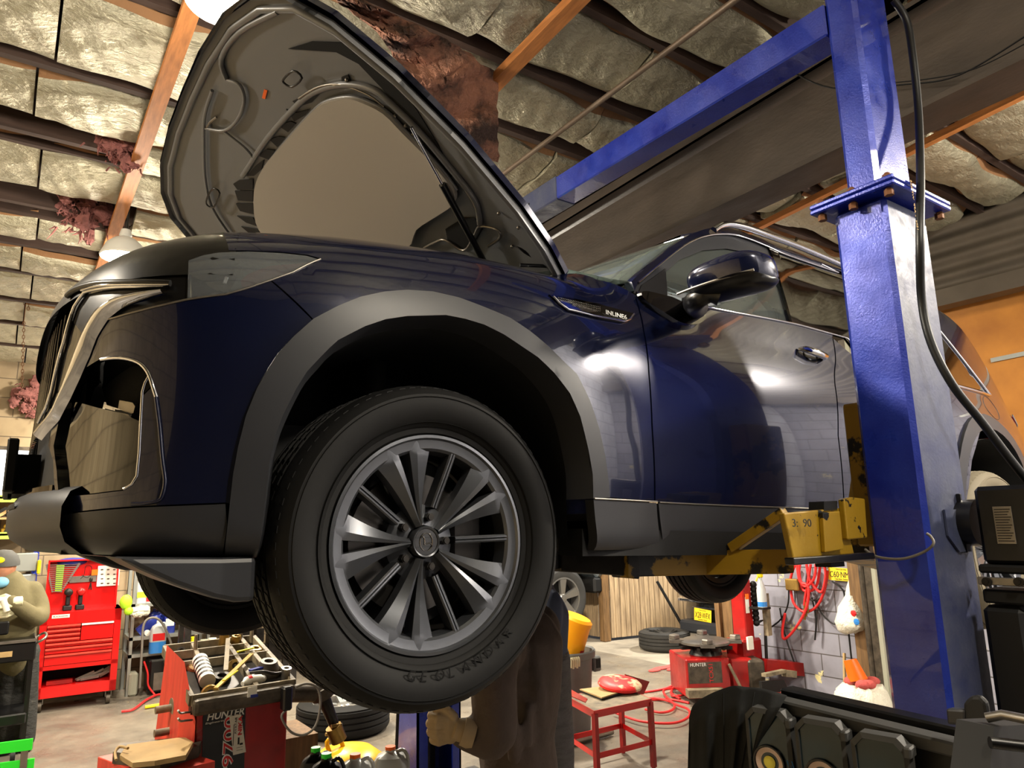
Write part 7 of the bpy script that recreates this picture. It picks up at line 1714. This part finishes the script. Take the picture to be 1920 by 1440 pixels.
tag(MB().tube([aw(1583, 1225, .08), aw(1584, 1300, .2), (XW - .25, aw(1584, 1300).y, 0)], .014, 8).build('wooden_stick', M['tan'], smooth=60), 'pale stick leaning at the block wall', 'stick')
# white bag in a bin with orange cup
bb = at(1622, 1350, 'Z', 0); bb = Vector((5.75, at(1622, 1350, 'X', 5.75).y, 0)); ztop = at(1622, 1285, 'X', 5.75).z
mb = MB(); mb.lathe([(0, 0), (.13, 0), (.19, .06), (.22, ztop * .5), (.20, ztop * .85), (.15, ztop), (.0, ztop)], Matrix.Translation(bb), n=30)
for v in mb.v: v += Vector((g.uniform(-1, 1), g.uniform(-1, 1), g.uniform(-1, 1))) * .012
tag(mb.build('waste_bag', M['bag'], smooth=60), 'full white plastic waste bag standing by the jamb', 'bag')
mb = MB()
for i in range(7): mb.ball(bb + Vector((g.uniform(-.12, .12), g.uniform(-.1, .1), ztop + .02)), .06, 8, 6, (1, 1, .6))
tag(mb.build('pink_rag', M['rag'], smooth=60), 'pink rag bunched on top of the white waste bag', 'rag')
T = frame(bb + Vector((0, .02, ztop + .03)), (1, 0, 0), (0, 1, 0), (-.1, .28, 1)); tag(MB(T).lathe([(.075, 0), (.072, .02), (.05, .16), (0, .16)], n=24).build('orange_cup', M['orange'], smooth=40), 'bright orange cup upside down on the pink rag', 'cup')
mb = MB(); rp2 = Vector((XW - .3, 4.3, 0))
for i in range(6): mb.ball(rp2 + Vector((g.uniform(-.1, .1), g.uniform(-.15, .15), .04)), .07, 8, 6, (1, 1, .6))
tag(mb.build('pink_rag', M['rag'], smooth=60), 'pink rag on the floor left of the white waste bag', 'rag')
tag(MB().beam((XW - .1, 4.9, .02), (XW - .15, 4.45, .02), .09, .03).build('wood_offcut', M['lumber']), 'short wood offcut on the floor at the block wall', 'wood')
# ---- outside: fence, vehicles, loose tyre
def fence_panel(a, b, h, label):
    a = Vector(a); b = Vector(b); d = (b - a); L = d.length; n = int(L / .085); d.normalize(); mb = MB(); f = Face(a, b)
    for i in range(n): mb.box((i * L / n + .006, 0 + .006 * (i % 2), .04), ((i + 1) * L / n - .006, .02 + .006 * (i % 2), h + .02 * math.sin(i * 1.3)), f.M)
    mb.box((0, .03, h * .25), (L, .07, h * .25 + .09), f.M); mb.box((0, .03, h * .8), (L, .07, h * .8 + .09), f.M)
    return tag(mb.build('board_fence', M['fence']), label, 'fence')
fp = at(1152, 1201, 'Z', 0); fq_ = at(1300, 1187, 'Z', 0)
fence_panel((fp.x - .05 + .0, fp.y, 0), (fq_.x + 1.6, fq_.y - .25, 0), 2.0, 'right weathered board fence panel behind the loose tyre')
f0 = at(1060, 1192, 'Z', 0); fence_panel((7.25, 9.4, 0), (fp.x - .12, fp.y + .20, 0), 2.0, 'left weathered board fence panel behind the silver truck')
tag(MB().rbox((fp.x - .19, fp.y - .02, 0), (fp.x - .07, fp.y + .10, 2.1), .01).build('fence_post', M['wood']), 'wooden fence post between the two board panels', 'post')
tag(MB().tube([at(1232, 1090, 'Y', 7.1), at(1290, 1192, 'Y', 6.9)], .02, 8).build('black_bar', M['black'], smooth=60), 'black bar leaning toward the loose tyre', 'bar')
lt = at(1272, 1222, 'Z', 0); lying(Vector((lt.x + .02, lt.y + .25, 0)), .34, .24, M['tyregrey'], M['tyregrey'], 'dusty grey wheel lying flat on the yard', n='yard_wheel')
# silver truck front
tk = thing('pickup_truck', 'silver pickup truck nosing out through the bay door', 'truck', (5.2, 8.8, 0))
YT = 7.95; wc = at(1056, 1122, 'Y', YT)
dz_ = wc.z - .40
def tkp(x, y, Y=YT): return at(x, y, 'Y', Y)
mb = MB(); side = [(wc.x - 3.3, .62), (wc.x - .62, .62), (wc.x - .52, .85), (wc.x - .3, 1.06), (wc.x + .1, 1.10), (wc.x + .36, .95), (wc.x + .46, .74), (wc.x + .75, .70), (wc.x + .85, .80), (wc.x + .85, 1.25), (wc.x + .6, 1.42), (wc.x - .7, 1.50), (wc.x - 1.3, 2.05), (wc.x - 2.6, 2.08), (wc.x - 3.3, 1.6)]
mb.prism([(x, YT - .02, z + dz_) for x, z in side], (0, 1.0, 0)); mb.build('body', M['cargrey'], tk, bevel=.03)
MB().rbox((wc.x + .62, YT - .0, .62 + dz_), (wc.x + .98, YT + 1.0, .98 + dz_), .06).build('bumper', M['cargrey'], tk)
MB().rbox((wc.x + .60, YT + .02, .42 + dz_), (wc.x + .92, YT + .98, .64 + dz_), .03).build('lower_bumper', M['black'], tk)
def simple_wheel(par, c, r, w, mt, mr, n=5):
    T = Matrix(((1, 0, 0, c[0]), (0, 0, -1, c[1]), (0, 1, 0, c[2]), (0, 0, 0, 1))); ri = r * .66
    ty = MB(T).lathe([(ri, w * .45), (ri + .03, w * .5), (r - .05, w * .5), (r, w * .36), (r, -w * .36), (r - .05, -w * .5), (ri, -w * .5)], n=56).build('wheel', mt, par, smooth=35)
    mb = MB(T); mb.lathe([(ri + .005, w * .46), (ri - .015, w * .46), (ri - .03, w * .1), (ri - .03, -w * .45)], n=48)
    for k in range(n):
        a = 2 * PI * k / n + .3; P_ = [(.05 * math.cos(a - .6), .05 * math.sin(a - .6), w * .40), (.05 * math.cos(a + .6), .05 * math.sin(a + .6), w * .40), ((ri - .01) * math.cos(a + .22), (ri - .01) * math.sin(a + .22), w * .44), ((ri - .01) * math.cos(a - .22), (ri - .01) * math.sin(a - .22), w * .44)]; mb.prism(P_, (0, 0, -.05))
    mb.lathe([(0, w * .46), (.05, w * .45), (.07, w * .36), (.07, .0)], n=20); mb.build('alloy_rim', mr, ty, smooth=30)
    MB(T).lathe([(0, -w * .1), (ri - .02, -w * .1)], n=30).build('wheel_back', M['black'], ty)
simple_wheel(tk, (wc.x, YT + .10, wc.z), .42, .26, M['tyregrey'], M['silver'])
MB().prism([(wc.x - .5, YT + .25, .5 + dz_), (wc.x + .48, YT + .25, .5 + dz_), (wc.x + .48, YT + .25, 1.1 + dz_), (wc.x - .5, YT + .25, 1.1 + dz_)], (0, .02, 0)).build('wheel_well', M['black'], tk)
if wc.z - .42 > .03: tag(MB().rbox((wc.x - .2, YT, 0), (wc.x + .2, YT + .3, wc.z - .42), .02).build('wheel_ramp', M['black']), 'black ramp under the silver truck front wheel', 'ramp')
# dark SUV rear outside
sx0 = at(1330, 1150, 'X', 7.75); sv = thing('parked_suv', 'dark car parked outside with a yellow plate', 'car', (8.9, 6.3, 0))
SXv = 7.70; svp = lambda x, y, d=0: at(x, y, 'X', SXv - d)
yl = svp(1272, 1150).y
mb = MB(); 
prof = [(SXv + .12, .14), (SXv, .22), (SXv - .03, .45), (SXv + .02, .62), (SXv + .05, .72), (SXv + .03, .98), (SXv + .12, 1.12), (SXv + .35, 1.62), (SXv + .6, 1.72), (SXv + 2.6, 1.70), (SXv + 3.4, 1.1), (SXv + 4.3, 1.0), (SXv + 4.4, .4)]
R = []
for k in range(13):
    t = k / 12; y = yl - 1.85 * t; e = (abs(2 * t - 1)) ** 4; R.append([(x + (.18 * e if x < SXv + 2 else -.18 * e), y + 0, z - .06 * e * (z > 1.2)) for x, z in prof])
mb.grid(R); mb.add(R[0], [tuple(range(13))]); mb.add(R[-1], [tuple(range(13))]); mb.build('body', M['carblack'], sv, smooth=45)
MB().rbox((SXv - .10, yl - 1.75, .20), (SXv + .1, yl - .08, .36), .03).build('bumper', M['clad'], sv)
MB().rbox((SXv - .07, yl - 1.72, .60), (SXv + .0, yl - .06, .645), .01).rbox((SXv - .06, yl - 1.5, .52), (SXv + .0, yl - .3, .54), .005).build('chrome_bar', M['chrome'], sv)
MB().rbox((SXv - .03, yl - .40, .66), (SXv + .2, yl - .04, .76), .02).build('lamp', M['silver'], sv)
MB().prism([(SXv + .13, yl - .2, 1.14), (SXv + .33, yl - .28, 1.58), (SXv + .33, yl - 1.6, 1.58), (SXv + .13, yl - 1.66, 1.14)], (-.02, 0, .01)).build('rear_window', M['glass'], sv)
for y in (yl - .18, yl - 1.66): MB().tube([(SXv + .7, y + .1, .34), (SXv + .7, y - .1, .34)], .34, 30).build('wheel', M['tyre'], sv, smooth=35)
plate([(1302, 1162), (1334, 1168), (1334, 1145), (1302, 1139)], 'X28·WFX', lambda x, y: svp(x, y, .06), 'yellow licence plate reading X28 WFX on the parked car')
# ---- foreground: tool rail with work lamps, jacket
ra = at(1432, 1306, 'Z', 1.31); rb2 = at(1806, 1398, 'Z', 1.31); FG = Face(ra, rb2); 
gl_ = (rb2 - ra).length
cartf = thing('tool_trolley', 'black tool trolley with a long upper rail in the right foreground', 'trolley', FG.w(gl_ / 2, 0, .2))
gz1 = lambda x, y: FG.px(x, y)
MB(FG.M).rbox((-.0, .0, 1.285), (gl_ * 1.0, .045, 1.31), .004).build('front_rail', M['housing'], cartf)
MB(FG.M).rbox((-.02, .075, 1.29), (gl_ * 1.1, .12, 1.315), .004).build('rear_rail', M['blackm'], cartf)
MB(FG.M).box((-.03, .12, .1), (gl_ * 1.15, .36, 1.16)).build('cabinet', M['blackm'], cartf)
MB(FG.M).box((-.0, .02, 1.1), (gl_ * 1.12, .12, 1.28)).build('recess_panel', M['black'], cartf)
for u in (0, gl_ * 1.0):
    MB(FG.M).tube([(u, .2, .05), (u + .03, .2, .05)], .05, 16).build('caster', M['black'], cartf, smooth=40)
    MB(FG.M).tube([(u, .3, .05), (u + .03, .3, .05)], .05, 16).build('caster', M['black'], cartf, smooth=40)
hp = [gz1(1810, 1440), gz1(1806, 1350), gz1(1812, 1318), gz1(1832, 1308), gz1(1846, 1325), gz1(1852, 1440)]
u5, z5 = gz1(1828, 1310)
mb = MB(FG.M); 
P5 = [FG.px(x, y) for x, y in ((1812, 1470), (1806, 1360), (1806, 1318), (1820, 1304), (1838, 1304), (1850, 1318), (1856, 1360), (1862, 1470))]
mb.prism([(a, -.002, b) for a, b in P5], (0, .014, 0)); mb.build('handle_bracket', M['black'], cartf, bevel=.006)
P5 = [FG.px(x, y) for x, y in ((1775, 1328), (1812, 1330), (1812, 1360), (1778, 1358))]; MB(FG.M).prism([(a, -.004, b) for a, b in P5], (0, .02, 0)).build('bolt', M['clad'], cartf, bevel=.004)
MB().tube([at(1850, 1346, 'Y', .52), at(1880, 1340, 'Y', .50), at(1940, 1352, 'Y', .46)], .007, 10).build('push_bar', M['steel'], cartf, smooth=60)
MB().tube([at(1856, 1392, 'Y', .50), at(1940, 1402, 'Y', .46)], .008, 10).build('lower_bar', M['blackm'], cartf, smooth=60)
mb = MB(); mb.prism([at(x, y, 'Y', .50) for x, y in ((1864, 1362), (1940, 1358), (1940, 1500), (1850, 1500))], (0, .05, 0)); mb.build('end_panel', M['black'], cartf)
def worklamp(x, y, label, sc_=1.0, lit=True):
    u, z = FG.px(x, y); T = FG.M @ Matrix.Translation((u, -.045, z)) @ Matrix.Rotation(.28, 4, 'Z'); T = T @ Matrix.Scale(sc_ * .98, 4)
    t = thing('work_lamp', label, 'work lamp', T.translation, 'cordless work lamps on the trolley rail')
    w, h = .050, .085; c = .018
    O = [(-w, -h), (w, -h), (w, h - c), (w - c, h), (-w + c, h), (-w, h - c)]
    I = [(a * .84, b * .89) for a, b in O]
    vs_ = [(a, 0, b) for a, b in O] + [(a, -.004, b) for a, b in I] + [(a, .03, b) for a, b in O] + [(a, .003, b) for a, b in I]
    n = 6; fs_ = []
    for i in range(n): j = (i + 1) % n; fs_ += [(i, j, n + j, n + i), (i, 2 * n + i, 2 * n + j, j), (n + i, n + j, 3 * n + j, 3 * n + i)]
    fs_.append(tuple(range(2 * n, 3 * n))); mb = MB(T); mb.add(vs_, fs_); mb.build('housing', M['housing'], t)
    MB(T).prism([(a, .002, b) for a, b in I], (0, .004, 0)).build('lamp_face', M['tealwork'], t)
    MB(T).rbox((w - .006, -.014, h - .030), (w + .008, .02, h - .010), .003).build('hinge_lug', M['housing'], t)
    TR = T @ Matrix.Translation((-.002, .001, -.022)) @ Matrix.Rotation(PI / 2, 4, 'X') @ Matrix.Scale(1.25, 4)
    MB(TR).lathe([(.024, 0), (.025, .005), (.0275, .005), (.0285, 0)], n=36).build('lens_ring', M['blackm'], t, smooth=50)
    MB(TR).lathe([(.024, .002), (.012, -.002), (0, -.002)], n=32).build('reflector', M['lampring'], t, smooth=60)
    MB(TR).lathe([(.0105, .001), (0, .002)], n=24).build('led_chip', M['cob'], t, smooth=60)
    for q_ in range(3): MB(TR).tube([(.032 + .004 * q_, .010 - .0 * q_, .002), (.036 + .004 * q_, -.004, .002), (.034 + .004 * q_, -.018, .002)], .0007, 5).build('printed_wave', M['bluefluid'], t)
    return t
worklamp(1470, 1402, 'leftmost of three dark work lamps below the trolley rail'); worklamp(1570, 1428, 'middle one of three dark work lamps below the trolley rail'); worklamp(1684, 1462, 'rightmost of three dark work lamps below the trolley rail', 1.0)
# jacket draped over the rail end
top = [(1292, 1345), (1300, 1322), (1322, 1306), (1348, 1294), (1375, 1286), (1400, 1288), (1425, 1290), (1450, 1296), (1476, 1304)]
bot = [(1288, 1500), (1308, 1505), (1330, 1505), (1350, 1505), (1368, 1505), (1372, 1505), (1382, 1500), (1392, 1480), (1404, 1430)]
rows = []
tp = crom([(a, b, 0) for a, b in top], 6); bp_ = crom([(a, b, 0) for a, b in bot], 6); nT = len(tp)
for k in range(26):
    t = k / 25; row = []
    for i in range(nT):
        s_ = i / (nT - 1); p = tp[i].lerp(bp_[i], t ** 1.0); a = at(p.x, p.y, 'Z', 1.31); u = FG.px(p.x, p.y)
        w_ = FG.w(u[0], u[1], .0); fold = (math.sin(s_ * 19 + .8 * t) * .012 + math.sin(s_ * 41 + 2 * t) * .005) * min(1, t * 3 + .15)
        dep = -.055 - .03 * math.sin(min(1, t * 2.2) * PI / 2) + fold + (.05 * (1 - min(1, t * 5)))
        d = (w_ - CAM).normalized(); row.append(w_ + d * (dep + .02))
    rows.append(row)
back = [[p + (p - CAM).normalized() * .10 for p in rows[0]]]
top_far = [p + (p - CAM).normalized() * .22 - Vector((0, 0, .08)) for p in rows[0]]
jk = MB(); jk.grid([top_far] + back + rows); tag(jk.build('jacket', M['cloth'], smooth=80), 'black work jacket draped over the trolley end', 'jacket')
jo = bpy.data.objects['jacket.001'] if 'jacket.001' in bpy.data.objects else None
for q_, sidx in ((0, 20), (1, 34)):
    MB().tube([rows[k][sidx] - (rows[k][sidx] - CAM).normalized() * .001 for k in range(1, 26)], .0012, 6).build('seam', M['cloth'], jo)
